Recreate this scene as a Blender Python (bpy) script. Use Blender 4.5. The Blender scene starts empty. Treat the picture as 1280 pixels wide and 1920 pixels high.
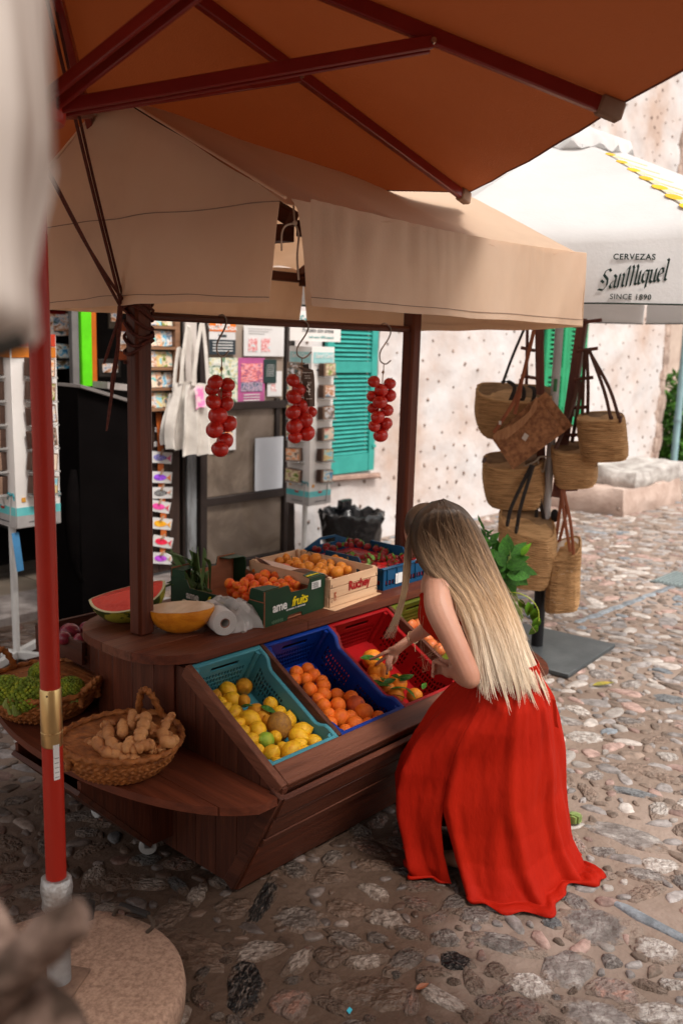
import bpy, bmesh, math, random
from mathutils import Vector, Matrix, noise, Euler
R = math.radians
random.seed(7)
S = bpy.context.scene
COL = S.collection

# ---------------------------------------------------------------- camera
F = 1700.0; PIT = R(10.5); ROLL = R(1.7); HEAD = R(42); EYE = Vector((0, 0, 2.0))
fwd = Vector((math.cos(HEAD)*math.cos(PIT), math.sin(HEAD)*math.cos(PIT), -math.sin(PIT)))
rt = Vector((math.sin(HEAD), -math.cos(HEAD), 0)); upv = rt.cross(fwd)
CR = rt*math.cos(ROLL) + upv*math.sin(ROLL); CU = upv*math.cos(ROLL) - rt*math.sin(ROLL)
cam = bpy.data.cameras.new('camera'); co = bpy.data.objects.new('camera', cam); COL.objects.link(co)
mm = Matrix((CR, CU, -fwd)).transposed().to_4x4(); mm.translation = EYE; co.matrix_world = mm
cam.sensor_fit = 'VERTICAL'; cam.sensor_height = 36; cam.sensor_width = 24; cam.lens = F/1920*36
cam.clip_start = .05; cam.clip_end = 400
cam.dof.use_dof = True; cam.dof.focus_distance = 3.2; cam.dof.aperture_fstop = 2.6
S.camera = co

# ---------------------------------------------------------------- sky, sun, exposure
SUN_EL, SUN_ROT = R(56), R(186)
w = bpy.data.worlds.new('World'); S.world = w; w.use_nodes = True
nt = w.node_tree; bg = nt.nodes['Background']
sky = nt.nodes.new('ShaderNodeTexSky'); sky.sky_type = 'NISHITA'; sky.sun_disc = False
sky.sun_elevation = SUN_EL; sky.sun_rotation = SUN_ROT; sky.air_density = 1.0; sky.dust_density = 3.0; sky.ozone_density = 1
hs = nt.nodes.new('ShaderNodeHueSaturation'); hs.inputs['Saturation'].default_value = .22
wm = nt.nodes.new('ShaderNodeMix'); wm.data_type = 'RGBA'; wm.blend_type = 'MULTIPLY'; wm.inputs[0].default_value = 1
wm.inputs[7].default_value = (1.0, .945, .885, 1)
nt.links.new(sky.outputs[0], hs.inputs['Color']); nt.links.new(hs.outputs[0], wm.inputs[6]); nt.links.new(wm.outputs[2], bg.inputs[0])
bg.inputs[1].default_value = .15
sl = bpy.data.lights.new('sun', 'SUN'); sl.energy = 1.5; sl.angle = R(14); sl.color = (1, .95, .89)
so = bpy.data.objects.new('sun', sl); COL.objects.link(so)
# nishita: rotation measured from +Y towards +X
sd = Vector((math.sin(SUN_ROT)*math.cos(SUN_EL), math.cos(SUN_ROT)*math.cos(SUN_EL), math.sin(SUN_EL)))
so.rotation_euler = sd.to_track_quat('Z', 'Y').to_euler()
vs = S.view_settings; vs.view_transform = 'Standard'; vs.look = 'None'; vs.gamma = 1; vs.use_curve_mapping = False
vs.exposure = 0.78
S.cycles.max_bounces = 8; S.cycles.transparent_max_bounces = 12
S.cycles.use_denoising = True

# ---------------------------------------------------------------- measuring helpers (photo pixel -> point on a real plane)
def ray(x, y): return (fwd*F + CR*(x-640) - CU*(y-960))
def onz(x, y, z): d = ray(x, y); return EYE + d*((z-EYE.z)/d.z)
def onX(x, y, X): d = ray(x, y); return EYE + d*(X/d.x)
def onY(x, y, Y): d = ray(x, y); return EYE + d*(Y/d.y)
def onP(x, y, p, n):
    d = ray(x, y); p = Vector(p); n = Vector(n); return EYE + d*((p-EYE).dot(n)/d.dot(n))
def onD(x, y, dep): d = ray(x, y); return EYE + d*(dep/F)

# ---------------------------------------------------------------- object helpers
ORG = {}
def props(o, label=None, cat=None, group=None, kind=None):
    if label: o['label'] = label
    if cat: o['category'] = cat
    if group: o['group'] = group
    if kind: o['kind'] = kind
    return o
def thing(name, label, cat, loc=(0, 0, 0), group=None, rot=None, local=False):
    o = bpy.data.objects.new(name, None); COL.objects.link(o); o.empty_display_size = .1
    o.location = loc
    if rot: o.rotation_euler = rot
    ORG[o.name] = Vector((0, 0, 0)) if (local or rot) else Vector(loc)
    return props(o, label, cat, group)
class MB:
    def __init__(s): s.v = []; s.f = []
    def add(s, vs, fs):
        n = len(s.v); s.v += [Vector(v) for v in vs]; s.f += [tuple(i+n for i in f) for f in fs]; return s
    def box(s, c, size, rot=None, b=.002):
        hx, hy, hz = [a/2 for a in size]; b = min(b, hx*.6, hy*.6, hz*.6); vs = []; idx = {}
        for sx in (-1, 1):
            for sy in (-1, 1):
                for sz in (-1, 1):
                    for ax in range(3):
                        p = [sx*(hx-(0 if ax == 0 else b)), sy*(hy-(0 if ax == 1 else b)), sz*(hz-(0 if ax == 2 else b))]
                        idx[(sx, sy, sz, ax)] = len(vs); vs.append(Vector(p))
        fs = []
        for sg in (-1, 1):
            q = [(sg, -1, -1), (sg, 1, -1), (sg, 1, 1), (sg, -1, 1)]; fs.append([idx[(*k, 0)] for k in (q if sg > 0 else q[::-1])])
            q = [(-1, sg, -1), (-1, sg, 1), (1, sg, 1), (1, sg, -1)]; fs.append([idx[(*k, 1)] for k in (q if sg > 0 else q[::-1])])
            q = [(-1, -1, sg), (1, -1, sg), (1, 1, sg), (-1, 1, sg)]; fs.append([idx[(*k, 2)] for k in (q if sg > 0 else q[::-1])])
        def mk(p, nrm):
            a, b2, c2, d = [vs[i] for i in p[:4]] if len(p) == 4 else [vs[i] for i in p]+[None]
            nn = (b2-a).cross(c2-a)
            return p if nn.dot(nrm) > 0 else p[::-1]
        for sx in (-1, 1):
            for sy in (-1, 1):
                fs.append(mk([idx[(sx, sy, -1, 0)], idx[(sx, sy, -1, 1)], idx[(sx, sy, 1, 1)], idx[(sx, sy, 1, 0)]], Vector((sx, sy, 0))))
                fs.append(mk([idx[(sx, -1, sy, 0)], idx[(sx, -1, sy, 2)], idx[(sx, 1, sy, 2)], idx[(sx, 1, sy, 0)]], Vector((sx, 0, sy))))
                fs.append(mk([idx[(-1, sx, sy, 1)], idx[(-1, sx, sy, 2)], idx[(1, sx, sy, 2)], idx[(1, sx, sy, 1)]], Vector((0, sx, sy))))
                for sz in (-1, 1): fs.append(mk([idx[(sx, sy, sz, k)] for k in range(3)], Vector((sx, sy, sz))))
        m = rot if rot is not None else Matrix.Identity(3)
        if isinstance(m, Euler): m = m.to_matrix()
        c = Vector(c); return s.add([c + m @ v for v in vs], fs)
    def beam(s, a, b_, wd, ht, up=(0, 0, 1), b=.002):
        a = Vector(a); b_ = Vector(b_); d = b_-a; L = d.length; x = d/L; y = Vector(up).cross(x)
        if y.length < 1e-3: y = Vector((1, 0, 0)).cross(x)
        y.normalize(); z = x.cross(y); m = Matrix((x, y, z)).transposed()
        return s.box((a+b_)/2, (L, wd, ht), m, b)
    def tube(s, pts, r, n=8, cap=True, flat=None):
        pts = [Vector(p) for p in pts]; N = len(pts); rings = []
        t = (pts[1]-pts[0]).normalized(); u = t.orthogonal().normalized()
        if flat is not None:
            u = Vector(flat); u = (u - t*u.dot(t)).normalized()
        for i, p in enumerate(pts):
            t2 = (pts[min(i+1, N-1)]-pts[max(i-1, 0)])
            t2 = t2.normalized() if t2.length > 1e-9 else t
            if flat is not None:
                fu = Vector(flat); u2 = (fu - t2*fu.dot(t2)); u = u2.normalized() if u2.length > 1e-5 else u
            else:
                u = (u - t2*u.dot(t2)).normalized()
            v = t2.cross(u); t = t2
            ri = r[i] if isinstance(r, list) else r
            ra, rb = ri if isinstance(ri, (list, tuple)) else (ri, ri)
            rings.append([p + u*math.cos(2*math.pi*k/n)*ra + v*math.sin(2*math.pi*k/n)*rb for k in range(n)])
        return s.loft(rings, cap)
    def loft(s, rings, cap=True, closed=True):
        n = len(rings[0]); vs = [v for r_ in rings for v in r_]; fs = []
        for i in range(len(rings)-1):
            for k in range(n if closed else n-1):
                k2 = (k+1) % n; fs.append((i*n+k, i*n+k2, (i+1)*n+k2, (i+1)*n+k))
        if cap and closed:
            fs.append(tuple(range(n))[::-1]); fs.append(tuple((len(rings)-1)*n+k for k in range(n)))
        return s.add(vs, fs)
    def lathe(s, prof, c=(0, 0, 0), n=24, cap=True, m=None, jit=0):
        c = Vector(c); rings = []
        for (r_, z) in prof:
            ring = []
            for k in range(n):
                a = 2*math.pi*k/n; rr = r_*(1+jit*noise.noise(Vector((math.cos(a)*2, math.sin(a)*2, z*9+c.x*3))))
                p = Vector((rr*math.cos(a), rr*math.sin(a), z))
                ring.append(c + (m @ p if m else p))
            rings.append(ring)
        return s.loft(rings, cap)
    def prism(s, poly, vec):          # polygon of 3-D points extruded by vec
        n = len(poly); poly = [Vector(p) for p in poly]; vec = Vector(vec)
        nn = Vector((0, 0, 0))
        for i in range(n): nn += poly[i].cross(poly[(i+1) % n])
        if nn.dot(vec) < 0: poly = poly[::-1]
        vs = poly + [p+vec for p in poly]
        fs = [tuple(range(n))[::-1], tuple(range(n, 2*n))] + [(i, (i+1) % n, n+(i+1) % n, n+i) for i in range(n)]
        return s.add(vs, fs)
    def sheet(s, grid, t=0):          # grid[i][j] of points, optional thickness
        a, b = len(grid), len(grid[0]); vs = [Vector(p) for r_ in grid for p in r_]
        fs = [(i*b+j, i*b+j+1, (i+1)*b+j+1, (i+1)*b+j) for i in range(a-1) for j in range(b-1)]
        if t:
            nrm = [Vector((0, 0, 0)) for _ in vs]
            for f in fs:
                nn = (vs[f[1]]-vs[f[0]]).cross(vs[f[3]]-vs[f[0]])
                for i in f: nrm[i] += nn
            N = len(vs); v2 = [v - (q.normalized() if q.length > 0 else q)*t for v, q in zip(vs, nrm)]
            f2 = [tuple(i+N for i in f)[::-1] for f in fs]
            rim = [i for i in range(b)] + [i*b+b-1 for i in range(1, a)] + [(a-1)*b+j for j in range(b-2, -1, -1)] + [i*b for i in range(a-2, 0, -1)]
            fr = [(rim[k], rim[k-1], rim[k-1]+N, rim[k]+N) for k in range(len(rim))]
            vs = vs+v2; fs = fs+f2+fr
        return s.add(vs, fs)
    def ball(s, c, r, n=12, m=8, rot=None, jit=0, seed=0):
        rx, ry, rz = r if isinstance(r, (list, tuple)) else (r, r, r); c = Vector(c); rings = []; mt = rot or Matrix.Identity(3)
        def P(a, b):
            p = Vector((math.cos(a)*math.sin(b), math.sin(a)*math.sin(b), math.cos(b)))
            q = 1 + (jit*noise.noise(p*1.7+Vector((seed, 0, 0))) if jit else 0)
            return c + mt @ Vector((p.x*rx*q, p.y*ry*q, p.z*rz*q))
        vs = [P(0, 0)] + [P(2*math.pi*k/n, math.pi*j/m) for j in range(1, m) for k in range(n)] + [P(0, math.pi)]
        fs = [(0, 1+k, 1+(k+1) % n) for k in range(n)]
        for j in range(m-2):
            for k in range(n):
                a = 1+j*n+k; b = 1+j*n+(k+1) % n; fs.append((a, a+n, b+n, b))
        L = len(vs)-1; q = 1+(m-2)*n
        fs += [(L, q+(k+1) % n, q+k) for k in range(n)]
        return s.add(vs, fs)
    def xf(s, m):
        s.v = [m @ v for v in s.v]; return s
    def mesh(s, name, mat, off=None, ang=38):
        me = bpy.data.meshes.new(name); o = off or Vector((0, 0, 0))
        me.from_pydata([tuple(v-o) for v in s.v], [], s.f); me.update()
        if mat: me.materials.append(mat)
        me.polygons.foreach_set('use_smooth', [True]*len(me.polygons))
        try: me.set_sharp_from_angle(angle=R(ang))
        except Exception: pass
        return me
    def build(s, name, mat, parent=None, label=None, cat=None, group=None, kind=None, ang=38, off=None):
        if parent is not None:
            o0 = ORG.get(parent.name, Vector((0, 0, 0)))
            o = bpy.data.objects.new(name, s.mesh(name, mat, o0, ang)); o.parent = parent; ORG[o.name] = o0
        else:
            if off is None:
                n = len(s.v); cx = sum(v.x for v in s.v)/n; cy = sum(v.y for v in s.v)/n; cz = min(v.z for v in s.v); off = Vector((cx, cy, cz))
            o = bpy.data.objects.new(name, s.mesh(name, mat, off, ang)); o.location = off; ORG[o.name] = Vector(off)
        COL.objects.link(o); return props(o, label, cat, group, kind)
def kid(name, mesh, parent, loc=(0, 0, 0), rot=(0, 0, 0), sc=(1, 1, 1), label=None):   # an instance sharing mesh data
    o = bpy.data.objects.new(name, mesh); COL.objects.link(o); o.parent = parent
    o.location = Vector(loc) - ORG.get(parent.name, Vector((0, 0, 0))); o.rotation_euler = rot
    o.scale = (sc, sc, sc) if isinstance(sc, (int, float)) else sc
    if label: o['label'] = label
    return o
def solo(name, mesh, loc, rot, sc, label, cat, group=None):
    o = bpy.data.objects.new(name, mesh); COL.objects.link(o); o.location = loc; o.rotation_euler = rot
    o.scale = (sc, sc, sc) if isinstance(sc, (int, float)) else sc
    ORG[o.name] = Vector(loc)
    return props(o, label, cat, group)
def copy_tree(o, parent=None):
    c = o.copy(); COL.objects.link(c)
    if parent: c.parent = parent
    for ch in [x for x in bpy.data.objects if x.parent == o]: copy_tree(ch, c)
    return c
def fbm(p, o=4): return noise.fractal(Vector(p), 1.0, 2.0, o)
def lerp(a, b, t): return Vector(a)*(1-t) + Vector(b)*t
def spline(pts, n):                   # Catmull-Rom
    P = [Vector(p) for p in pts]; P = [P[0]*2-P[1]] + P + [P[-1]*2-P[-2]]; out = []
    m = len(P)-3
    for i in range(n):
        t = i/(n-1)*m; k = min(int(t), m-1); u = t-k; a, b, c, d = P[k:k+4]
        out.append(.5*((2*b) + (c-a)*u + (2*a-5*b+4*c-d)*u*u + (3*b-a-3*c+d)*u**3))
    return out
def plate(xs, ys, hole, t, fn):       # lattice sheet with real holes; fn(x, y, w) -> point
    mb = MB(); nx, ny = len(xs), len(ys); solid = {(i, j) for i in range(nx-1) for j in range(ny-1) if not hole(i, j)}
    vs = []; ix = {}
    def V(i, j, k):
        if (i, j, k) not in ix: ix[(i, j, k)] = len(vs); vs.append(fn(xs[i], ys[j], k*t))
        return ix[(i, j, k)]
    fs = []
    for (i, j) in solid:
        fs.append((V(i, j, 1), V(i+1, j, 1), V(i+1, j+1, 1), V(i, j+1, 1))); fs.append((V(i, j, 0), V(i, j+1, 0), V(i+1, j+1, 0), V(i+1, j, 0)))
        for (di, dj, a, b) in ((-1, 0, (i, j), (i, j+1)), (1, 0, (i+1, j+1), (i+1, j)), (0, -1, (i+1, j), (i, j)), (0, 1, (i, j+1), (i+1, j+1))):
            if (i+di, j+dj) not in solid: fs.append((V(*a, 0), V(*a, 1), V(*b, 1), V(*b, 0)))
    return mb.add(vs, fs)

# ---------------------------------------------------------------- materials
def srgb(r, g, b):
    f = lambda c: (c/255/12.92 if c <= 10 else ((c/255+.055)/1.055)**2.4)
    return (f(r), f(g), f(b))
MC = {}
def M(name, c, c2=None, rough=.6, bump=0, bs=60, ns=6, sc=(1, 1, 1), metal=0, rnd=0, spec=.28, tl=0, tlc=None, trans=0, alpha=1, sss=0,
      ramp=(.35, .65), det=6, sheen=0, c3=None, isl=0, bsc=None, rvar=0, emit=0, coat=0, dist=0):
    if name in MC: return MC[name]
    m = bpy.data.materials.new(name); m.use_nodes = True; t = m.node_tree; N = t.nodes; L = t.links
    p = N['Principled BSDF']; p.inputs['Roughness'].default_value = rough; p.inputs['Metallic'].default_value = metal
    p.inputs['Specular IOR Level'].default_value = spec; p.inputs['Transmission Weight'].default_value = trans; p.inputs['Alpha'].default_value = alpha
    if coat: p.inputs['Coat Weight'].default_value = coat; p.inputs['Coat Roughness'].default_value = .1
    if sss: p.inputs['Subsurface Weight'].default_value = sss; p.inputs['Subsurface Radius'].default_value = (.02, .008, .004); p.inputs['Subsurface Scale'].default_value = .6
    if sheen: p.inputs['Sheen Weight'].default_value = sheen
    tc = N.new('ShaderNodeTexCoord'); mp = N.new('ShaderNodeMapping'); mp.inputs['Scale'].default_value = sc
    L.new(tc.outputs['Object'], mp.inputs[0])
    oi = N.new('ShaderNodeObjectInfo'); ad = N.new('ShaderNodeVectorMath'); ad.operation = 'MULTIPLY_ADD'
    cx = N.new('ShaderNodeCombineXYZ'); L.new(oi.outputs['Random'], cx.inputs[0]); L.new(oi.outputs['Random'], cx.inputs[1]); L.new(oi.outputs['Random'], cx.inputs[2])
    L.new(cx.outputs[0], ad.inputs[0]); ad.inputs[1].default_value = (17, 23, 31); L.new(tc.outputs['Object'], ad.inputs[2]); L.new(ad.outputs[0], mp.inputs[0])
    nz = N.new('ShaderNodeTexNoise'); nz.inputs['Scale'].default_value = ns; nz.inputs['Detail'].default_value = det; nz.inputs['Roughness'].default_value = .6
    nz.inputs['Distortion'].default_value = dist
    L.new(mp.outputs[0], nz.inputs['Vector'])
    c2 = c2 or tuple(a*.75 for a in c)
    cr = N.new('ShaderNodeValToRGB'); e = cr.color_ramp.elements
    e[0].position = ramp[0]; e[0].color = (*c2, 1); e[1].position = ramp[1]; e[1].color = (*c, 1)
    if c3: q = e.new((ramp[0]+ramp[1])/2); q.color = (*c3, 1)
    L.new(nz.outputs[0], cr.inputs[0]); out = cr.outputs[0]
    if rnd or isl:
        hv = N.new('ShaderNodeHueSaturation'); mr = N.new('ShaderNodeMapRange'); k = rnd or isl
        mr.inputs['To Min'].default_value = 1-k; mr.inputs['To Max'].default_value = 1+k
        if isl:
            ge = N.new('ShaderNodeNewGeometry'); L.new(ge.outputs['Random Per Island'], mr.inputs[0])
        else: L.new(oi.outputs['Random'], mr.inputs[0])
        L.new(mr.outputs[0], hv.inputs['Value']); L.new(out, hv.inputs['Color']); out = hv.outputs[0]
    L.new(out, p.inputs['Base Color'])
    if rvar:
        rr = N.new('ShaderNodeMapRange'); rr.inputs['To Min'].default_value = rough-rvar; rr.inputs['To Max'].default_value = rough+rvar
        L.new(nz.outputs[0], rr.inputs[0]); L.new(rr.outputs[0], p.inputs['Roughness'])
    if emit: L.new(out, p.inputs['Emission Color']); p.inputs['Emission Strength'].default_value = emit
    if bump:
        m2 = N.new('ShaderNodeMapping'); m2.inputs['Scale'].default_value = bsc or sc; L.new(ad.outputs[0], m2.inputs[0])
        n2 = N.new('ShaderNodeTexNoise'); n2.inputs['Scale'].default_value = bs; n2.inputs['Detail'].default_value = 5; L.new(m2.outputs[0], n2.inputs['Vector'])
        bp = N.new('ShaderNodeBump'); bp.inputs['Strength'].default_value = 1; bp.inputs['Distance'].default_value = bump
        L.new(n2.outputs[0], bp.inputs['Height']); L.new(bp.outputs[0], p.inputs['Normal'])
    if tl:
        tr = N.new('ShaderNodeBsdfTranslucent'); mx = N.new('ShaderNodeMixShader'); mx.inputs[0].default_value = tl
        if tlc: tr.inputs[0].default_value = (*tlc, 1)
        else: L.new(out, tr.inputs[0])
        L.new(p.outputs[0], mx.inputs[1]); L.new(tr.outputs[0], mx.inputs[2]); L.new(mx.outputs[0], N['Material Output'].inputs[0])
    m['_c'] = 1; MC[name] = m; return m
WA, WB = (.115, .033, .016), (.042, .012, .007)
def wood(ax, tag='', a=WA, b=WB, rough=.5):
    s = [14, 14, 14]; s['xyz'.index(ax)] = .8
    return M('wood_'+tag+ax, a, b, rough=rough, ns=2.2, sc=tuple(s), bump=.0022, bs=7, ramp=(.3, .7), rnd=.18, det=8, rvar=.12, spec=.3)
def text(s, size, loc, xd, up, mat, parent=None, bold=0, ext=.0006, wsc=1, shear=0, name='lettering', align='CENTER', space=1):
    cu = bpy.data.curves.new(name, 'FONT'); cu.body = s; cu.size = size; cu.offset = bold; cu.extrude = ext; cu.shear = shear; cu.resolution_u = 3
    cu.align_x = align; cu.align_y = 'CENTER'; cu.space_character = space
    o = bpy.data.objects.new(name, cu); COL.objects.link(o)
    me = bpy.data.meshes.new_from_object(o.evaluated_get(bpy.context.evaluated_depsgraph_get()))
    bpy.data.objects.remove(o); bpy.data.curves.remove(cu)
    xd = Vector(xd).normalized(); up = Vector(up); up = (up-xd*up.dot(xd)).normalized(); n = xd.cross(up)
    o0 = ORG.get(parent.name, Vector((0, 0, 0))) if parent else Vector((0, 0, 0))
    for v in me.vertices: v.co = Vector(loc)-o0 + xd*v.co.x*wsc + up*v.co.y + n*v.co.z
    me.materials.clear(); me.materials.append(mat)
    ob = bpy.data.objects.new(name, me); COL.objects.link(ob)
    if parent: ob.parent = parent
    return ob
def proj(p):
    d = Vector(p)-EYE; z = d.dot(fwd); return 640+F*d.dot(CR)/z, 960-F*d.dot(CU)/z
ORDN = ['first', 'second', 'third', 'fourth', 'fifth', 'sixth', 'seventh', 'eighth', 'ninth', 'tenth', 'eleventh', 'twelfth', 'thirteenth', 'fourteenth', 'fifteenth', 'sixteenth']
def relabel(objs, noun, place, rowh):
    q = sorted([(proj(o.location)[1], proj(o.location)[0], i, o) for i, o in enumerate(objs)], reverse=True); rows = []
    for y, x, i, o in q:
        if rows and rows[-1][0]-y < rowh: rows[-1][1].append((x, i, o))
        else: rows.append([y, [(x, i, o)]])
    for r_, (y, it) in enumerate(rows):
        it.sort()
        for k, (x, i, o) in enumerate(it):
            o['label'] = '%s, %s from the left, %s row from the front in %s' % (noun, ORDN[min(k, 15)], ORDN[min(r_, 15)], place)
BLK = M('black_paint', (.012, .011, .011), rough=.5)
WHT = M('white_paint', (.68, .67, .65), (.58, .57, .55), rough=.5, ns=4)
# ================================================================ SETTING
STREET = M('street_mortar', (.37, .29, .245), (.17, .122, .095), rough=.78, ns=.9, c3=(.26, .195, .155), ramp=(.32, .66), bump=.011, bs=24, det=10, rvar=.12)
def add_damp_shade(m, blobs, dark=(.32, .27, .24), rg=.42):
    # damp, ragged patches round the stall foot, foreground shade put into their colour
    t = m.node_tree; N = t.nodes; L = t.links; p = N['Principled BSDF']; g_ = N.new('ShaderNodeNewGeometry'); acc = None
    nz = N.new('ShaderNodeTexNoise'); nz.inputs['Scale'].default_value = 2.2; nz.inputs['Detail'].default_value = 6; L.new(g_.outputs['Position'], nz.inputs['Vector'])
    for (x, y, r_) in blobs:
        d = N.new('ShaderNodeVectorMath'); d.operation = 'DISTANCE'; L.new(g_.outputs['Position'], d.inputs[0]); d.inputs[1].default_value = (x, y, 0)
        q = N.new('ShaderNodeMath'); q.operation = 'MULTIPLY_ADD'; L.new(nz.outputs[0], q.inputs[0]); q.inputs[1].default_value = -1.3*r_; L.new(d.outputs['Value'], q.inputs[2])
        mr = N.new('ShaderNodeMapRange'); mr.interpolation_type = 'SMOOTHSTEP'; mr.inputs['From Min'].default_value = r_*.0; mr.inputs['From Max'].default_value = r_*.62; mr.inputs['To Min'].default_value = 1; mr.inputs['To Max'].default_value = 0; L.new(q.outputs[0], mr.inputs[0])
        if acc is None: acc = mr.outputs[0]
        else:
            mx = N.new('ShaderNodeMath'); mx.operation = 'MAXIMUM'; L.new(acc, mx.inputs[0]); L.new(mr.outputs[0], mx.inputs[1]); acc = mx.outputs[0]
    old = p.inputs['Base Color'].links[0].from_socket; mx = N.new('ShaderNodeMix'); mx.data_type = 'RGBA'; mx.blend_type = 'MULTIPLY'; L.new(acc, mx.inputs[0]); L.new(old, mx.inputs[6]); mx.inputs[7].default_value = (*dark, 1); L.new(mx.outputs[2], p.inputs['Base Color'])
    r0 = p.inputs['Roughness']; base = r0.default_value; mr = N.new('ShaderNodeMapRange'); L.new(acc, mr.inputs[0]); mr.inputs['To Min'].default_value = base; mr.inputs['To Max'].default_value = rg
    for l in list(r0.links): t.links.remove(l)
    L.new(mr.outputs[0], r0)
DAMP_SHADE = [(1.2, 1.9, .5), (1.75, 2.45, 1.25), (1.1, 3.0, 1.1), (2.3, 2.1, .75), (1.9, 1.75, .45), (2.6, 5.0, 1.0)]
add_damp_shade(STREET, DAMP_SHADE)
st = MB(); g = []
for i in range(171):
    row = []
    for j in range(111):
        X = -.5+i*.1; Y = -3+j*.09
        row.append((X, Y, .006*fbm((X*2.2, Y*2.2, 0))+.004*noise.noise(Vector((X*9, Y*9, 3)))-.006))
    g.append(row)
st.sheet([r_[::-1] for r_ in g][::-1])
street = st.build('street', STREET, kind='structure', off=Vector((0, 0, 0)))
ORG[street.name] = Vector((0, 0, 0))
far = MB(); far.add([(-150, -150, -.03), (150, -150, -.03), (150, 150, -.03), (-150, 150, -.03)], [(0, 1, 2, 3)])
far.build('ground', STREET, kind='structure', off=Vector((0, 0, 0)))
SM = [M('stone_grey', (.40, .365, .34), (.18, .155, .14), rough=.68, ns=1.6, bump=.035, bs=2.6, ramp=(.35, .65), rnd=.25, c3=(.22, .19, .175), det=8),
      M('stone_pale', (.64, .59, .55), (.32, .265, .23), rough=.65, ns=2.2, bump=.035, bs=2.6, ramp=(.38, .62), rnd=.2, det=8, dist=.3),
      M('stone_red', (.42, .25, .20), (.26, .19, .16), rough=.65, ns=1.8, bump=.035, bs=2.6, ramp=(.38, .62), rnd=.22, c3=(.27, .21, .185), det=8, dist=.3),
      M('stone_brown', (.29, .21, .165), (.16, .112, .085), rough=.62, ns=1.5, bump=.035, bs=2.6, ramp=(.35, .65), rnd=.22, det=8),
      M('stone_black', (.36, .31, .28), (.020, .019, .019), rough=.5, ns=2.4, bump=.06, bs=3, ramp=(.50, .66), dist=2.2, det=9),
      M('stone_blue', (.23, .235, .24), (.10, .105, .11), rough=.6, ns=1.8, bump=.035, bs=2.6, rnd=.2, det=9)]
def dusty(m):      # mortar and dust creeping over the rim of each stone
    t = m.node_tree; N = t.nodes; L = t.links; p = N['Principled BSDF']; tc = N.new('ShaderNodeTexCoord'); sp_ = N.new('ShaderNodeSeparateXYZ'); L.new(tc.outputs['Object'], sp_.inputs[0])
    cx = N.new('ShaderNodeCombineXYZ'); L.new(sp_.outputs[0], cx.inputs[0]); L.new(sp_.outputs[1], cx.inputs[1]); ln = N.new('ShaderNodeVectorMath'); ln.operation = 'LENGTH'; L.new(cx.outputs[0], ln.inputs[0])
    nz = N.new('ShaderNodeTexNoise'); nz.inputs['Scale'].default_value = 3.2; nz.inputs['Detail'].default_value = 7; ge = N.new('ShaderNodeNewGeometry'); sc_ = N.new('ShaderNodeVectorMath'); sc_.operation = 'SCALE'; sc_.inputs['Scale'].default_value = 7; L.new(ge.outputs['Position'], sc_.inputs[0]); L.new(sc_.outputs[0], nz.inputs['Vector'])
    ma = N.new('ShaderNodeMath'); ma.operation = 'MULTIPLY_ADD'; L.new(nz.outputs[0], ma.inputs[0]); ma.inputs[1].default_value = 1.5; L.new(ln.outputs['Value'], ma.inputs[2])
    mr = N.new('ShaderNodeMapRange'); mr.interpolation_type = 'SMOOTHSTEP'; mr.inputs['From Min'].default_value = 1.60; mr.inputs['From Max'].default_value = 1.92; L.new(ma.outputs[0], mr.inputs[0])
    old = p.inputs['Base Color'].links[0].from_socket; mx = N.new('ShaderNodeMix'); mx.data_type = 'RGBA'; L.new(mr.outputs[0], mx.inputs[0]); L.new(old, mx.inputs[6]); mx.inputs[7].default_value = (.27, .205, .165, 1); L.new(mx.outputs[2], p.inputs['Base Color'])
for m_ in SM: dusty(m_); add_damp_shade(m_, DAMP_SHADE, (.42, .36, .32))
def stone_mb(seed, n=13, el=1.0):
    rnd = random.Random(seed); mb = MB(); rr = [1+.30*(rnd.random()-.5)+.16*math.cos(2*2*math.pi*k/n+seed)+.1*math.cos(3*2*math.pi*k/n+seed*2) for k in range(n)]
    rings = []
    for s_, z in ((1.06, -.16), (1.0, .0), (.90, .09), (.55, .14)):
        rings.append([(rr[k]*s_*math.cos(2*math.pi*k/n)*el, rr[k]*s_*math.sin(2*math.pi*k/n), z+(.045*rnd.uniform(-1, 1) if z > .1 else 0)) for k in range(n)])
    n0 = n; vs = [v for r_ in rings for v in r_]+[(0, 0, .15)]
    fs = [(i*n0+k, i*n0+(k+1) % n0, (i+1)*n0+(k+1) % n0, (i+1)*n0+k) for i in range(3) for k in range(n0)] + [(3*n0+k, 3*n0+(k+1) % n0, 4*n0) for k in range(n0)]
    return mb.add(vs, fs)
SMB = [stone_mb(k, 13, .9+.25*(k % 5)) for k in range(14)]
SMESH = {}
def smesh(k, m):
    if (k, m) not in SMESH: SMESH[(k, m)] = SMB[k].mesh('stone', SM[m], ang=60)
    return SMESH[(k, m)]
spots = []          # x, y, r, kind, mat, rotation, stretch
def put(px, py, wpx, mt, rot=None, stretch=(1, 1), k=None):
    p = onz(px, py, 0); d = (p-EYE).length; spots.append((p.x, p.y, wpx/2*d/F, random.randrange(14) if k is None else k, mt, random.uniform(0, 6.28) if rot is None else rot, stretch))
RU = HEAD
def prot(a): return RU-math.pi/2+a     # angle measured from the picture's rightward direction on the ground
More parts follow.
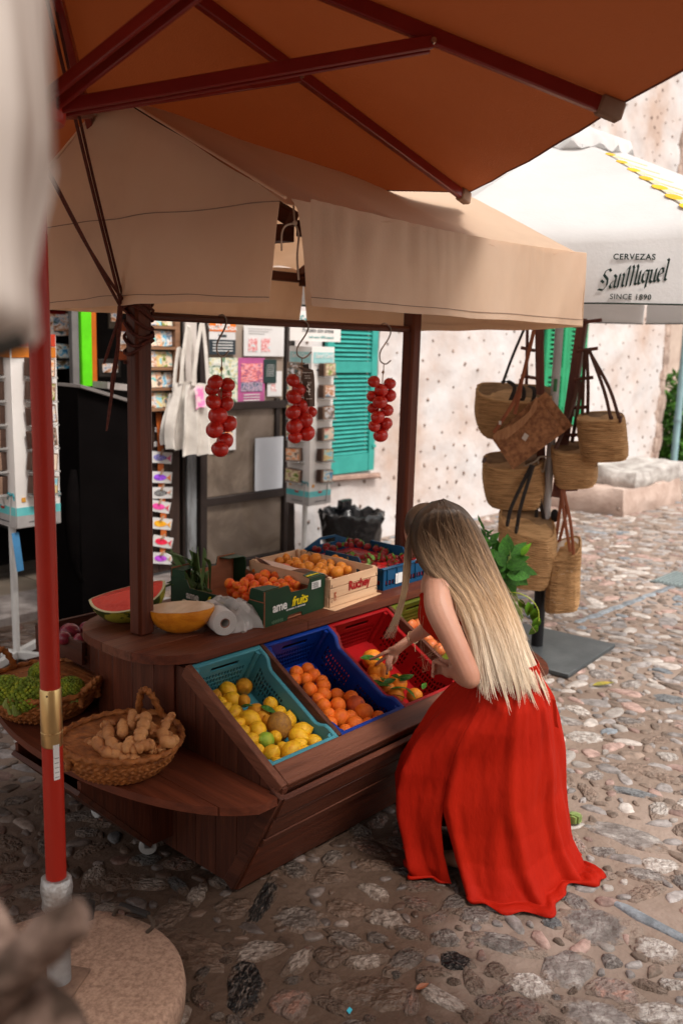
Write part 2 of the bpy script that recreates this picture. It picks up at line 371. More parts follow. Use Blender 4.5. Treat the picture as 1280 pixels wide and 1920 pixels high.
for (px, py, wpx, mt, a, stt) in [(460, 1850, 66, 4, 1.45, (2.1, .95)), (492, 1690, 34, 4, 1.4, (3.6, 1)), (1235, 1735, 26, 5, -.85, (5.5, 1)), (545, 1880, 70, 2, 1.2, (1.2, .9)), (620, 1790, 60, 3, .3, (1, 1)),
        (722, 1720, 56, 1, 0, (1, 1)), (940, 1767, 66, 0, -.3, (1.2, .8)), (990, 1845, 60, 1, -.2, (1, 1)), (1170, 1565, 100, 0, -.45, (1.2, .7)), (1065, 1815, 96, 0, 0, (1, .9)), (1115, 1735, 90, 0, 0, (1, 1)),
        (855, 1800, 56, 4, -.4, (1, .9)), (760, 1580, 52, 0, 0, (1, 1)), (560, 1720, 70, 0, -.1, (1, .9)), (650, 1700, 70, 3, -.3, (1.1, .8)), (350, 1775, 110, 3, -.4, (1.2, .8)), (230, 1650, 60, 3, 0, (1, 1)), (700, 1620, 60, 3, 0, (1, .8)),
        (700, 1860, 110, 3, .1, (1, .8)), (1230, 1780, 60, 1, -.4, (1, .9)), (1150, 1855, 70, 2, 0, (1, .9)), (1240, 1900, 80, 1, 0, (1, .7)), (830, 1870, 60, 1, -.7, (1.3, .7)), (770, 1880, 40, 2, 1.4, (1.5, .8)),
        (1185, 1485, 50, 5, -.4, (1.3, .6)), (1190, 1440, 60, 3, 0, (1, .7)), (1060, 1235, 46, 0, 0, (1, .8)), (980, 1890, 60, 2, 0, (1, .8)), (620, 1640, 60, 3, 0, (1.2, .8)), (600, 1560, 60, 2, 0, (1, .8)), (890, 1715, 44, 0, 0, (1, 1)),
        (440, 1700, 70, 3, .3, (1, 1)), (650, 1760, 44, 0, -.5, (1.2, .8)), (560, 1800, 40, 1, 1.1, (1.3, .8)), (1120, 1640, 44, 2, 0, (1, .8)), (1235, 1620, 60, 1, 0, (1, .8)), (1210, 1640, 50, 0, -.3, (1.1, .7))]:
    put(px, py, wpx, mt, prot(a), stt)
for k in range(9):     # the straight row of long bluish stones across the street
    p = lerp(onz(1075, 1168, 0), onz(1262, 1098, 0), (k+.5)/9); q = onz(1262, 1098, 0)-onz(1075, 1168, 0)
    spots.append((p.x, p.y, .045, random.randrange(14), 5, math.atan2(q.y, q.x), (q.length/9/.09*.82, .75)))
rs = random.Random(3); tries = 0
cell = {}
def ok(x, y, r):
    cx, cy = int(x/.25), int(y/.25)
    for i in (-2, -1, 0, 1, 2):
        for j in (-2, -1, 0, 1, 2):
            for (a, b, q) in cell.get((cx+i, cy+j), ()):
                if (a-x)**2+(b-y)**2 < (q+r+.012)**2: return False
    return True
def reg(x, y, r): cell.setdefault((int(x/.25), int(y/.25)), []).append((x, y, r))
for s_ in spots: reg(s_[0], s_[1], s_[2]*max(s_[6])*.8)
while tries < 30000 and len(spots) < 2600:
    tries += 1; d = rs.uniform(1.2, 14)**1.0; az = rs.uniform(-.42, .42); x = d*math.cos(HEAD+az); y = d*math.sin(HEAD+az)
    if y > 5.9 and x > 5.8 or y > 5.7 and x < 5.8 or x > 14.2: continue
    u = rs.random(); r = (.030+.034*u if u < .8 else .066+.03*rs.random())
    if ok(x, y, r+.002):
        reg(x, y, r); mt = rs.choices([0, 1, 2, 3, 5], [32, 28 if d > 3 else 26, 12, 18, 6])[0]
        spots.append((x, y, r, rs.randrange(14), mt, HEAD-math.pi/2+rs.gauss(0, .8), (1.10, .88)))
tries = 0
while tries < 26000 and len(spots) < 5200:      # small stones filling the joints
    tries += 1; d = rs.uniform(1.2, 11); az = rs.uniform(-.42, .42); x = d*math.cos(HEAD+az); y = d*math.sin(HEAD+az)
    if y > 5.9 and x > 5.8 or y > 5.7 and x < 5.8: continue
    r = rs.uniform(.013, .030)
    if ok(x, y, r-.004):
        reg(x, y, r); spots.append((x, y, r, rs.randrange(14), rs.choices([0, 1, 2, 3], [38, 7, 12, 43])[0], rs.uniform(0, 6.28), (1.0, .9)))
spots.sort(key=lambda s_: math.hypot(s_[0], s_[1])/max(.03, s_[2]))
def visible(x, y):
    v = Vector((x, y, 0))-EYE; z = v.dot(fwd); return z > .2 and -40 < 640+F*v.dot(CR)/z < 1320 and 960-F*v.dot(CU)/z < 1960
nn = 0; rest = [MB() for _ in SM]
for (x, y, r, k, mt, a, stt) in spots:
    if nn < 292 and visible(x, y):
        nn += 1; kid('stone', smesh(k, mt), street, (x, y, -.003), (0, 0, a), (r*stt[0], r*stt[1], .05))
    else:
        m4 = Matrix.Translation((x, y, -.002)) @ Matrix.Rotation(a, 4, 'Z') @ Matrix.Diagonal((r*stt[0], r*stt[1], .042, 1))
        rest[mt].add([m4 @ v for v in SMB[k].v], SMB[k].f)
ISL = [M('far_stone_%d' % i, c, c2, rough=.6, ns=20, bump=.004, bs=80, isl=.3) for i, (c, c2) in enumerate([((.36, .33, .32), (.16, .14, .13)), ((.50, .455, .42), (.30, .26, .235)), ((.42, .29, .25), (.2, .13, .11)), ((.27, .20, .16), (.12, .09, .07)), ((.3, .28, .26), (.03, .03, .03)), ((.28, .31, .34), (.12, .135, .15))])]
for m_ in ISL: add_damp_shade(m_, DAMP_SHADE, (.36, .30, .27))
rest_all = MB(); midx = []
for i, mb in enumerate(rest):
    rest_all.add(mb.v, mb.f); midx += [i]*len(mb.f)
ro = rest_all.build('stone', None, street, kind='stuff', ang=60)
for m_ in ISL: ro.data.materials.append(m_)
ro.data.polygons.foreach_set('material_index', midx)

# ---- unseen house wall, added behind the viewer to shade the foreground
OPP = M('shade_wall_plaster', (.62, .52, .44), (.52, .42, .35), rough=.9, ns=1.5)
oh = MB(); oh.box((-1.9, -2.6, 2.85), (8.6, .5, 5.9)); oh.build('opposite_shade_wall', OPP, None, 'unseen plaster house wall added behind the viewer to shade the foreground', 'wall')
# ---- drain grate
gp = [onz(1228, 1092, .004), onz(1290, 1068, .004)]
dr = thing('drain_grate', 'square grey metal drain grate set in the cobbles by the right edge', 'drain', (7.95, 3.0, 0))
mb = MB(); mb.box((7.95, 2.95, .0), (.56, .5, .012)); mb.build('frame', M('grate_dark', (.16, .19, .19), rough=.6), dr)
bm_ = MB(); bm_.box((0, 0, 0), (.5, .012, .012)); bme = bm_.mesh('bar', M('grate_metal', (.30, .36, .36), rough=.5, metal=.3))
for k in range(13): kid('bar', bme, dr, (7.95, 2.74+k*.035, .011))

# ---- pitted plaster wall with shutters
WY = 6.0
PL = M('plaster', (.60, .575, .57), (.49, .37, .31), rough=.85, ns=1.1, c3=(.56, .49, .46), ramp=(.30, .58), bump=.012, bs=9, det=9)
wallt = thing('plaster_wall', 'tall pink and white plaster wall dotted with dark pebbles, right of the shop', 'wall', (10, WY, 0))
holes = [(6.33, 7.13, .72, 2.6), (10.37, 11.56, .98, 2.55)]
g = []
X0, X1 = 5.98, 14.1
NX, NZ = 210, 160
for i in range(NX+1):
    row = []
    for j in range(NZ+1):
        X = X0+(X1-X0)*i/NX; Z = -.12+7.0*j/NZ
        y = WY+.035*fbm((X*.7, 0, Z*.7), 3)+.020*noise.noise(Vector((X*3.2, 1, Z*3.2)))+.006*noise.noise(Vector((X*11, 1, Z*11)))-.03*max(0, 1-Z/.5)
        for (a, b, c, d) in holes:
            if a < X < b and c < Z < d: y = WY+.17
        row.append((X, y, Z))
    g.append(row)
mb = MB(); mb.sheet([r_ for r_ in g], 0)
mb.box(((X0+X1)/2, WY+.32, 3.4), (X1-X0, .24, 7))
mb.build('masonry', PL, wallt, ang=80)
pb = MB(); rp = random.Random(11); taken = []
PEB = [stone_mb(100+k, 7, 1.1) for k in range(5)]
for _ in range(9000):
    X = rp.uniform(X0+.05, X1); Z = rp.uniform(.1, 6.8)
    if any(a-.08 < X < b+.08 and c-.08 < Z < d+.08 for a, b, c, d in holes): continue
    if any((X-a)**2+(Z-b)**2 < .020+.05*max(0, noise.noise(Vector((X*1.1, 3, Z*1.1)))+.4) for a, b in taken): continue
    taken.append((X, Z)); r = rp.choice([.008, .010, .012, .014, .018])
    i = min(NX, round((X-X0)/(X1-X0)*NX)); j = min(NZ, round((Z+.12)/7*NZ)); y = g[i][j][1]
    m4 = Matrix.Translation((X, y-.002, Z)) @ Matrix.Rotation(math.pi/2, 4, 'X') @ Matrix.Rotation(rp.uniform(0, 6), 4, 'Z') @ Matrix.Diagonal((r, r*1.3, .07, 1))
    q = PEB[rp.randrange(5)]; pb.add([m4 @ v for v in q.v], q.f)
    if len(taken) > 1150: break
pb.build('pebble', M('pebbles', (.34, .26, .22), (.14, .095, .075), rough=.7, ns=30, isl=.5), wallt, kind='stuff')
GRN = M('shutter_teal', (.045, .36, .31), (.03, .28, .24), rough=.5, ns=5, bump=.001, bs=40)
GRN2 = M('shutter_green', (.02, .30, .13), (.012, .22, .09), rough=.5, ns=5)
def shutter(x0, x1, z0, z1, mat, label, mid, slat_h=.042, leaves=1, y=WY-.02):
    t = thing('shutter', label, 'shutter', ((x0+x1)/2, y, z0), group='green window shutters')
    wv = (x1-x0)/leaves
    for L_ in range(leaves):
        a = x0+wv*L_; b = a+wv-.006
        for xx in (a+.045, b-.045): MB().box((xx, y, (z0+z1)/2), (.09, .045, z1-z0)).build('stile', mat, t)
        for zz, h in ((z0+.09, .18), (z1-.06, .12), (mid, .11)): MB().box(((a+b)/2, y+.001, zz), (b-a-.184, .04, h)).build('rail', mat, t)
        sb = MB().box((0, 0, 0), (b-a-.184, .04, .008), Euler((R(48), 0, 0))).mesh('slat', mat)
        z = z0+.2
        while z < z1-.14:
            if abs(z-mid) > .07: kid('slat', sb, t, ((a+b)/2, y+.003, z))
            z += slat_h
        MB().box((b-.02, y-.028, z0+.25), (.05, .02, .03)).build('hinge', mat, t)
    return t
shutter(6.36, 7.10, .735, 2.55, GRN, 'turquoise louvred shutter on the plaster wall behind the postcard stand', 1.78)
MB().box((6.73, WY+.1, 1.6), (.7, .03, 1.8)).build('window_dark', BLK, wallt, label='dark window behind the louvres')
shutter(10.42, 11.5, 1.0, 2.5, GRN2, 'deep green double shutter on the far wall behind the hanging baskets', 1.72, .06, 2)
MB().box((10.96, WY+.1, 1.7), (1.05, .03, 1.5)).build('window_dark', BLK, wallt)
# worn sill under the first shutter
MB().box((6.75, WY-.03, .685), (.86, .09, .06), Euler((R(-12), R(2), 0)), b=.015).build('sill', M('sill_plaster', (.42, .28, .22), (.25, .16, .13), rough=.9, ns=9, bump=.006, bs=30), wallt)
# stone step bench
bt = thing('stone_bench', 'low plastered step with a rough pale rock slab on it, against the far wall', 'bench', (11.2, 5.2, 0))
def rough_box(c, s, n, amp, seed, taper=1):
    bm = bmesh.new(); bmesh.ops.create_cube(bm, size=1); bmesh.ops.subdivide_edges(bm, edges=bm.edges[:], cuts=n, use_grid_fill=True)
    mb = MB(); vs = []
    for v in bm.verts:
        p = v.co.copy(); q = p.normalized()*.62; p = p*.82+q*.18
        p = Vector((p.x*s[0], p.y*s[1], p.z*s[2])); p += Vector((fbm(p*2.3+Vector((seed, 0, 0))), fbm(p*2.3+Vector((0, seed, 0))), fbm(p*2.3+Vector((0, 0, seed)))))*amp
        if p.z > 0: p.x *= taper
        vs.append(p+Vector(c))
    bm.verts.index_update(); fs = [tuple(v.index for v in f.verts) for f in bm.faces]; bm.free(); return mb.add(vs, fs)
rough_box((11.45, 5.42, .13), (1.9, 1.25, .42), 9, .05, 4).build('plinth', M('plinth_plaster', (.54, .42, .36), (.40, .29, .24), rough=.9, ns=3, bump=.01, bs=20), bt, ang=70)
rough_box((11.75, 5.3, .40), (1.75, .95, .24), 9, .06, 9).build('slab', M('bench_rock', (.58, .55, .52), (.28, .25, .23), rough=.9, ns=5, bump=.02, bs=14), bt, ang=70)
pk = MB()
for k in range(26):
    X = rp.uniform(10.45, 12.3); m4 = Matrix.Translation((X, 4.835+.02*rp.random(), rp.uniform(.06, .24))) @ Matrix.Rotation(math.pi/2, 4, 'X') @ Matrix.Rotation(rp.uniform(0, 6), 4, 'Z') @ Matrix.Diagonal((.026, .035, .12, 1))
    q = PEB[k % 5]; pk.add([m4 @ v for v in q.v], q.f)
pk.build('pebble', MC['pebbles'], bt, kind='stuff')
# rough stone corner, drain pipe, far building, greenery
cn = MB()
for k in range(60):
    z = (k//2)*.23; rb = rough_box((14.13+.07*(k % 2), WY+.14, z+.1), (.18+.05*(k % 3), .3, .24), 2, .03, k); cn.add(rb.v, rb.f)
cn.build('corner_quoin', M('quoin', (.50, .39, .33), (.26, .18, .145), rough=.95, ns=7, bump=.02, bs=30, isl=.25), None, 'rough brown stone corner where the plaster wall ends', 'wall')
pipe = thing('drain_pipe', 'pale blue drainpipe running down the far corner', 'pipe', (14.62, 5.88, 0))
MB().tube([(14.62, 5.88, 0), (14.62, 5.88, 6.5)], .055, 14).build('tube', M('pipe_blue', (.27, .42, .45), (.2, .33, .36), rough=.5, ns=3), pipe)
for z in (.9, 2.6, 4.3): MB().tube([(14.62, 5.88, z), (14.62, 5.88, z+.05)], .063, 14).build('bracket', M('bracket', (.2, .3, .32), rough=.6), pipe)
MB().box((18.5, 9, 3), (7, .4, 6.4)).build('far_house_wall', M('far_plaster', (.55, .45, .38), (.4, .3, .25), rough=.9, ns=2), None, 'plaster wall of the next house beyond the greenery', 'wall')
LEAF = M('leaf_mid', (.10, .24, .035), (.035, .11, .015), rough=.45, ns=9, isl=.45, tl=.3)
def leaf_cloud(mb, c, rad, n, size, seed):
    r_ = random.Random(seed)
    for _ in range(n):
        u = Vector((r_.gauss(0, 1), r_.gauss(0, 1), r_.gauss(0, 1))).normalized()*(r_.random()**.4)
        p = Vector(c)+Vector((u.x*rad[0], u.y*rad[1], u.z*rad[2])); s_ = size*r_.uniform(.6, 1.3)
        e = Euler((r_.uniform(-1, 1), r_.uniform(-1, 1), r_.uniform(0, 6.28))).to_matrix()
        mb.add([p+e @ Vector(q)*s_ for q in ((-1, 0, 0), (-.3, -.42, .08), (.5, -.33, 0), (1, 0, -.15), (.5, .33, 0), (-.3, .42, .08))], [(0, 1, 2, 3), (0, 3, 4, 5)])
bs_ = thing('bush', 'leafy green bush growing beyond the pipe at the far right', 'bush', (15.8, 6.6, 0))
mb = MB(); leaf_cloud(mb, (15.35, 6.15, .8), (.75, .6, .95), 2200, .075, 5); leaf_cloud(mb, (15.2, 5.8, .2), (.6, .5, .35), 600, .06, 8); mb.build('foliage', LEAF, bs_)
MB().tube([(15.7, 6.5, 0), (15.75, 6.5, .9)], [.04, .02], 7).build('stem', M('bark', (.12, .08, .05), rough=.9), bs_)

# ---- upper wall over the shop (shade side of the street)
SHB = thing('shop_front', 'dark wooden shop front with an open doorway, left of the plaster wall', 'shop', (4.2, 6.0, 0))
MB().box((3.0, 6.2, 4.75), (5.94, .4, 4.4)).build('wall', M('shop_plaster', (.62, .52, .46), (.45, .36, .31), rough=.9, ns=2, bump=.01, bs=12), SHB)
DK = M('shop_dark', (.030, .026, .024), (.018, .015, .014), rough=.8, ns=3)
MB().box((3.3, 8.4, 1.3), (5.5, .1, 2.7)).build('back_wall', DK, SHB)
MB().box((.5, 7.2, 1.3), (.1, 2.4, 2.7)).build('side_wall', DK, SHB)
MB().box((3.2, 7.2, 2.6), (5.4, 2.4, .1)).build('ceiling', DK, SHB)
TILE = M('shop_tile', (.24, .19, .15), (.16, .13, .10), rough=.35, ns=3)
for i in range(9):
    for j in range(4): MB().box((.9+i*.6, 6.75+j*.6-.2, .04), (.592, .592, .05)).build('floor_tile', TILE, SHB)
MB().box((3.4, 6.02, .01), (2.7, .5, .13), b=.02).build('threshold', M('threshold', (.34, .3, .28), (.15, .12, .11), rough=.6, ns=5, bump=.005, bs=40), SHB)

# ================================================================ SHOP FRONT
def rectY(x0, y0, x1, y1, Y):
    a = onY(x0, (y0+y1)/2, Y); b = onY(x1, (y0+y1)/2, Y); c = onY((x0+x1)/2, y0, Y); d = onY((x0+x1)/2, y1, Y)
    return (a.x+b.x)/2, (c.z+d.z)/2, b.x-a.x, c.z-d.z
def panelY(x0, y0, x1, y1, Y, t=.01, b=.001, rot=0):
    cx, cz, w_, h_ = rectY(x0, y0, x1, y1, Y)
    return MB().box((cx, Y, cz), (w_, t, h_), Euler((0, rot, 0)), b)
def picm(name, cols, scale=14, sc=(1, 1, 1.6), rough=.45):
    if name in MC: return MC[name]
    m = bpy.data.materials.new(name); m.use_nodes = True; t = m.node_tree; N = t.nodes; L = t.links; p = N['Principled BSDF']; p.inputs['Roughness'].default_value = rough
    tc = N.new('ShaderNodeTexCoord'); oi = N.new('ShaderNodeObjectInfo'); ad = N.new('ShaderNodeVectorMath'); ad.operation = 'MULTIPLY_ADD'
    cx = N.new('ShaderNodeCombineXYZ'); [L.new(oi.outputs['Random'], cx.inputs[i]) for i in range(3)]
    L.new(cx.outputs[0], ad.inputs[0]); ad.inputs[1].default_value = (9, 13, 7); mp = N.new('ShaderNodeMapping'); mp.inputs['Scale'].default_value = sc
    L.new(tc.outputs['Object'], mp.inputs[0]); L.new(mp.outputs[0], ad.inputs[2])
    nz = N.new('ShaderNodeTexNoise'); nz.inputs['Scale'].default_value = scale; nz.inputs['Detail'].default_value = 4; nz.inputs['Distortion'].default_value = .6; L.new(ad.outputs[0], nz.inputs['Vector'])
    cr = N.new('ShaderNodeValToRGB'); cr.color_ramp.interpolation = 'CONSTANT' if len(cols) > 5 else 'LINEAR'; e = cr.color_ramp.elements
    n = len(cols)
    for i, c in enumerate(cols):
        pos = .30+.42*i/(n-1)
        if i < 2: q = e[i]; q.position = pos
        else: q = e.new(pos)
        q.color = (*srgb(*c), 1)
    L.new(nz.outputs[0], cr.inputs[0]); L.new(cr.outputs[0], p.inputs['Base Color']); MC[name] = m; return m
PICS = [('blue sea', picm('pic_sea', [(30, 80, 130), (70, 160, 200), (225, 220, 205), (120, 90, 60), (60, 80, 40)], 16)),
        ('brown hill town', picm('pic_town', [(80, 60, 50), (190, 130, 90), (230, 220, 210), (120, 140, 170), (60, 90, 60)], 18)),
        ('island map', picm('pic_map', [(120, 180, 200), (150, 205, 215), (225, 200, 140), (200, 170, 110), (90, 150, 170)], 12)),
        ('green garden', picm('pic_green', [(60, 90, 40), (140, 150, 60), (225, 210, 180), (160, 110, 80), (70, 130, 140)], 20)),
        ('red creature', picm('pic_red', [(190, 60, 50), (235, 215, 195), (230, 205, 180), (110, 190, 190), (120, 70, 50)], 12)),
        ('orange street', picm('pic_orange', [(215, 100, 50), (230, 150, 90), (235, 215, 195), (110, 70, 50), (70, 110, 110)], 22)),
        ('mountain village', picm('pic_mount', [(70, 90, 130), (220, 225, 230), (150, 120, 100), (60, 60, 55), (90, 150, 160)], 20))]
CARDW = M('card_wood', (.36, .23, .16), (.26, .16, .11), rough=.6, ns=6)
CARDD = M('card_edge', (.10, .055, .04), rough=.7)
FRM = M('frame_brown', (.032, .022, .019), (.02, .013, .011), rough=.5, ns=5)
DY = 5.99
win = thing('shop_window', 'brown framed glazed shop window covered with posters, beside the plaster wall', 'window', (5.35, 6.0, 0))
def bar(x0, y0, x1, y1, t=.07, Y=5.985, nm='frame', mat=FRM, par=None):
    panelY(x0, y0, x1, y1, Y, t, .004).build(nm, mat, par or win)
def vbar(X, wd, z0, z1, t=.07, Y=5.985, mat=FRM, par=None, nm='frame'): MB().box((X, Y, (z0+z1)/2), (wd, t, z1-z0), b=.004).build(nm, mat, par or win)
def hbar(x0, x1, Z, h, t=.066, Y=5.985, mat=FRM, par=None): MB().box(((x0+x1)/2, Y, Z), (x1-x0, t, h), b=.004).build('rail', mat, par or win)
xl = onY(378, 850, 5.985).x; xr = onY(534, 850, 5.985).x
vbar(xl, .075, 0, 2.5); vbar(xr, .06, 0, 2.5); vbar(xl-.16, .06, 0, 2.5, Y=6.03); vbar(onY(518, 850, 5.985).x, .05, .98, 1.5, .05, 5.99)
for z, h in ((2.27, .05), (onY(455, 760, 5.985).z, .07), (onY(455, 932, 5.985).z, .07), (.03, .08)): hbar(xl+.03, xr-.03, z, h)
GLS = M('pane_glass', (.23, .18, .145), (.12, .09, .07), rough=.12, ns=2.4, spec=.6, c3=(.17, .13, .10), dist=1)
GLS2 = M('pane_board', (.36, .29, .23), (.27, .21, .17), rough=.6, ns=2)
zz = [onY(455, y, 5.985).z for y in (760, 932)]
MB().box(((xl+xr)/2, 6.0, (zz[0]+zz[1])/2), (xr-xl-.06, .012, zz[0]-zz[1]-.07)).build('pane', GLS, win)
MB().box(((xl+xr)/2, 6.0, (zz[1]+.03)/2), (xr-xl-.06, .012, zz[1]-.11)).build('pane', GLS, win)
MB().box(((xl+xr)/2, 6.0, (zz[0]+2.25)/2), (xr-xl-.06, .012, 2.2-zz[0])).build('poster_board', GLS2, win)
MB().box(((xl+xr)/2, 6.02, 2.42), (xr-xl-.06, .012, .24)).build('pane', M('pane_light', (.66, .6, .55), rough=.3), win)
# grey weathered jamb and pale jamb left of the window
GJ = M('jamb_grey', (.24, .25, .26), (.09, .085, .085), rough=.75, ns=5, sc=(3, 3, .6), bump=.004, bs=30)
vbar(onY(352, 950, 6.03).x, .10, 0, 1.5, .12, 6.03, GJ, nm='jamb')
vbar(onY(350, 640, 6.03).x, .12, 1.5, 2.6, .12, 6.03, M('jamb_pale', (.62, .56, .52), (.5, .44, .4), rough=.8, ns=4), nm='jamb')
PAP = M('paper_white', (.68, .66, .65), (.6, .58, .57), rough=.7, ns=3)
WHP = M('white_panel', (.60, .62, .66), (.52, .54, .58), rough=.5, ns=1.5)
def poster(x0, y0, x1, y1, mat, label, Y=5.97, name='poster', cat='poster'):
    a, b, c, d = rectY(x0, y0, x1, y1, Y); t = thing(name, label, cat, (a, Y, b-d/2))
    MB().box((a, Y, b), (c, .006, d), b=.001).build('sheet', mat, t); return t, a, b, c, d
def strip(t, a, b, c, d, fx0, fz0, fx1, fz1, mat, nm='print', Y=5.97, off=.005):
    MB().box((a+c*((fx0+fx1)/2-.5), Y-off, b+d*((fz0+fz1)/2-.5)), (c*(fx1-fx0), .003, d*(fz1-fz0)), b=.0002).build(nm, mat, t)
ORG_ = M('print_orange', srgb(240, 120, 30), rough=.5); NVY = M('print_navy', srgb(45, 55, 62), rough=.6); WPR = M('print_white', (.8, .8, .78), rough=.6)
t, a, b, c, d = poster(392, 606, 441, 665, PAP, 'security notice with orange ZONA VIDEOVIGILADA header on the shop window')
strip(t, a, b, c, d, 0, .74, 1, 1, ORG_); strip(t, a, b, c, d, 0, 0, 1, .48, NVY)
text('ZONA', c*.2, (a, 5.962, b+d*.45), (1, 0, 0), (0, 0, 1), WPR, t, bold=.003); text('VIDEOVIGILADA', c*.145, (a, 5.962, b+d*.34), (1, 0, 0), (0, 0, 1), WPR, t, bold=.002)
for k in range(4): strip(t, a, b, c, d, .12, .38-k*.09, .88, .41-k*.09, WPR, off=.008)
strip(t, a, b, c, d, .35, .56, .65, .64, NVY)
t, a, b, c, d = poster(457, 612, 532, 668, PAP, 'large white paper with small window pictures at the top of the shop window')
for f in (.1, .42): strip(t, a, b, c, d, f, .15, f+.22, .6, picm('pic_doors', [(120, 190, 190), (230, 225, 225), (200, 60, 60), (230, 230, 230), (150, 180, 190)], 30))
for k in range(3): strip(t, a, b, c, d, .1, .9-k*.08, .7-k*.1, .92-k*.08, M('ink_grey', (.45, .43, .42)))
t, a, b, c, d = poster(392, 671, 446, 760, picm('pic_flower', [(60, 90, 60), (120, 150, 120), (225, 225, 215), (200, 190, 120), (160, 180, 190)], 16), 'pale floral poster half hidden behind the left string of tomatoes')
text('botanic', c*.2, (a-c*.15, 5.962, b+d*.38), (1, 0, 0), (0, 0, 1), WPR, t)
t, a, b, c, d = poster(446, 671, 496, 758, M('print_pink', srgb(190, 95, 150), rough=.5), 'pink poster with a sunset photograph on the shop window', Y=5.965)
strip(t, a, b, c, d, .1, .48, .9, .88, picm('pic_sunset', [(60, 40, 70), (150, 90, 140), (230, 120, 100), (240, 180, 190), (50, 60, 90)], 22, (1, 1, 4)), off=.006, Y=5.965)
strip(t, a, b, c, d, .1, .28, .9, .48, picm('pic_dusk', [(40, 60, 90), (70, 100, 130), (200, 170, 190), (60, 60, 80), (150, 190, 200)], 30), off=.006, Y=5.965)
for k in range(3): strip(t, a, b, c, d, .2, .2-k*.06, .8, .22-k*.06, WPR, off=.006, Y=5.965)
t, a, b, c, d = poster(494, 674, 518, 718, M('print_dkgreen', srgb(40, 60, 58), rough=.6), 'small dark green leaflet next to the pink poster', Y=5.958)
for k in range(6): strip(t, a, b, c, d, .2, .75-k*.09, .8, .765-k*.09, WPR, off=.005, Y=5.958)
t, a, b, c, d = poster(501, 696, 528, 743, PAP, 'small white card with a red sketch under the dark green leaflet', Y=5.968)
strip(t, a, b, c, d, .25, .2, .6, .5, picm('pic_sketch', [(230, 230, 228), (230, 230, 228), (200, 60, 60), (230, 230, 228), (90, 90, 90)], 26))
t, a, b, c, d = poster(396, 782, 442, 845, PAP, 'white paper sheet low on the left behind the hanging tomatoes')
strip(t, a, b, c, d, .5, .4, .85, .75, PICS[5][1])
t, a, b, c, d = poster(478, 820, 530, 918, WHP, 'blank pale grey panel leaning in the lower shop window', Y=5.955, name='panel', cat='panel')
t, a, b, c, d = poster(455, 560, 480, 588, M('print_bluegrey', srgb(150, 175, 185)), 'small blue grey sticker above the window frame', Y=5.99, name='sticker', cat='sticker')

# ---- wooden display board with the card rack and hanging fish paintings
dw = thing('display_board', 'dark brown wooden board with a card rack, left of the shop window', 'board', (4.5, 5.98, 0))
bx0 = onY(276, 950, 5.98).x; bx1 = onY(336, 950, 5.98).x
for k in range(3): MB().box((bx0+(bx1-bx0)*(k+.5)/3, 5.99, 1.3), ((bx1-bx0)/3-.004, .04, 2.4)).build('plank', M('board_dark', (.06, .032, .022), (.03, .016, .012), rough=.6, ns=3, sc=(8, 8, .7), bump=.002, bs=20), dw)
RKW = M('rack_wood', (.30, .16, .09), (.2, .1, .055), rough=.5, ns=3, sc=(1, 1, 8))
a, b, c, d = rectY(276, 580, 326, 772, 5.93); x0, x1 = a-c/2-.08, a+c/2
rk = thing('card_rack', 'honey coloured wooden rack full of picture cards on the dark board', 'rack', (a, 5.93, b-d/2))
for X in (x0, x1): MB().box((X, 5.92, b), (.045, .09, d)).build('frame', RKW, rk)
nr = 5; zt = b+d/2; zb_ = b-d/2
for k in range(nr): MB().box(((x0+x1)/2, 5.919, zb_+.02+k*d/nr), (x1-x0-.046, .085, .022)).build('shelf', RKW, rk)
MB().box(((x0+x1)/2, 5.955, b), (x1-x0-.05, .01, d-.02)).build('backing', M('rack_back', (.14, .2, .22), rough=.6), rk)
cm = MB().box((0, 0, 0), (.052, .006, .12), b=.001)
cms = [cm.mesh('picture_card', p_[1]) for p_ in PICS[:6]]
ordn = ['bottom', 'second', 'third', 'fourth', 'top']
rr = random.Random(5)
for k in range(nr):
    for q in range(5):
        solo('picture_card', cms[(k*3+q) % 6], (x0+.065+q*(x1-x0-.12)/4, 5.90+.004*q, zb_+.095+k*d/nr), (R(-8), R(rr.uniform(-5, 5)), 0), 1,
             'small %s card, %s from left, %s shelf of the card rack' % (PICS[(k*3+q) % 6][0], ['first', 'second', 'third', 'fourth', 'fifth'][q], ordn[k]), 'card', 'picture cards in the wooden rack')
# ribbon with fish paintings
rx = onY(300, 850, 5.95).x
t = thing('ribbon', 'orange ribbon hanging on the dark board, holding fish paintings', 'ribbon', (rx, 5.955, .2))
g = [[(rx+sx*.028+.012*math.sin(z*3)+(.08*(1.3-z) if z < 1.3 else 0)*.15, 5.945+.008*math.sin(z*9), z) for sx in (-1, 1)] for z in [1.42-.04*i for i in range(32)]]
MB().sheet(g, .002).build('band', M('ribbon_orange', srgb(205, 110, 50), srgb(175, 85, 35), rough=.5, ns=4), t)
MB().tube([(rx+.02, 5.94, 1.50), (rx+.02, 5.93, 1.44), (rx, 5.935, 1.42)], .004, 6).build('hook', M('steel', (.5, .5, .5), rough=.3, metal=1), t)
fishes = [(303, 858, (55, 45, 140), (210, 60, 170), 'navy blue fish with white dots', 1), (303, 895, (120, 60, 180), (230, 150, 60), 'purple and yellow fish', 0), (304, 924, (20, 20, 25), (60, 190, 190), 'black fish with white dots', 1),
          (300, 950, (215, 60, 130), (190, 40, 110), 'pink curled fish', 0), (303, 982, (235, 150, 30), (235, 200, 50), 'orange fish', 0), (305, 1016, (220, 30, 60), (200, 20, 90), 'bright red fish', 0), (304, 1047, (150, 60, 170), (60, 190, 190), 'purple, teal and pink fish', 0)]
PEGW = M('peg_wood', (.42, .27, .17), rough=.6)
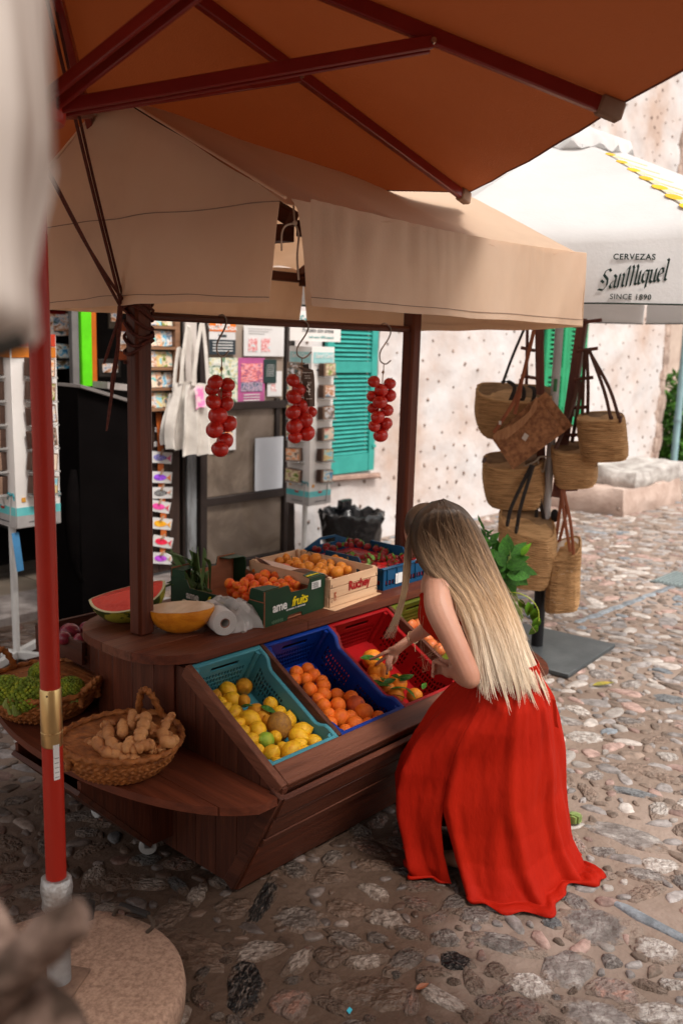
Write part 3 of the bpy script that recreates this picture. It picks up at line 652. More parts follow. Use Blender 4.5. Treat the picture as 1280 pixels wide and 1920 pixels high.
for k, (px, py, c1, c2, lab, dots) in enumerate(fishes):
    p = onY(px, py, 5.935); t = thing('fish_painting', 'painting of a %s clipped to the orange ribbon' % lab, 'painting', tuple(p), 'fish paintings on the ribbon')
    tilt = R([8, 7, 5, 14, 12, 16, 12][k]); m3 = Euler((0, tilt, 0)).to_matrix()
    W, Hh = .205, .092
    MB().box(p, (W, .004, Hh), m3, .0005).build('sheet', PAP, t)
    def pt(u, v, o=.004): return p + m3 @ Vector((u*W/2, -o, v*Hh/2))
    body = [pt(.62*math.cos(a_)-.15, .55*math.sin(a_)*(1-.12*math.cos(a_))) for a_ in [i*math.pi/10 for i in range(20)]]
    MB().prism(body, (0, -.0015, 0)).build('fish_body', M('fish_%d' % k, srgb(*c1), srgb(*[min(255, int(q*1.35+15)) for q in c1]), rough=.5, ns=40), t)
    tail = [pt(.4, 0), pt(.62, .15), pt(.88, .62), pt(.8, 0), pt(.92, -.6), pt(.62, -.2)]
    MB().prism(tail, (0, -.002, 0)).build('fish_tail', M('fisht_%d' % k, srgb(*c2), srgb(235, 120, 60), rough=.5, ns=30), t)
    if dots:
        mb = MB()
        for i in range(6):
            for j in range(3): 
                q = pt(-.62+i*.17, -.28+j*.28, .0065); mb.lathe([(.0045, 0), (.0045, .001)], q, 6, m=Matrix.Rotation(math.pi/2, 3, 'X'))
        mb.build('dot', WPR, t)
    q = p+Vector((-.005, -.014, Hh/2)); MB().box(q, (.012, .014, .055), Euler((0, R(25+5*k), 0))).build('peg', PEGW, t)
for (px, py) in ((296, 833), (298, 806)):
    p = onY(px, py, 5.955); solo('price_tag', MB().box((0, 0, 0), (.07, .004, .04)).mesh('price_tag', PAP), tuple(p), (0, R(4), 0), 1, 'small white price tag %s on the dark board' % ('just above the fish paintings' if py > 820 else 'higher up under the card rack'), 'tag')

# ---- canvas tote bags
CANV = M('canvas', (.70, .655, .60), (.56, .51, .46), rough=.85, ns=7, bump=.002, bs=40)
def tote(name, px, py, wpx, hpx, Y, label, seed, rot=0, mat=CANV):
    s_ = (onY(px+50, py, Y)-onY(px, py, Y)).x/50; c = onY(px, py, Y); W = wpx*s_; sz = (onY(px, py-50, Y)-onY(px, py+50, Y)).z/100; Hh = hpx*sz
    t = thing(name, label, 'bag', tuple(c), 'cotton tote bags hanging at the shop')
    g = []
    for i in range(21):
        row = []
        for j in range(17):
            u, v = i/20-.5, j/16; fold = .022*math.sin(u*19+seed+v*1.5)*(.4+v)+.012*noise.noise(Vector((u*6, v*4, seed)))
            x_ = u*W*(.70+.42*min(1, v*1.6)) + .01*math.sin(v*6+seed)+rot*v; z_ = -v*Hh - .03*abs(u)**1.2*(1-v) + .012*math.cos(u*17+seed)*v
            row.append(c+Vector((x_, -.03*math.sin(math.pi*(u+.5))-fold, z_)))
        g.append(row)
    MB().sheet(g, .004).build('body', mat, t)
    top = c+Vector((0.02, -.02, hpx*.95*sz*.85))
    for sgn in (-1, 1):
        a0 = c+Vector((sgn*W*.22, -.03, -.02)); MB().tube(spline([a0, lerp(a0, top, .5)+Vector((sgn*.012, 0, 0)), top+Vector((sgn*.012, 0, -.02)), top], 10), [(.018, .004)]*10, 8, flat=(1, 0, 0)).build('strap', mat, t)
    return t, c, W, Hh
tote('tote_bag', 347, 715, 54, 128, 5.80, 'off white cotton tote bag hanging in front, folded, by the shop window', 1, -.02)
t, c, W, Hh = tote('tote_bag', 372, 718, 60, 136, 5.72, 'white cotton tote bag with a pink print hanging by the shop window', 4, .02)
g = [[(c.x-.085+.03*i+.004*j, 5.72-.055-.006*math.sin(i+j*.7), c.z-.02-.028*j-(.02 if i in (0, 4) else 0)) for j in range(7)] for i in range(4)]
MB().sheet(g, .002).build('pink_print', M('pink_print', srgb(240, 130, 190), srgb(235, 210, 215), rough=.8, ns=22, ramp=(.42, .58)), t)
tote('tote_bag', 330, 735, 36, 100, 5.86, 'off white cotton tote bag, rearmost of the hanging bags', 7, -.03)

# ---- postcard stands
TEALP = M('print_teal', srgb(90, 185, 190), srgb(120, 205, 205), rough=.5); SUNP = M('print_sun', srgb(225, 160, 60)); GREYP = M('print_grey', srgb(185, 180, 178)); PALMP = M('print_palm', srgb(70, 150, 160))
STW = M('stand_board', (.80, .77, .74), (.72, .68, .65), rough=.6, ns=3)
def stand(cx, cy, sx, sy, z0, z1, name, where, header, rows, pole=(0, 0), lower=True, seed=0):
    t = thing(name, header, 'stand', (cx, cy, 0))
    MB().box((cx, cy, (z0+z1)/2), (sx, sy, z1-z0)).build('card_panel', STW, t)
    MB().tube([(cx+pole[0], cy+pole[1], .02), (cx+pole[0], cy+pole[1], z0)], .022, 12).build('pole', WHT, t)
    for k in range(4):
        a = k*math.pi/2+.5; d = Vector((math.cos(a), math.sin(a), 0)); b0 = Vector((cx+pole[0], cy+pole[1], .05))
        MB().beam(b0+d*.02, b0+d*.28, .04, .045).build('foot', WHT, t)
    rg = random.Random(seed)
    for face in (0, 1):
        n = Vector((0, -1, 0)) if face == 0 else Vector((-1, 0, 0)); xd = Vector((1, 0, 0)) if face == 0 else Vector((0, -1, 0))
        fc = Vector((cx, cy-sy/2, 0)) if face == 0 else Vector((cx-sx/2, cy, 0)); W = sx if face == 0 else sy
        def fb(u, z, wd, ht, mat, nm, o=.003, th=.002):
            s3 = (wd, th, ht) if face == 0 else (th, wd, ht)
            MB().box(fc+xd*u+n*o+Vector((0, 0, z)), s3, b=.0002).build(nm, mat, t)
        Hh = z1-z0
        if lower:
            fb(0, z0+.04, W*.99, .07, GREYP, 'print_band'); fb(0, z0+.10, W*.99, .05, TEALP, 'sea_band')
            fb(-W*.33, z0+.17, .026, .026, SUNP, 'sun_print')
            text('www.sandcard.com', .017, fc+xd*(-.0)+n*.006+Vector((0, 0, z0+.035)), xd, (0, 0, 1), NVY, t)
            MB().tube([fc+xd*W*.26+n*.006+Vector((0, 0, z0+.02)), fc+xd*W*.30+n*.006+Vector((0, 0, z0+.1)), fc+xd*W*.33+n*.006+Vector((0, 0, z0+.19))], .004, 5).build('palm_trunk', GREYP, t)
            for q in range(5):
                a = -.6+q*1.1; b0 = fc+xd*W*.33+n*.006+Vector((0, 0, z0+.19)); MB().tube([b0, b0+xd*.03*math.cos(a)+Vector((0, 0, .02)), b0+xd*.05*math.cos(a)+Vector((0, 0, .02*math.sin(a)-.01))], .004, 4).build('palm_leaf', PALMP, t)
            b0 = fc-xd*W*.05+n*.007+Vector((0, 0, z0+.12)); MB().prism([b0, b0+xd*.03, b0+xd*.005+Vector((0, 0, .06))], n*.001).build('sail_print', WPR, t)
            MB().prism([b0-xd*.02, b0+xd*.035, b0+xd*.025-Vector((0, 0, .015)), b0-xd*.01-Vector((0, 0, .015))], n*.001).build('hull_print', M('print_red', srgb(190, 50, 40)), t)
        if name == 'postcard_stand' and header.startswith('white'):
            fb(0, z1-.09, W*.9, .09, M('print_aqua', srgb(165, 215, 215)), 'header_print'); text('Sand Card', .05, fc+n*.007+Vector((0, 0, z1-.075)), xd, (0, 0, 1), WPR, t, bold=.001, shear=.3)
            fb(-W*.1, z1-.15, W*.6, .012, GREYP, 'text_line'); fb(.02, z1-.19, W*.75, .01, NVY, 'text_line')
        else:
            fb(.0, z1-.03, W*.96, .07, M('print_redhead', srgb(190, 60, 35)), 'header_print'); fb(0, z1-.10, W*.96, .06, M('print_orangehead', srgb(215, 125, 40)), 'header_print')
        for k in range(rows):
            zc = z0+.255+k*(Hh-.44)/(rows-1 if rows > 1 else 1); pi = (k*2+face*3+seed) % len(PICS); lab, pm = PICS[pi]
            u = W*(.08 if face == 0 else -.02)
            m3 = Euler((0, R(rg.uniform(-7, 7)), R(8))).to_matrix() if face == 0 else Euler((R(rg.uniform(-7, 7)), 0, R(8))).to_matrix()
            p = fc+xd*u+Vector((0, 0, zc))
            q = thing('postcard_stack', 'wooden %s postcards, %s on the %s side of the %s' % (lab, ['lowest', 'second up', 'third up', 'fourth up', 'fifth up', 'sixth up', 'seventh up'][k], ['front', 'left'][face], where), 'postcards', tuple(p), 'wooden postcards in the stands')
            wd, ht = W*.56, .105
            for i in range(7):
                s3 = (wd, .0055, ht) if face == 0 else (.0055, wd, ht)
                MB().box(p+n*(.012+i*.0085)-xd*(.003*(6-i)), s3, m3, .0006).build('card', CARDW if i > 4 else CARDD, q)
            s3 = (wd*.88, .002, ht*.86) if face == 0 else (.002, wd*.88, ht*.86)
            MB().box(p+n*(.012+6*.0085+.0045), s3, m3, .0002).build('picture', pm, q)
            s3 = (wd*1.05, .075, .012) if face == 0 else (.075, wd*1.05, .012)
            MB().box(p+n*.038-Vector((0, 0, ht*.5+.008)), s3, None, .001).build('tray', M('clear_tray', (.6, .58, .56), rough=.2, alpha=.45), q)
    return t
stand(2.755, 5.06, .29, .28, .87, 2.0, 'postcard_stand', 'left stand', 'tall postcard stand with a red header behind the red parasol pole', 6, (-.10, 0), seed=2)
k0 = onY(582, 800, 5.3)
stand(k0.x+.13, 5.3+.13, .27, .27, onY(574, 950, 5.3).z, onY(590, 650, 5.3).z, 'postcard_stand', 'shutter stand', 'white postcard stand in front of the turquoise shutter', 6, (.0, .04), seed=0)
t = thing('stand_sign', 'handwritten Sand Card sign on top of the white postcard stand', 'sign', (k0.x+.15, 5.34, 2.0))
a, b, c, d = rectY(543, 585, 638, 640, 5.36)
MB().box((a, 5.36, b), (c, .012, d), b=.001).build('board', STW, t)
text('Sand Card', .10, (a, 5.35, b+.05), (1, 0, 0), (0, 0, 1), M('ink_teal', srgb(60, 160, 160)), t, shear=.3); text('Postales con arena', .05, (a+.02, 5.35, b-.03), (1, 0, 0), (0, 0, 1), NVY, t, shear=.2)
text('with sand 100% natural', .032, (a+.06, 5.35, b-.085), (1, 0, 0), (0, 0, 1), MC['ink_teal'], t, shear=.2)
# blue tag hanging by the left stand
p = onY(34, 1035, 4.95); t = solo('hanging_tag', MB().box((0, 0, 0), (.045, .004, .24), Euler((0, R(-6), 0))).mesh('hanging_tag', M('tag_blue', srgb(90, 160, 215), rough=.4)), tuple(p), (0, 0, 0), 1, 'light blue paper strip hanging beside the left stand pole', 'tag')

# ---- bin with black bag
bx = thing('litter_bin', 'waste bin lined with a shiny black bag against the plaster wall', 'bin', (6.2, 5.45, 0))
MB().lathe([(.17, 0), (.2, .2), (.21, .22)], (6.2, 5.45, 0), 24).build('body', M('bin_grey', (.05, .05, .05), rough=.5), bx)
BAGB = M('bag_black', (.012, .012, .014), rough=.22, bump=.02, bs=9, spec=.6)
rings = []
for (r_, z) in [(.22, .10), (.26, .2), (.275, .3), (.285, .38), (.295, .44), (.29, .475), (.275, .485), (.25, .46), (.22, .34), (.15, .26), (.02, .24)]:
    rings.append([Vector((6.2+(r_*(1+.22*noise.noise(Vector((math.cos(a)*4, math.sin(a)*3, z*12)))))*math.cos(a), 5.45+(r_*(1+.22*noise.noise(Vector((math.cos(a)*4+5, math.sin(a)*3, z*12)))))*math.sin(a), z+.05*noise.noise(Vector((math.cos(a)*4, math.sin(a)*4, 2)))*(z > .3))) for a in [2*math.pi*k/48 for k in range(48)]])
MB().loft(rings).build('bin_bag', BAGB, bx, ang=75)
rough_box((6.28, 5.62, .51), (.14, .08, .09), 4, .03, 3).build('knot', BAGB, bx, ang=70)

# ---- shop interior
t = thing('striped_post', 'lime green and orange painted post inside the shop doorway', 'post', (3.8, 6.1, 0))
a, b, c, d = rectY(150, 540, 169, 724, 6.1); MB().box((a, 6.1, b+.1), (c, .05, d+.2)).build('green_face', M('lime', srgb(95, 215, 20), rough=.5), t)
a2, b2, c2, d2 = rectY(169.5, 540, 179, 723, 6.1); MB().box((a2+.002, 6.11, b+.1), (c2, .05, d+.2)).build('orange_face', M('dull_orange', srgb(190, 95, 20), rough=.5), t)
a, b, c, d = rectY(137, 540, 149, 1085, 6.12); MB().box((a, 6.12, b), (c, .05, d)).build('door_jamb', M('grey_jamb', (.16, .15, .145), rough=.6), SHB)
MB().box((onY(160, 900, 6.15).x+.05, 6.2, 1.2), (.12, .1, 2.6)).build('door_post', DK, SHB)
cbn = thing('black_cabinet', 'tall black cabinet with a sloping grey top in the shop doorway', 'cabinet', (3.4, 5.25, 0))
bb = M('cabinet_black', (.006, .005, .005), rough=.8, spec=.0)
z1a = onY(150, 727, 5.15).z; z1b = onY(240, 762, 5.15).z; xa = onY(150, 900, 5.15).x; xb = onY(262, 900, 5.15).x
MB().prism([(xa, 5.15, .02), (xb, 5.15, .02), (xb, 5.15, z1b), (xa, 5.15, z1a)], (0, .38, 0)).build('body', bb, cbn)
MB().beam((xa, 5.33, z1a+.012), (xb, 5.33, z1b+.012), .44, .022).build('top', M('cab_top', (.20, .18, .17), rough=.5), cbn)
MB().tube(spline([onY(138, 880, 5.1), onY(136, 960, 5.08), onY(142, 1060, 5.08), onY(155, 1090, 5.1)], 12), [.02+.03*math.sin(math.pi*min(1, i/8)) for i in range(12)], 10).build('bag_side', bb, cbn)
# souvenir shelves in the dark
a, b, c, d = rectY(80, 560, 132, 1010, 6.4)
shf = thing('souvenir_shelf', 'black shelving with souvenirs inside the dark shop', 'shelf', (a, 6.5, 0))
MB().box((a-.1, 6.62, b), (c+.5, .03, d+.4)).build('backing', bb, shf)
for z in (.55, 1.0, 1.42, 1.82, 2.2): MB().box((a-.1, 6.5, z), (c+.45, .24, .02)).build('board', BLK, shf)
MB().box((a+c/2+.1, 6.4, 1.3), (.02, .02, 2.4)).build('upright', M('chrome_dim', (.25, .25, .25), rough=.3, metal=1), shf)
rr = random.Random(8)
for (px, py, w_, h_, lab, pm) in [(104, 572, .13, .14, 'red gift box on the top shop shelf', M('sv_red', srgb(140, 25, 20), rough=.5)), (135, 575, .09, .13, 'dull pink gift box on the top shop shelf', M('sv_pink', srgb(120, 60, 60), rough=.5)),
        (107, 608, .16, .17, 'framed brown souvenir picture on the upper shop shelf', PICS[1][1]), (108, 668, .17, .19, 'teal and brown souvenir set on the middle shop shelf', PICS[0][1]),
        (107, 752, .13, .16, 'dark carved wooden souvenir on the shop shelf', M('sv_wood', srgb(80, 62, 50), srgb(25, 18, 14), rough=.6, ns=20)), (105, 800, .12, .13, 'ridged dark ornament below the carved souvenir', MC['sv_wood']), (112, 860, .12, .14, 'dark brown ornament low in the shop', MC['sv_wood'])]:
    p = onY(px, py, 6.45); q = thing('souvenir', lab, 'souvenir', tuple(p))
    rough_box(p, (w_, .08, h_), 3, .006, px).build('body', pm, q, ang=50); MB().box(p+Vector((0, -.05, -.0)), (w_*.7, .01, h_*.6)).build('face', pm, q)
for (px, py, w_, h_, c_, lab) in [(215, 590, .12, .22, (70, 60, 50), 'brown picture board hanging in the shop, left of the front post'), (232, 640, .12, .3, (110, 50, 25), 'dull orange board hanging in the shop, left of the front post'), (205, 690, .2, .14, (50, 45, 42), 'dim grey framed card low in the shop window')]:
    p = onY(px, py, 6.3); q = thing('hanging_board', lab, 'board', tuple(p)); MB().box(p, (w_, .02, h_)).build('panel', M('hb%d' % px, srgb(*c_), rough=.5), q); MB().box(p+Vector((0, -.014, 0)), (w_*.7, .006, h_*.5)).build('picture', PICS[1][1], q)
# pale ledge left of the post (window sill)
a, b, c, d = rectY(185, 705, 250, 735, 6.0); MB().box((a, 5.98, b-.02), (c, .2, .05), Euler((0, R(6), 0))).build('sill', M('sill_pale', (.34, .3, .28), rough=.6), SHB)
MB().box((1.9, 6.0, 1.25), (1.5, .1, 2.5)).build('door_leaf', M('door_dark', (.03, .025, .022), rough=.4), SHB)
# ================================================================ MARKET CART
WX, WYY, WZ = wood('x'), wood('y'), wood('z')
WXR = wood('x', 'red', (.15, .036, .015), (.065, .016, .008)); WYR = wood('y', 'red', (.15, .036, .015), (.065, .016, .008)); WZR = wood('z', 'red', (.13, .031, .013), (.05, .013, .007)); WXL = wood('x', 'pale', (.20, .070, .038), (.095, .031, .017)); WYL = wood('y', 'pale', (.20, .070, .038), (.09, .030, .017))
cart = thing('market_cart', 'red brown wooden fruit cart with sloping bins, a long counter and two posts', 'cart', (2.9, 2.9, 0))
XL, XR, YC = 2.02, 3.72, 2.9
def ztop(y):
    d = abs(y-YC)
    return .80 if d < .33 else (.80-(d-.33)*.56)
def zbot(y):
    d = abs(y-YC); return .02 if d < .60 else .02+(d-.60)*1.86
def side(Xa, th, nm, y0=2.05, y1=3.75, wv=.118, mat=None, lo=None, hi=None):
    y = y0
    while y < y1-1e-4:
        e = min(y+wv, y1); cuts = [y]+[c for c in (2.30, 2.57, 3.23, 3.5) if y+1e-4 < c < e-1e-4]+[e-.003]
        zb_ = (lambda q: zbot(q)) if lo is None else lo
        bt_ = [(Xa, c, zb_(c)) for c in cuts]; tp = [(Xa, c, ztop(c)-.012) for c in cuts]
        if min(tp[i][2]-bt_[i][2] for i in (0, -1)) > -.02:
            MB().prism(bt_+tp[::-1], (th, 0, 0)).build(nm, mat or WZ, cart)
        y = e
side(XL, .022, 'side_plank'); side(XR-.022, .022, 'side_plank')
S_A = Vector((0, 2.05, .505)); S_B = Vector((0, 2.575, .800)); SD = (S_B-S_A).normalized(); SN = Vector((0, -SD.z, SD.y))
def sl(X, s_, h): p = S_A+SD*s_+SN*h; return Vector((X, p.y, p.z))
def slopebeam(X0_, X1_, s0, s1, h0, h1, nm, mat, b=.003):
    c = sl((X0_+X1_)/2, (s0+s1)/2, (h0+h1)/2); m3 = Matrix((Vector((1, 0, 0)), SD, SN)).transposed()
    MB().box(c, (abs(X1_-X0_), s1-s0, abs(h1-h0)), m3, b).build(nm, mat, cart)
SL_ = (S_B-S_A).length
slopebeam(XL-.006, XL+.024, .001, SL_, -.05, .004, 'side_rail', WYL)
slopebeam(XR-.024, XR+.006, .001, SL_, -.05, .004, 'side_rail', WYL)
for X in (2.402, 3.215):
    slopebeam(X-.011, X+.011, .095, SL_, -.24, -.002, 'divider', WYY)
slopebeam(XL+.026, XR-.026, .0, .09, -.028, .003, 'front_rail', WXL)
slopebeam(XL+.026, XR-.026, .0, .025, -.09, -.031, 'front_lip', WX)
# sloping front boards (undercut)
FA = Vector((0, 2.30, .02)); FB = Vector((0, 2.052, .475)); FD = (FB-FA).normalized(); FN = Vector((0, -FD.z, FD.y)); FLn = (FB-FA).length
for (a, b, o, mt) in ((0, .255, 0, WXR), (.259, .30, .004, WX), (.304, .405, 0, WX), (.409, FLn, 0, WX)):
    c = FA+FD*(a+b)/2-FN*(-.011+0)+FN*o*0; c.x = (XL+XR)/2; m3 = Matrix((Vector((1, 0, 0)), FD, FN)).transposed()
    MB().box(Vector((c.x, c.y-.0, c.z))+FN*o, (XR-XL+.004, b-a, .022), m3, .003).build('front_board', mt, cart)
for sgn, XX in ((-1, XL), (1, XR)):     # corner trim along the undercut edge
    c = FA+FD*FLn/2; m3 = Matrix((Vector((1, 0, 0)), FD, FN)).transposed(); MB().box((XX+sgn*.004, c.y+.012, c.z+.006), (.03, FLn, .055), m3, .003).build('corner_trim', WYY, cart)
# floor of the bins and back half of the cart
c = sl((XL+XR)/2, SL_/2, -.25); m3 = Matrix((Vector((1, 0, 0)), SD, SN)).transposed()
MB().box(c, (XR-XL-.05, SL_, .015), m3).build('bin_floor', WX, cart)
MB().box(((XL+XR)/2, 3.48, .02+.01), (XR-XL-.05, .02, .02)).build('base_rail', WX, cart)
MB().box(((XL+XR)/2, 2.80, .62), (XR-XL-.06, .02, .36)).build('inner_board', WX, cart)
MB().box(((XL+XR)/2, 2.9, .09), (XR-XL-.06, 1.1, .02)).build('base_board', WX, cart)
# rear: mirrored undercut and box
for (a, b) in ((0, .255), (.26, FLn+.04)):
    c = FA+FD*(a+b)/2; m3 = Matrix((Vector((1, 0, 0)), Vector((0, -FD.y, FD.z)), Vector((0, -FN.y, FN.z)))).transposed()
    MB().box(((XL+XR)/2, 2*YC-c.y, c.z), (XR-XL, b-a, .022), m3, .003).build('rear_board', WX, cart)
# counter planks with rounded left end
def endx(y): t = (y-YC)/.345; return .25*(max(0, 1-abs(t)**3.0))**.62
ys = [2.565, 2.745, 2.92, 3.08, 3.235]
for k in range(4):
    a, b = ys[k]+.0015, ys[k+1]-.0015; q = [a+(b-a)*i/6 for i in range(7)]
    for (xa, xb, joint) in (((None, 2.66, 0), (2.663, None, 0)) if k == 0 else ((None, None, 0),)):
        poly = []
        if xa is None: poly += [(2.13-endx(y), y, .803) for y in q[::-1]]
        else: poly += [(xa, b, .803), (xa, a, .803)]
        if xb is None: poly += [(3.62+endx(y), y, .803) for y in q]
        else: poly += [(xb, a, .803), (xb, b, .803)]
        MB().prism(poly, (0, 0, .036)).build('counter_plank', WXR if k % 2 == 0 else WXL, cart)
TOPZ = .839
# boxed ends under the rounded counter
pts = [(2.018, 2.64), (1.985, 2.72), (1.972, 2.84), (1.972, 2.97), (1.985, 3.09), (2.018, 3.17)]
for s_ in (0, 1):
    for i in range(5):
        a, b = pts[i], pts[i+1]
        if s_: a, b = (5.74-a[0], a[1]), (5.74-b[0], b[1])
        MB().beam((a[0], a[1], .635), (b[0], b[1], .635), .018, .33).build('end_board', WZR if i != 1 else WZ, cart)
# rounded shelves at both ends
def shx(y): return .405*math.sqrt(max(0, 1-((y-YC)/.872)**2))
for s_ in (0, 1):
    for (xa, xb) in ((0, .20), (.203, .5)):
        yy = [YC-.845+1.69*i/40 for i in range(41)]; yy = [y for y in yy if shx(y) > xa+.004]
        # exact ends of this strip
        ye = .872*math.sqrt(max(0, 1-(xa/.405)**2)); yy = [YC-min(ye, .845)]+[y for y in yy if abs(y-YC) < min(ye, .845)-.002]+[YC+min(ye, .845)]
        o_ = [(min(shx(y), xb) if shx(y) > xa else xa, y) for y in yy]; poly = [(xa, yy[-1]), (xa, yy[0])]+o_
        X = lambda d: (XL-.004-d) if s_ == 0 else (XR+.004+d)
        MB().prism([(X(d), y, .443) for d, y in poly], (0, 0, .03)).build('shelf_board', WYR, cart)
    X = (lambda d: XL-.003-d) if s_ == 0 else (lambda d: XR+.003+d)
    for yb in (2.66, 3.1):
        MB().prism([(X(0), yb, .442), (X(.40), yb, .442), (X(.40), yb, .40), (X(.09), yb, .075), (X(0), yb, .075)], (0, .022, 0)).build('bracket', WZR, cart)
    a = Vector((X(.415), 2.883, .41)); b = Vector((X(.105), 2.883, .08)); MB().beam(a, b, .47, .02).build('bracket_face', WYY, cart)
    MB().box((X(.16), 2.883, .43), (.30, .42, .02)).build('shelf_support', WX, cart)
CW = M('caster_grey', (.42, .41, .40), (.3, .29, .28), rough=.5); CM = M('caster_steel', (.45, .45, .45), rough=.35, metal=1)
def caster(x, y, rot=0):
    t = thing('_', None, None, (0, 0, 0)); bpy.data.objects.remove(t)
    rm = Matrix.Rotation(math.pi/2, 3, 'Y') if not rot else Matrix.Rotation(rot, 3, 'Z') @ Matrix.Rotation(math.pi/2, 3, 'Y')
    w_ = MB().lathe([(.012, -.012), (.032, -.012), (.036, -.006), (.036, .006), (.032, .012), (.012, .012)], (x, y, .037), 20, m=rm).build('caster_wheel', CW, cart)
    MB().box((x, y, .085), (.05, .05, .006)).build('caster_plate', CM, w_)
    d = Vector((math.cos(rot), math.sin(rot), 0))
    for s_ in (-1, 1): MB().beam(Vector((x, y, .035))+d*.017*s_, Vector((x, y, .084))+d*.017*s_, .003, .03, up=(d.y, -d.x, .01)).build('caster_fork', CM, w_)
caster(XL-.075, 2.72, .9); caster(XL-.06, 3.1); caster(2.25, 2.45); caster(3.5, 2.45)
# posts, bar
post = []
for X in (2.055, 3.715):
    po = MB().box((X, 2.9, (TOPZ+2.30)/2), (.074, .074, 2.30-TOPZ), b=.011).build('post', WZR, cart); post.append(po)
MB().tube([(2.093, 2.9, 2.082), (3.678, 2.9, 2.082)], .0165, 12).build('hanging_bar', WX, cart)
MB().box((2.055, 2.9, 2.335), (.06, 1.58, .05)).build('roof_beam', WYY, cart); MB().box((3.715, 2.9, 2.335), (.06, 1.58, .05)).build('roof_beam', WYY, cart)
MB().box((2.9, 2.9, 2.79), (1.74, .05, .05)).build('ridge_beam', WX, cart)
for X in (2.055, 3.715):
    MB().box((X, 2.9, 2.56), (.055, .055, .40)).build('king_post', WZ, cart)
    for sg in (-1, 1): MB().beam((X, 2.9+sg*.03, 2.77), (X, 2.9+sg*.81, 2.375), .045, .045).build('rafter', WYY, cart)
for sg in (-1, 1): MB().box((2.9, 2.9+sg*.80, 2.355), (1.60, .04, .05)).build('eave_rail', WX, cart)

# ---------------------------------------------------------------- plastic crates in the bins
CN = SN; crate_rot = math.atan2(SD.z, SD.y)
def crate(x0, wd, mat, label, ln=.492, dp=.20, sink=.012, fillet=True):
    p = sl(x0, .10, -sink-dp)
    t = thing('crate', label, 'crate', tuple(p), 'plastic crates set in the cart bins', rot=(crate_rot, 0, 0))
    th = .007
    def prof(y, z):      # side walls dip between the raised ends
        e = min(y, ln-y); k = 1-.17*min(1, max(0, (e-.05)/.05))**1.0*(3-2*min(1, max(0, (e-.05)/.05)))*min(1, max(0, (e-.05)/.05)) if e > .05 else 1
        return z*(k if z > 0 else 1)
    # side walls
    cs = [0, .03]; 
    while cs[-1] < ln-.05: cs += [cs[-1]+.0085, cs[-1]+.0155]
    cs += [ln]; cs = sorted(cs); zs = [0, .03, .048, .056, .075, .083, .113, .121, .141, .15, dp]
    def hole(i, j): return i % 2 == 1 and 1 < i < len(cs)-3 and j in (1, 3, 5, 7) and not (len(cs)*.44 < i < len(cs)*.56) and not (j in (1,) and i % 4 == 1)
    for X in (0, wd-th):
        plate(cs, zs, hole, th, lambda a, b, w_, X=X: Vector((X+w_, a, prof(a, b)))).build('side_wall', mat, t)
        g_ = [Vector((X+th/2+(-.006 if X == 0 else .006), y, prof(y, dp)+.001)) for y in [ln*i/24 for i in range(25)]]
        MB().tube(g_, [(.011, .006)]*25, 8, flat=(1, 0, 0)).build('rim', mat, t)
    xs_ = [0, .03]
    while xs_[-1] < wd-.05: xs_ += [xs_[-1]+.0085, xs_[-1]+.0155]
    xs_ += [wd]; zs = [0, .03, .046, .054, .072, .08, .100, .108, .128, .150, .172, dp]
    hx0, hx1 = wd*.30, wd*.70
    def hole2(i, j):
        xc = (xs_[i]+xs_[i+1])/2
        if j == 9: return hx0 < xc < hx1
        return i % 2 == 1 and 1 < i < len(xs_)-3 and j in (1, 3, 5, 7)
    for Y in (0, ln-th):
        plate(xs_, zs, hole2, th, lambda a, b, w_, Y=Y: Vector((a, Y+w_, b))).build('end_wall', mat, t)
        MB().box((wd/2, Y+th/2+(.006 if Y else -.006), dp), (wd+.02, .022, .012), b=.004).build('rim', mat, t)
    MB().box((wd/2, ln/2, .004), (wd, ln, .008)).build('floor', mat, t)
    for (a, b) in ((.012, .012), (wd-.012, .012), (.012, ln-.012), (wd-.012, ln-.012)): MB().tube([(a, b, 0), (a, b, dp-.004)], .014, 10).build('corner_post', mat, t)
    return t
PTEAL = M('plastic_teal', srgb(72, 140, 152), srgb(62, 126, 140), rough=.42, ns=4, bump=.0006, bs=50)
PBLUE = M('plastic_blue', srgb(6, 50, 135), srgb(4, 40, 115), rough=.4, ns=4, bump=.0006, bs=50)
PRED = M('plastic_red', srgb(150, 10, 14), srgb(128, 7, 12), rough=.42, ns=4, bump=.0006, bs=50)
POLV = M('plastic_olive', srgb(92, 98, 24), srgb(78, 82, 20), rough=.45, ns=4, bump=.0006, bs=50)
crate(2.046, .340, PTEAL, 'turquoise plastic crate holding lemons, leftmost bin of the cart')
crate(2.420, .365, PBLUE, 'blue plastic crate holding small oranges, second from the left')
crate(2.803, .385, PRED, 'red plastic crate with large oranges and leaves where the woman reaches')
crate(3.238, .375, POLV, 'olive green plastic crate at the right end behind the reaching arm')

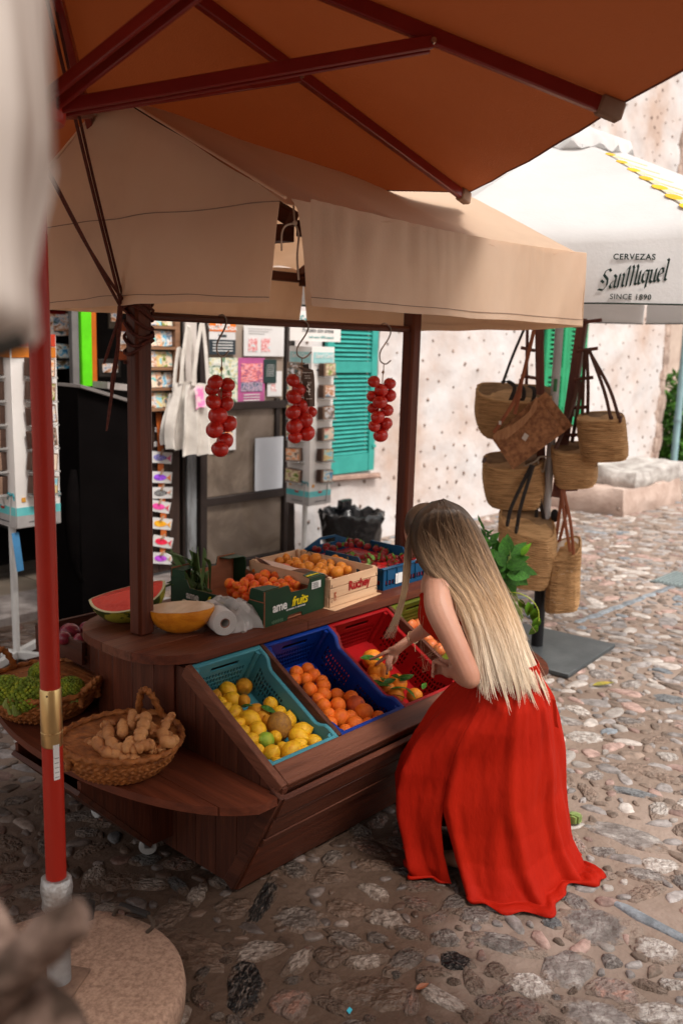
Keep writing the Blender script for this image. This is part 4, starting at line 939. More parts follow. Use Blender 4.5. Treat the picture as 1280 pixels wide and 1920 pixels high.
# ---------------------------------------------------------------- fruit
def fruit_mesh(nm, mat, shape='round', n=18, m=12, seed=0):
    mb = MB(); vs = []; 
    def rad(b, a):
        z = math.cos(b); r_ = 1+.03*noise.noise(Vector((math.cos(a)*math.sin(b)*1.6+seed, math.sin(a)*math.sin(b)*1.6, z*1.6)))
        if shape == 'lemon': r_ *= 1+.30*math.exp(-((b)/.20)**2)+.24*math.exp(-((math.pi-b)/.24)**2)
        elif shape == 'apricot': r_ *= 1-.10*math.exp(-(b/.35)**2)-.06*math.exp(-((a-math.pi)/.35)**2)*math.sin(b)
        elif shape == 'tomato': r_ *= 1-.10*math.exp(-(b/.35)**2)
        elif shape == 'pear': r_ *= 1+.14*z
        elif shape == 'berry': r_ *= (1+.0*z)*(1-.28*max(0, -z)) 
        else: r_ *= 1-.05*math.exp(-(b/.22)**2)
        return r_
    st_ = {'lemon': 1.14, 'apricot': .96, 'tomato': .90, 'pear': 1.15, 'berry': 1.35}.get(shape, .97)
    def P(b, a): q = rad(b, a); return Vector((q*math.sin(b)*math.cos(a), q*math.sin(b)*math.sin(a), q*math.cos(b)*st_))
    vs = [P(0, 0)]+[P(math.pi*j/m, 2*math.pi*k/n) for j in range(1, m) for k in range(n)]+[P(math.pi, 0)]
    fs = [(0, 1+k, 1+(k+1) % n) for k in range(n)]
    for j in range(m-2):
        for k in range(n):
            a = 1+j*n+k; b = 1+j*n+(k+1) % n; fs.append((a, a+n, b+n, b))
    L_ = len(vs)-1; q = 1+(m-2)*n; fs += [(L_, q+(k+1) % n, q+k) for k in range(n)]
    return mb.add(vs, fs).mesh(nm, mat, ang=80)
LEM = M('lemon_skin', (.80, .43, .014), (.70, .29, .008), rough=.42, ns=2.0, bump=.0022, bs=11, rnd=.10, sss=.05, spec=.4, c3=(.84, .47, .016))
LEM2 = M('lemon_ripe', (.66, .30, .018), (.52, .20, .012), rough=.45, ns=2.5, bump=.0022, bs=11, rnd=.08)
LIME = M('lime_skin', (.22, .40, .035), (.40, .45, .04), rough=.4, ns=1.5, bump=.002, bs=11)
BRN = M('brown_citrus', (.42, .20, .03), (.24, .11, .03), rough=.55, ns=5, bump=.0025, bs=9)
ORA = M('orange_skin', (.76, .17, .014), (.66, .11, .008), rough=.5, ns=1.6, bump=.0018, bs=13, rnd=.10, sss=.05)
ORD = M('orange_dark', (.40, .06, .02), (.62, .10, .015), rough=.45, ns=2, bump=.0018, bs=13)
ORB = M('orange_big', (.80, .27, .02), (.72, .19, .015), rough=.42, ns=1.8, bump=.0015, bs=15, rnd=.08)
mesh_lem = [fruit_mesh('lemon', LEM, 'lemon', seed=k) for k in range(3)]+[fruit_mesh('lemon', LEM2, 'lemon', seed=5)]
mesh_ora = [fruit_mesh('orange', ORA, seed=k) for k in range(2)]
rf = random.Random(21)
FP = Vector((0, 2.15, .49)); FQ = Vector((0, 2.55, .605)); FPN = Vector((0, -(FQ-FP).z, (FQ-FP).y)).normalized()
def z7(x, y): return (350+x/2.56, 980+y/2.56)
def erot(): return (rf.uniform(0, 6.28), rf.uniform(0, 6.28), rf.uniform(0, 6.28))
VIS = []
def pile(lst, pick, dx=0, mul=1.0, xl=0, xr=9, off=0):
    out = []
    for (x, y, r_, *ex) in lst:
        px, py = z7(x, y); p = onP(px, py, FP+FPN*(off+rf.uniform(-.006, .006)), FPN); dep = (p-EYE).dot(fwd); rad = r_/2.56/F*dep*mul
        p.x = max(xl+rad*.98, min(xr-rad*.98, p.x))
        nm, me, lab, cat, grp, sc = pick(ex, rad); o = solo(nm, me, tuple(p), erot(), rad*sc, lab, cat, grp); out.append((p, rad)); VIS.append((o, nm, ex))
    return out
def pk_lem(ex, rad):
    k = ex[0] if ex else ''
    if k == 'lime': return ('lime', fruit_mesh('lime', LIME, 'lemon', seed=9), 'single green lime among the lemons', 'lime', None, 1)
    if k == 'brown': return ('lemon', fruit_mesh('lemon', BRN, 'pear', n=24, m=16, seed=3), 'big brownish overripe lemon in the middle of the turquoise crate', 'lemon', 'lemons in the turquoise crate', 1)
    if k == 'or': return ('lemon', mesh_lem[3], 'orange tinted lemon in the turquoise crate', 'lemon', 'lemons in the turquoise crate', .97)
    return ('lemon', rf.choice(mesh_lem[:3]), 'yellow lemon in the pile in the turquoise crate', 'lemon', 'lemons in the turquoise crate', .97)
lem = [(280, 785, 43, 'or'), (197, 806, 44), (137, 840, 36, 'or'), (221, 850, 40), (275, 855, 32, 'or'), (187, 897, 32), (231, 914, 42), (240, 972, 38), (330, 908, 42, 'or'), (302, 944, 48), (408, 872, 38), (470, 903, 37), (526, 938, 40), (365, 935, 36, 'or'),
       (445, 985, 60, 'brown'), (395, 960, 34, 'or'), (340, 997, 45), (312, 1043, 36), (378, 1045, 42, 'lime'), (424, 1030, 34), (404, 1112, 46), (500, 1098, 50), (533, 1025, 45), (590, 985, 45), (612, 1055, 40), (570, 1100, 34), (345, 1095, 32), (440, 1165, 38), (500, 1165, 32), (535, 1070, 38), (460, 1080, 30), (275, 1003, 32), (168, 868, 30)]
pl = pile(lem, pk_lem, xl=2.052, xr=2.380)
relabel([o for o, n_, e in VIS if n_ == 'lemon' and e != ['brown']], 'yellow lemon', 'the turquoise crate', 26)
VIS = []
def pk_or(ex, rad):
    if ex and ex[0] == 'dark': return ('orange', fruit_mesh('orange', ORD, seed=4), 'dark blotchy reddish orange in the blue crate', 'orange', 'oranges in the blue crate', 1)
    return ('orange', rf.choice(mesh_ora), 'small bright orange in the pile in the blue crate', 'orange', 'oranges in the blue crate', 1)
ora = [(525, 722, 36), (580, 705, 34), (608, 737, 37), (570, 754, 34), (520, 756, 34), (590, 803, 38), (648, 762, 32), (655, 787, 37), (655, 827, 39), (718, 827, 34), (788, 842, 38), (725, 877, 40), (655, 880, 38), (810, 877, 48, 'dark'), (850, 914, 49), (735, 938, 47), (785, 935, 36), (806, 970, 44), (760, 1000, 34), (918, 935, 34), (680, 920, 34), (630, 850, 34), (690, 965, 34), (870, 970, 36)]
po_ = pile(ora, pk_or, xl=2.43, xr=2.775)
relabel([o for o, n_, e in VIS if e != ['dark']], 'bright orange', 'the blue crate', 26)
VIS = []
def pk_rd(ex, rad): return ('orange', fruit_mesh('orange', ORB, seed=int(rad*1e4) % 9), 'large %s orange in the red crate' % ex[0], 'orange', 'large oranges in the red crate', 1)
pr_ = pile([(890, 657, 46, 'reddish, under her fingertips, uppermost'), (918, 727, 53, 'yellowish, just below her hand, biggest'), (893, 772, 40, 'half hidden yellowish, left of the biggest'), (1012, 772, 42, 'leafy, right of her hand, middle'), (1000, 832, 40, 'blemished, lower left, beside the leaves'), (1092, 832, 36, 'smooth, by the front rail, rightmost'), (960, 800, 36, 'mostly covered by leaves, in the centre of the')], pk_rd, xl=2.81, xr=3.18, mul=1.1)
# hidden layer under the visible ones
def underfill(lst, mesh, nm, lab, cat, grp, rad, xl, xr, s0=.12, s1=.50):
    for _ in range(14):
        s_ = rf.uniform(s0, s1); X = rf.uniform(xl+rad, xr-rad); p = sl(X, s_, -.21+rad)
        if all((p-q).length > (rad+r_)*.86 for q, r_ in lst): lst.append((p, rad)); solo(nm, mesh, tuple(p), erot(), rad, lab.replace('in the pile', 'buried at the bottom'), cat, grp)
underfill(pl, mesh_lem[0], 'lemon', 'yellow lemon in the pile in the turquoise crate', 'lemon', 'lemons in the turquoise crate', .033, 2.05, 2.38, .12, .42)
underfill(po_, mesh_ora[0], 'orange', 'small bright orange in the pile in the blue crate', 'orange', 'oranges in the blue crate', .031, 2.43, 2.77, .12, .42)
TOM = M('tomato_skin', (.62, .022, .012), (.50, .012, .008), rough=.28, ns=1.5, rnd=.10, coat=.3, spec=.5, sss=.04)
mesh_tom = fruit_mesh('tomato', TOM, 'tomato')
APP = fruit_mesh('nectarine', M('nectarine_skin', (.60, .10, .03), (.55, .20, .06), rough=.4, ns=1.6), 'apricot')
NCT = []
for i, (x, y) in enumerate([(1072, 492), (1112, 492), (1150, 560), (1172, 590), (1195, 545), (1210, 610), (1140, 520), (1225, 570)]):
    px, py = z7(x, y); p = onP(px, py, FP, FPN); p.x = max(p.x, 3.28); NCT += [solo('nectarine', APP, tuple(p), erot(), .034, 'reddish nectarine in the olive green crate', 'nectarine', 'nectarines in the olive crate')]
relabel(NCT, 'reddish nectarine', 'the olive crate', 16)
NCT = 0
# leaves among citrus
def leaf_mb(L=1, W=.36, fold=.12, curl=.2, n=9):
    g_ = []
    for i in range(n):
        t = i/(n-1); hw = W*math.sin(math.pi*t**.8)*.5+.004; z = -curl*t*t
        g_.append([Vector((t*L, sx*hw, z+abs(sx)*hw*fold*2)) for sx in (-1, -.5, 0, .5, 1)])
    return MB().sheet(g_, .006)
CLF = M('citrus_leaf', (.06, .17, .02), (.03, .10, .012), rough=.38, ns=3, bump=.01, bs=5, rnd=.3, tl=.15)
lfm = leaf_mb().mesh('leaf', CLF)
def leafs(lst, lab, grp):
    q_ = []
    for (x, y, ang, L_, tilt) in lst:
        px, py = z7(x, y); p = onP(px, py, FP+FPN*.036, FPN)
        q_.append(solo('citrus_leaf', lfm, tuple(p), (R(tilt), R(rf.uniform(-25, 15)), R(ang)), L_, lab, 'leaf', grp))
    if grp: relabel(q_, 'green citrus leaf', 'the red crate', 20)
leafs([(355, 880, -70, .075, 20)], 'dark green citrus leaf lying on the lemons', None)
leafs([(262, 880, -60, .05, 10)], 'small leaf wedged between the upper lemons', None)
leafs([(830, 650, -50, .10, 20), (1010, 745, -75, .07, 25), (1040, 790, -95, .08, -20), (1060, 850, 100, .07, 25), (880, 765, -30, .09, 10), (940, 775, -10, .08, 30), (975, 800, -30, .09, -10), (900, 780, -60, .07, 15), (1130, 800, 20, .06, 10), (985, 730, -120, .07, 10), (940, 745, -140, .06, -20), (1020, 760, -20, .08, 30)], 'green citrus leaf among the large oranges in the red crate', 'leaves in the red crate')

# ---------------------------------------------------------------- goods on the counter
def box_thing(nm, label, cat, px, py, rot, z=TOPZ, group=None):
    p = onz(px, py, z+.001); return thing(nm, label, cat, tuple(p), group, rot=(0, 0, rot)), p
CGRN = M('carton_green', srgb(22, 62, 38), srgb(18, 52, 32), rough=.5, ns=3, bump=.0006, bs=30); KRAFT = M('carton_kraft', srgb(150, 95, 68), srgb(130, 80, 56), rough=.8, ns=3, sc=(1, 1, 6), bump=.001, bs=30)
crt, p0 = box_thing('fruit_carton', 'dark green cardboard box of apricots with AMEFRUITS lettering', 'box', 495, 1178, R(5))
W, D_, Hh = .40, .56, .152
def wallp(poly, vec, nm, mat, par, inner=None):
    MB().prism(poly, vec).build(nm, mat, par)
    if inner: v = Vector(vec); MB().prism([Vector(p)+v*1.01 for p in poly], v*.35).build(nm, inner, par)
# front wall with handle slot and dip in the top edge
wallp([(0, 0, 0), (W*.36, 0, 0), (W*.38, 0, .020), (W*.60, 0, .020), (W*.62, 0, 0), (W, 0, 0), (W, 0, Hh), (W*.74, 0, Hh), (W*.70, 0, Hh-.038), (W*.42, 0, Hh-.034), (W*.38, 0, Hh), (0, 0, Hh)], (0, .004, 0), 'front_wall', CGRN, crt, KRAFT)
wallp([(W, D_, 0), (W, D_, Hh+.01), (W*.72, D_, Hh+.01), (W*.70, D_, Hh-.03), (W*.3, D_, Hh-.03), (W*.28, D_, Hh+.01), (0, D_, Hh+.01), (0, D_, 0)], (0, -.004, 0), 'back_wall', CGRN, crt, KRAFT)
wallp([(0, 0, 0), (0, 0, Hh-.045), (0, .085, Hh-.045), (0, .10, Hh-.065), (0, D_-.12, Hh-.065), (0, D_-.10, Hh-.03), (0, D_, Hh-.03), (0, D_, 0)], (.004, 0, 0), 'side_wall', CGRN, crt, KRAFT)
wallp([(W, 0, 0), (W, 0, Hh-.05), (W, .10, Hh-.065), (W, D_-.12, Hh-.065), (W, D_, Hh-.03), (W, D_, 0)], (-.004, 0, 0), 'side_wall', CGRN, crt, KRAFT)
MB().box((W/2, D_/2, .005), (W-.01, D_-.01, .006)).build('bottom', KRAFT, crt)
for (y, s_) in ((.006, 1), (D_-.006, -1)):       # folded corner tabs
    for (x, t_) in ((.002, 1), (W-.002, -1)):
        MB().prism([(x, y, .03), (x, y, Hh), (x, y+s_*.075, Hh), (x, y+s_*.08, Hh-.03), (x, y+s_*.075, .03)], (t_*.005, 0, 0)).build('corner_tab', CGRN, crt)
        MB().prism([(x, y, Hh), (x+t_*.10, y, Hh), (x+t_*.085, y+s_*.05, Hh+.001), (x, y+s_*.07, Hh+.001)], (0, 0, .004)).build('top_flap', CGRN, crt)
# ragged pale cut edges
for seg in ([(0, -.001, Hh-.0), (0, -.001, .0)], [(0, .083, Hh-.045), (0, 0.001, Hh-.045)]): MB().tube(seg, .0022, 5).build('cut_edge', KRAFT, crt)
YEL = M('ink_yellow', srgb(240, 215, 20), rough=.5); INKW = M('ink_white', (.8, .8, .78), rough=.5)
text('ame', .056, (W*.24, -.002, .072), (1, 0, 0), (0, 0, 1), INKW, crt, bold=.0012, shear=.0, wsc=1.0, align='CENTER', space=.95)
text('fruits', .056, (W*.56, -.002, .074), (1, 0, 0), (0, 0, 1), YEL, crt, bold=.0012, shear=.25, wsc=1.0, space=.92)
text('EXPORTING TO THE WORLD', .0095, (W*.50, -.002, .046), (1, 0, 0), (0, 0, 1), INKW, crt, bold=.0001)
text('ame', .046, (-.002, .42, .055), (0, -1, 0), (0, 0, 1), INKW, crt, bold=.0012); text('fruits', .046, (-.002, .28, .055), (0, -1, 0), (0, 0, 1), YEL, crt, bold=.0012, shear=.25)
text('amefruits', .022, (W*.86, .03, Hh+.0062), (1, 0, 0), (0, 1, 0), YEL, crt, bold=.0004)
lb = MB().box((W*.84, -.0015, Hh-.032), (.062, .002, .032), b=.0003).build('sticker', WPR, crt)
for k in range(5): MB().box((W*.84-.006, -.003, Hh-.022-k*.005), (.04-.005*(k % 2), .001, .0018), b=.0001).build('print_line', BLK, lb)
for k in range(14): MB().box((W*(.12+.013*k), -.0015, .012), (.0016, .001, .010+.004*(k % 3)), b=.0001).build('print_tick', M('ink_palegreen', srgb(120, 150, 120)), crt)
APRI = M('apricot_skin', (.82, .22, .02), (.70, .08, .012), rough=.5, ns=1.0, rnd=.10, sss=.05, ramp=(.42, .6)); mesh_apr = fruit_mesh('apricot', APRI, 'apricot')
APRR = fruit_mesh('apricot', M('apricot_red', (.68, .055, .016), (.8, .16, .03), rough=.4, ns=1.0), 'apricot')
def z8(x, y): return (350+x/4.267, 980+y/4.267)
def pilez(lst, zz, me, nm, lab, cat, grp, mul=1.0, alt=None, altlab=None, fill=None):
    out = []; vis = []
    for (x, y, r_, *ex) in lst:
        px, py = z8(x, y); p = onz(px, py, zz+rf.uniform(-.004, .006)); dep = (p-EYE).dot(fwd); rad = r_/4.267/F*dep*mul
        o = solo(nm, alt if ex and alt else me, tuple(p), erot() if nm != 'loquat' else (rf.uniform(-.9, .9), rf.uniform(-.9, .9), rf.uniform(0, 6)), rad, altlab if ex and altlab else lab, cat, grp); out.append((p, rad)); vis.append(o)
    base = [q for q in out]
    for (p, r_) in base:
        q = p+Vector((rf.uniform(-.02, .02), rf.uniform(0, .03), -r_*1.45)); solo(nm, me, tuple(q), erot(), r_*.95, lab+', buried under the others', cat, grp)
    relabel(vis, lab.split(' in ')[0], lab.split(' in ')[1], 16); return vis
pilez([(570, 385, 52), (505, 447, 40, 1), (665, 397, 34, 1), (625, 420, 48), (787, 382, 57, 1), (715, 428, 46), (570, 435, 34), (460, 497, 48), (612, 478, 48), (692, 472, 40), (755, 482, 38), (812, 462, 40), (540, 502, 45), (530, 545, 40), (345, 490, 46), (400, 505, 36), (460, 470, 36), (650, 510, 40), (720, 515, 38), (590, 540, 38), (790, 510, 36), (850, 490, 36), (450, 540, 36), (880, 500, 34)], TOPZ+.088, mesh_apr, 'apricot',
      'ripe orange apricot in the green carton', 'apricot', 'apricots in the green carton', 1, APRR, 'redder apricot in the green carton')
# wooden crate
PINE = M('pine_x', (.66, .44, .27), (.52, .32, .19), rough=.6, ns=2.5, sc=(.8, 12, 12), bump=.001, bs=8, rnd=.08); PINEY = M('pine_y', (.66, .44, .27), (.52, .32, .19), rough=.6, ns=2.5, sc=(12, .8, 12), bump=.001, bs=8, rnd=.08)
wc, pw = box_thing('wooden_crate', 'thin pale wooden crate of loquats with red Ruchey lettering', 'crate', 617, 1141, R(3))
W2, D2, H2 = .345, .50, .132
for (z, h) in ((.022, .036), (.066, .044), (.112, .040)):
    MB().box((W2/2, 0, z), (W2, .006, h), b=.001).build('front_slat', PINE, wc); MB().box((W2/2, D2, z), (W2, .006, h), b=.001).build('back_slat', PINE, wc)
for X in (0, W2):
    MB().box((X, D2/2, .025), (.005, D2-.012, .045), b=.001).build('side_slat', PINEY, wc)
    cs = [0, .12, .15, .20, .23, D2]; plate([c_*1 for c_ in [.006, .10, .125, .25, .275, .40, .425, D2-.008]], [.05, .078, .10, H2], lambda i, j: i % 2 == 1 and j == 1, .005, lambda a, b, w_, X=X: Vector((X+w_-.0025, a, b))).build('side_slat', PINEY, wc)
for (x, y) in ((.014, .014), (W2-.014, .014), (.014, D2-.014), (W2-.014, D2-.014)): MB().box((x, y, H2/2+.004), (.018, .018, H2+.004)).build('corner_block', PINE, wc)
MB().box((W2/2, D2/2, .006), (W2-.01, D2-.01, .005)).build('bottom', PINE, wc)
MB().box((W2*.5, D2*.04, -.0), (W2*1.1, .10, .003), Euler((0, 0, R(4)))).build('loose_slat', PINE, wc)
text('Ruchey', .058, (W2*.60, -.005, .078), (1, 0, 0), (0, 0, 1), M('ink_red', srgb(150, 12, 18)), wc, bold=.0022, wsc=.92)
text('C5PE', .018, (W2*.10, -.005, .05), (0, 0, 1), (-1, 0, 0), M('ink_redfaint', srgb(170, 90, 60)), wc, bold=.0003)
for (x, z) in ((.01, .10), (.01, .03), (.335, .10), (.335, .03)): MB().box((x, -.0045, z), (.002, .002, .012), b=.0002).build('staple', BLK, wc)
g_ = [[Vector((.0+.03*i/1.0, .06+j*.045, .138+.018*math.sin(i*1.3+j*.9)+(-.012*i))) for j in range(10)] for i in range(5)]
MB().sheet(g_, .0015).build('liner_paper', M('liner_pink', (.66, .47, .38), rough=.8), wc, label='crumpled pinkish paper liner over the left edge')
LOQ = M('loquat_skin', (.72, .26, .03), (.55, .15, .02), rough=.45, ns=3.5, rnd=.12, sss=.05, ramp=(.35, .5)); 
lq = fruit_mesh('loquat', LOQ, 'pear', 14, 10)
# short dark stem joined to the loquat mesh
LQS = pilez([(920, 262, 42), (785, 295, 42), (875, 322, 44), (940, 302, 44), (1025, 298, 48), (880, 352, 40), (980, 360, 46), (1070, 367, 42), (1085, 335, 36), (1115, 387, 40), (1185, 305, 42), (1230, 320, 40), (1240, 367, 46), (1195, 400, 48), (740, 318, 36), (1150, 372, 38), (930, 362, 36), (820, 335, 34), (1030, 400, 36), (1080, 410, 34), (1270, 330, 36), (1280, 380, 34), (1150, 330, 34)], TOPZ+.098, lq, 'loquat', 'orange loquat in the wooden Ruchey crate', 'loquat', 'loquats in the wooden crate', 1)
STM = M('stem_dark', (.09, .06, .03), (.15, .13, .05), rough=.8)
stm = MB().tube(spline([(0, 0, 0), (.004, 0, .012), (.014, 0, .020)], 5), [.0022, .002, .002, .002, .003], 6).mesh('fruit_stem', STM)
for k, (x, y, a) in enumerate(((865, 245, 2), (835, 290, 0), (970, 268, 1), (985, 282, 2), (1265, 300, .3), (1160, 325, 3), (968, 330, 1))):
    p = onz(*z8(x, y), TOPZ+.125); o = min(LQS, key=lambda q: (q.location-p).length); LQS.remove(o); inv = o.rotation_euler.to_matrix().inverted(); d = inv @ (Vector((math.cos(a), math.sin(a)*.3, .9))).normalized()
    c_ = kid('stem', stm, o); c_.location = d*.95; c_.rotation_euler = d.to_track_quat('Z', 'Y').to_euler(); c_.scale = [1.1/o.scale.x]*3
# blue strawberry crate
PB2 = M('plastic_petrol', srgb(10, 72, 110), srgb(8, 60, 92), rough=.4, ns=4)
bc, pb_ = box_thing('strawberry_crate', 'petrol blue shallow plastic crate heaped with strawberries', 'crate', 717, 1108, R(1))
W3, D3, H3 = .36, .52, .105
cs = [0, .02]; 
while cs[-1] < W3-.04: cs += [cs[-1]+.018, cs[-1]+.024]
cs += [W3]; zs = [0, .018, .045, .052, .078, H3]
for Y in (0, D3):
    plate(cs, zs, lambda i, j: i % 2 == 1 and j in (1,) and 0 < i < len(cs)-2, .006, lambda a, b, w_, Y=Y: Vector((a, Y+w_, b))).build('end_wall', PB2, bc)
    MB().box((W3/2, Y+.003, H3), (W3+.016, .02, .01), b=.003).build('rim', PB2, bc)
    for k in range(5): MB().box((.03+k*.075, Y+(-.003 if Y == 0 else .009), .06), (.006, .008, .08)).build('rib', PB2, bc)
cy = [0, .02]
while cy[-1] < D3-.04: cy += [cy[-1]+.018, cy[-1]+.024]
cy += [D3]
for X in (0, W3-.006):
    plate(cy, zs+[H3+.032], lambda i, j: (i % 2 == 1 and j == 1 and 0 < i < len(cy)-2) or (j == 4 and D3*.36 < cy[i] < D3*.6) and False, .006, lambda a, b, w_, X=X: Vector((X+w_, a, b if b < H3 else H3+(.032 if .14 < a < D3-.14 else 0)*(b > H3)))).build('side_wall', PB2, bc)
# raised handle end
plate([0, .12, .24, W3], [0, .018, .042, .055], lambda i, j: i == 1 and j == 1, .006, lambda a, b, w_: Vector((a, D3+w_, H3+b*(1 if 0 < a < W3 else .2)))).build('handle', PB2, bc)
MB().box((W3/2, D3/2, .004), (W3-.01, D3-.01, .006)).build('floor', PB2, bc)
MB().box((W3*.36, -.005, .045), (.075, .003, .05), b=.0004).build('paper_label', WPR, bc)
STR = M('strawberry_skin', (.60, .02, .02), (.45, .01, .012), rough=.3, ns=2, bump=.06, bs=12, rnd=.15, coat=.2)
sm_ = fruit_mesh('strawberry', STR, 'berry', 14, 10); cal = MB()
for k in range(6):
    a = k*1.047; d = Vector((math.cos(a), math.sin(a), 0)); q = Vector((-d.y, d.x, 0))*.26
    cal.add([(0, 0, 1.32), d*.45+q+Vector((0, 0, 1.45)), d*1.05+Vector((0, 0, 1.25)), d*.45-q+Vector((0, 0, 1.45))], [(0, 1, 2, 3)])
calm = cal.mesh('calyx', M('calyx', (.16, .30, .05), (.10, .22, .03), rough=.5))
sb_pos = []; sbo = []
bm3 = Matrix.Rotation(R(1), 4, 'Z')
for i in range(62):
    u, v = rf.uniform(.03, W3-.03), rf.uniform(.03, D3-.03); h = .085+.038*math.exp(-((v-.40)/.13)**2)*1.0+.01*rf.random()
    p = pb_+bm3.to_3x3() @ Vector((u, v, h))
    if any((p-q).length < .026 for q in sb_pos): continue
    sb_pos.append(p); e = (rf.uniform(-1.9, 1.9), rf.uniform(-1.2, 1.2), rf.uniform(0, 6)); r_ = rf.uniform(.0145, .0195)
    t = thing('strawberry', 'red strawberry in the petrol blue crate', 'strawberry', tuple(p), 'strawberries in the blue crate', rot=e)
    t.scale = (r_, r_, r_); kid('flesh', sm_, t); kid('calyx', calm, t); sbo.append(t)
relabel(sbo, 'red strawberry', 'the petrol blue crate', 12)
MB().box((pb_.x+W3/2, pb_.y+D3/2, TOPZ+.05), (W3-.03, D3-.03, .06)).build('strawberry_layer', STR, None, 'lower layer of strawberries inside the petrol blue crate', 'strawberries', kind='stuff')

# ---- watermelon wedge, melon half
WMR = M('watermelon_flesh', (.72, .055, .030), (.60, .03, .02), rough=.35, ns=18, bump=.002, bs=60, det=8, c3=(.68, .06, .04)); 
WMS = M('watermelon_rind', (.34, .30, .035), (.035, .05, .010), rough=.45, ns=5, sc=(.25, 3, 3), ramp=(.47, .53), dist=1.2); WMW = M('watermelon_white', (.62, .62, .38), rough=.5)
p = onz(250, 1165, TOPZ); c = Vector((p.x, p.y+.02, TOPZ+.10))
wm_ = thing('watermelon_slice', 'cut watermelon wedge with red flesh behind the left cart post', 'watermelon', (c.x, c.y, TOPZ))
def wedge(rad, sx, a0, a1, n=18, m=14, mt=None):
    m3 = Euler((R(6), R(-13), R(-34))).to_matrix(); rings = []
    for i in range(n+1):
        t = math.pi*i/n; x = -math.cos(t)*rad*sx; rr = math.sin(t)*rad+.0005
        rings.append([c+Vector((0, .02, -.10+.135*.93))+m3 @ Vector((x, rr*math.cos(a_), rr*math.sin(a_))) for a_ in [a0+(a1-a0)*k/m for k in range(m+1)]])
    return rings, m3
a0, a1 = R(197), R(345); rings, m3 = wedge(.135, 1.18, a0, a1)
MB().sheet(rings).build('rind', WMS, wm_)
rin, _ = wedge(.126, 1.18, a0, a1); ctr = [r_[0]*0 for r_ in rin]
ax = [c+Vector((0, .02, -.10+.135*.93))+m3 @ Vector((-math.cos(math.pi*i/18)*.126*1.18, 0, 0)) for i in range(19)]
for e in (0, -1):
    MB().sheet([[ax[i], lerp(ax[i], rin[i][e], .5), rin[i][e]] for i in range(19)]).build('flesh', WMR, wm_, ang=20); MB().sheet([[rin[i][e], rings[i][e]] for i in range(19)]).build('rind_edge', WMW, wm_)
MSK = M('melon_skin', (.72, .27, .018), (.54, .17, .012), rough=.32, ns=6, sc=(1, 4, 4), bump=.004, bs=14, coat=.5); MFL = M('melon_flesh', (.66, .47, .30), (.50, .33, .20), rough=.4, ns=5, dist=1, coat=.4)
p = onz(345, 1187, TOPZ); c = Vector((p.x, p.y+.02, TOPZ+.104)); ml = thing('melon_half', 'halved yellow melon wrapped in film beside the left cart post', 'melon', (c.x, c.y, TOPZ))
m3 = Euler((R(1), R(-3), R(-44))).to_matrix(); n, m = 26, 12; rings = []
for j in range(m+1):
    b = math.pi/2*j/m; rings.append([c+m3 @ Vector((.135*math.cos(b)*math.cos(a), .083*math.cos(b)*math.sin(a), -.108*math.sin(b))) for a in [2*math.pi*k/n for k in range(n)]])
MB().loft(rings, cap=True).build('skin', MSK, ml, ang=60)
rr_ = []
for s_, h in ((.995, .001), (.94, .002), (.93, -.001), (.6, -.004), (.56, -.022), (.3, -.030), (.02, -.03)):
    rr_.append([c+m3 @ Vector((.135*s_*math.cos(a), .083*s_*math.sin(a), h+.003*noise.noise(Vector((a*3, s_*5, 0))))) for a in [2*math.pi*k/n for k in range(n)]])
MB().loft(rr_, cap=True).build('flesh', MFL, ml, ang=60)
sd_ = MB()
for k in range(40): a = rf.uniform(0, 6.28); q = rf.uniform(.1, .6); sd_.ball(c+m3 @ Vector((.135*q*math.cos(a), .083*q*math.sin(a), -.014)), (.006, .0025, .002), 6, 4, Euler((0, 0, a)).to_matrix())
sd_.build('seed', M('melon_seed', (.40, .26, .14), (.3, .18, .08), rough=.5), ml, kind='stuff')
# ---- roll of plastic bags
FILM = M('film_white', (.68, .66, .64), (.60, .58, .56), rough=.25, ns=6, bump=.002, bs=40, tl=.2); FILMT = M('film_clear', (.82, .80, .78), (.7, .68, .66), rough=.2, alpha=.42, ns=9, bump=.004, bs=40)
p = onz(422, 1192, TOPZ); rl = thing('bag_roll', 'roll of thin white plastic bags lying on the counter edge', 'roll', tuple(p))
ax_ = Vector((.34, .94, 0)).normalized(); m3 = Matrix((ax_.cross(Vector((0, 0, 1))), Vector((0, 0, 1)), ax_)).transposed()
rc = Vector((p.x, p.y, TOPZ+.052))
MB().lathe([(.020, 0), (.0505, .0), (.052, .003), (.0525, .17), (.050, .175), (.02, .175), (.019, .10), (.019, .001)], rc, 40, cap=False, m=m3, jit=.02).build('film', FILM, rl)
MB().lathe([(.0165, .001), (.0195, -.001), (.0195, .172), (.0165, .172)], rc, 24, cap=False, m=m3).build('core', KRAFT, rl)
rg = MB()
for k in range(6): rg.lathe([(.024+k*.005, -.0003), (.0248+k*.005, -.0012), (.0256+k*.005, -.0003)], rc, 32, cap=False, m=m3, jit=.03)
rg.build('layer_line', M('film_line', (.5, .48, .46)), rl)
for i in range(5):
    a = 1.0+i*.23; q = rc+m3 @ Vector((.0531*math.cos(a), .0531*math.sin(a), .10)); MB().box(q, (.012, .0012, .05-.006*i), Matrix((m3 @ Vector((-math.sin(a), math.cos(a), 0)), m3 @ Vector((math.cos(a), math.sin(a), 0)), ax_)).transposed(), .0002).build('print_mark', M('ink_faint', (.3, .28, .28)), rl)
bg_ = thing('plastic_bag', 'crumpled clear plastic bag trailing from the bag roll', 'bag', tuple(rc+Vector((.12, 0, -.05))))
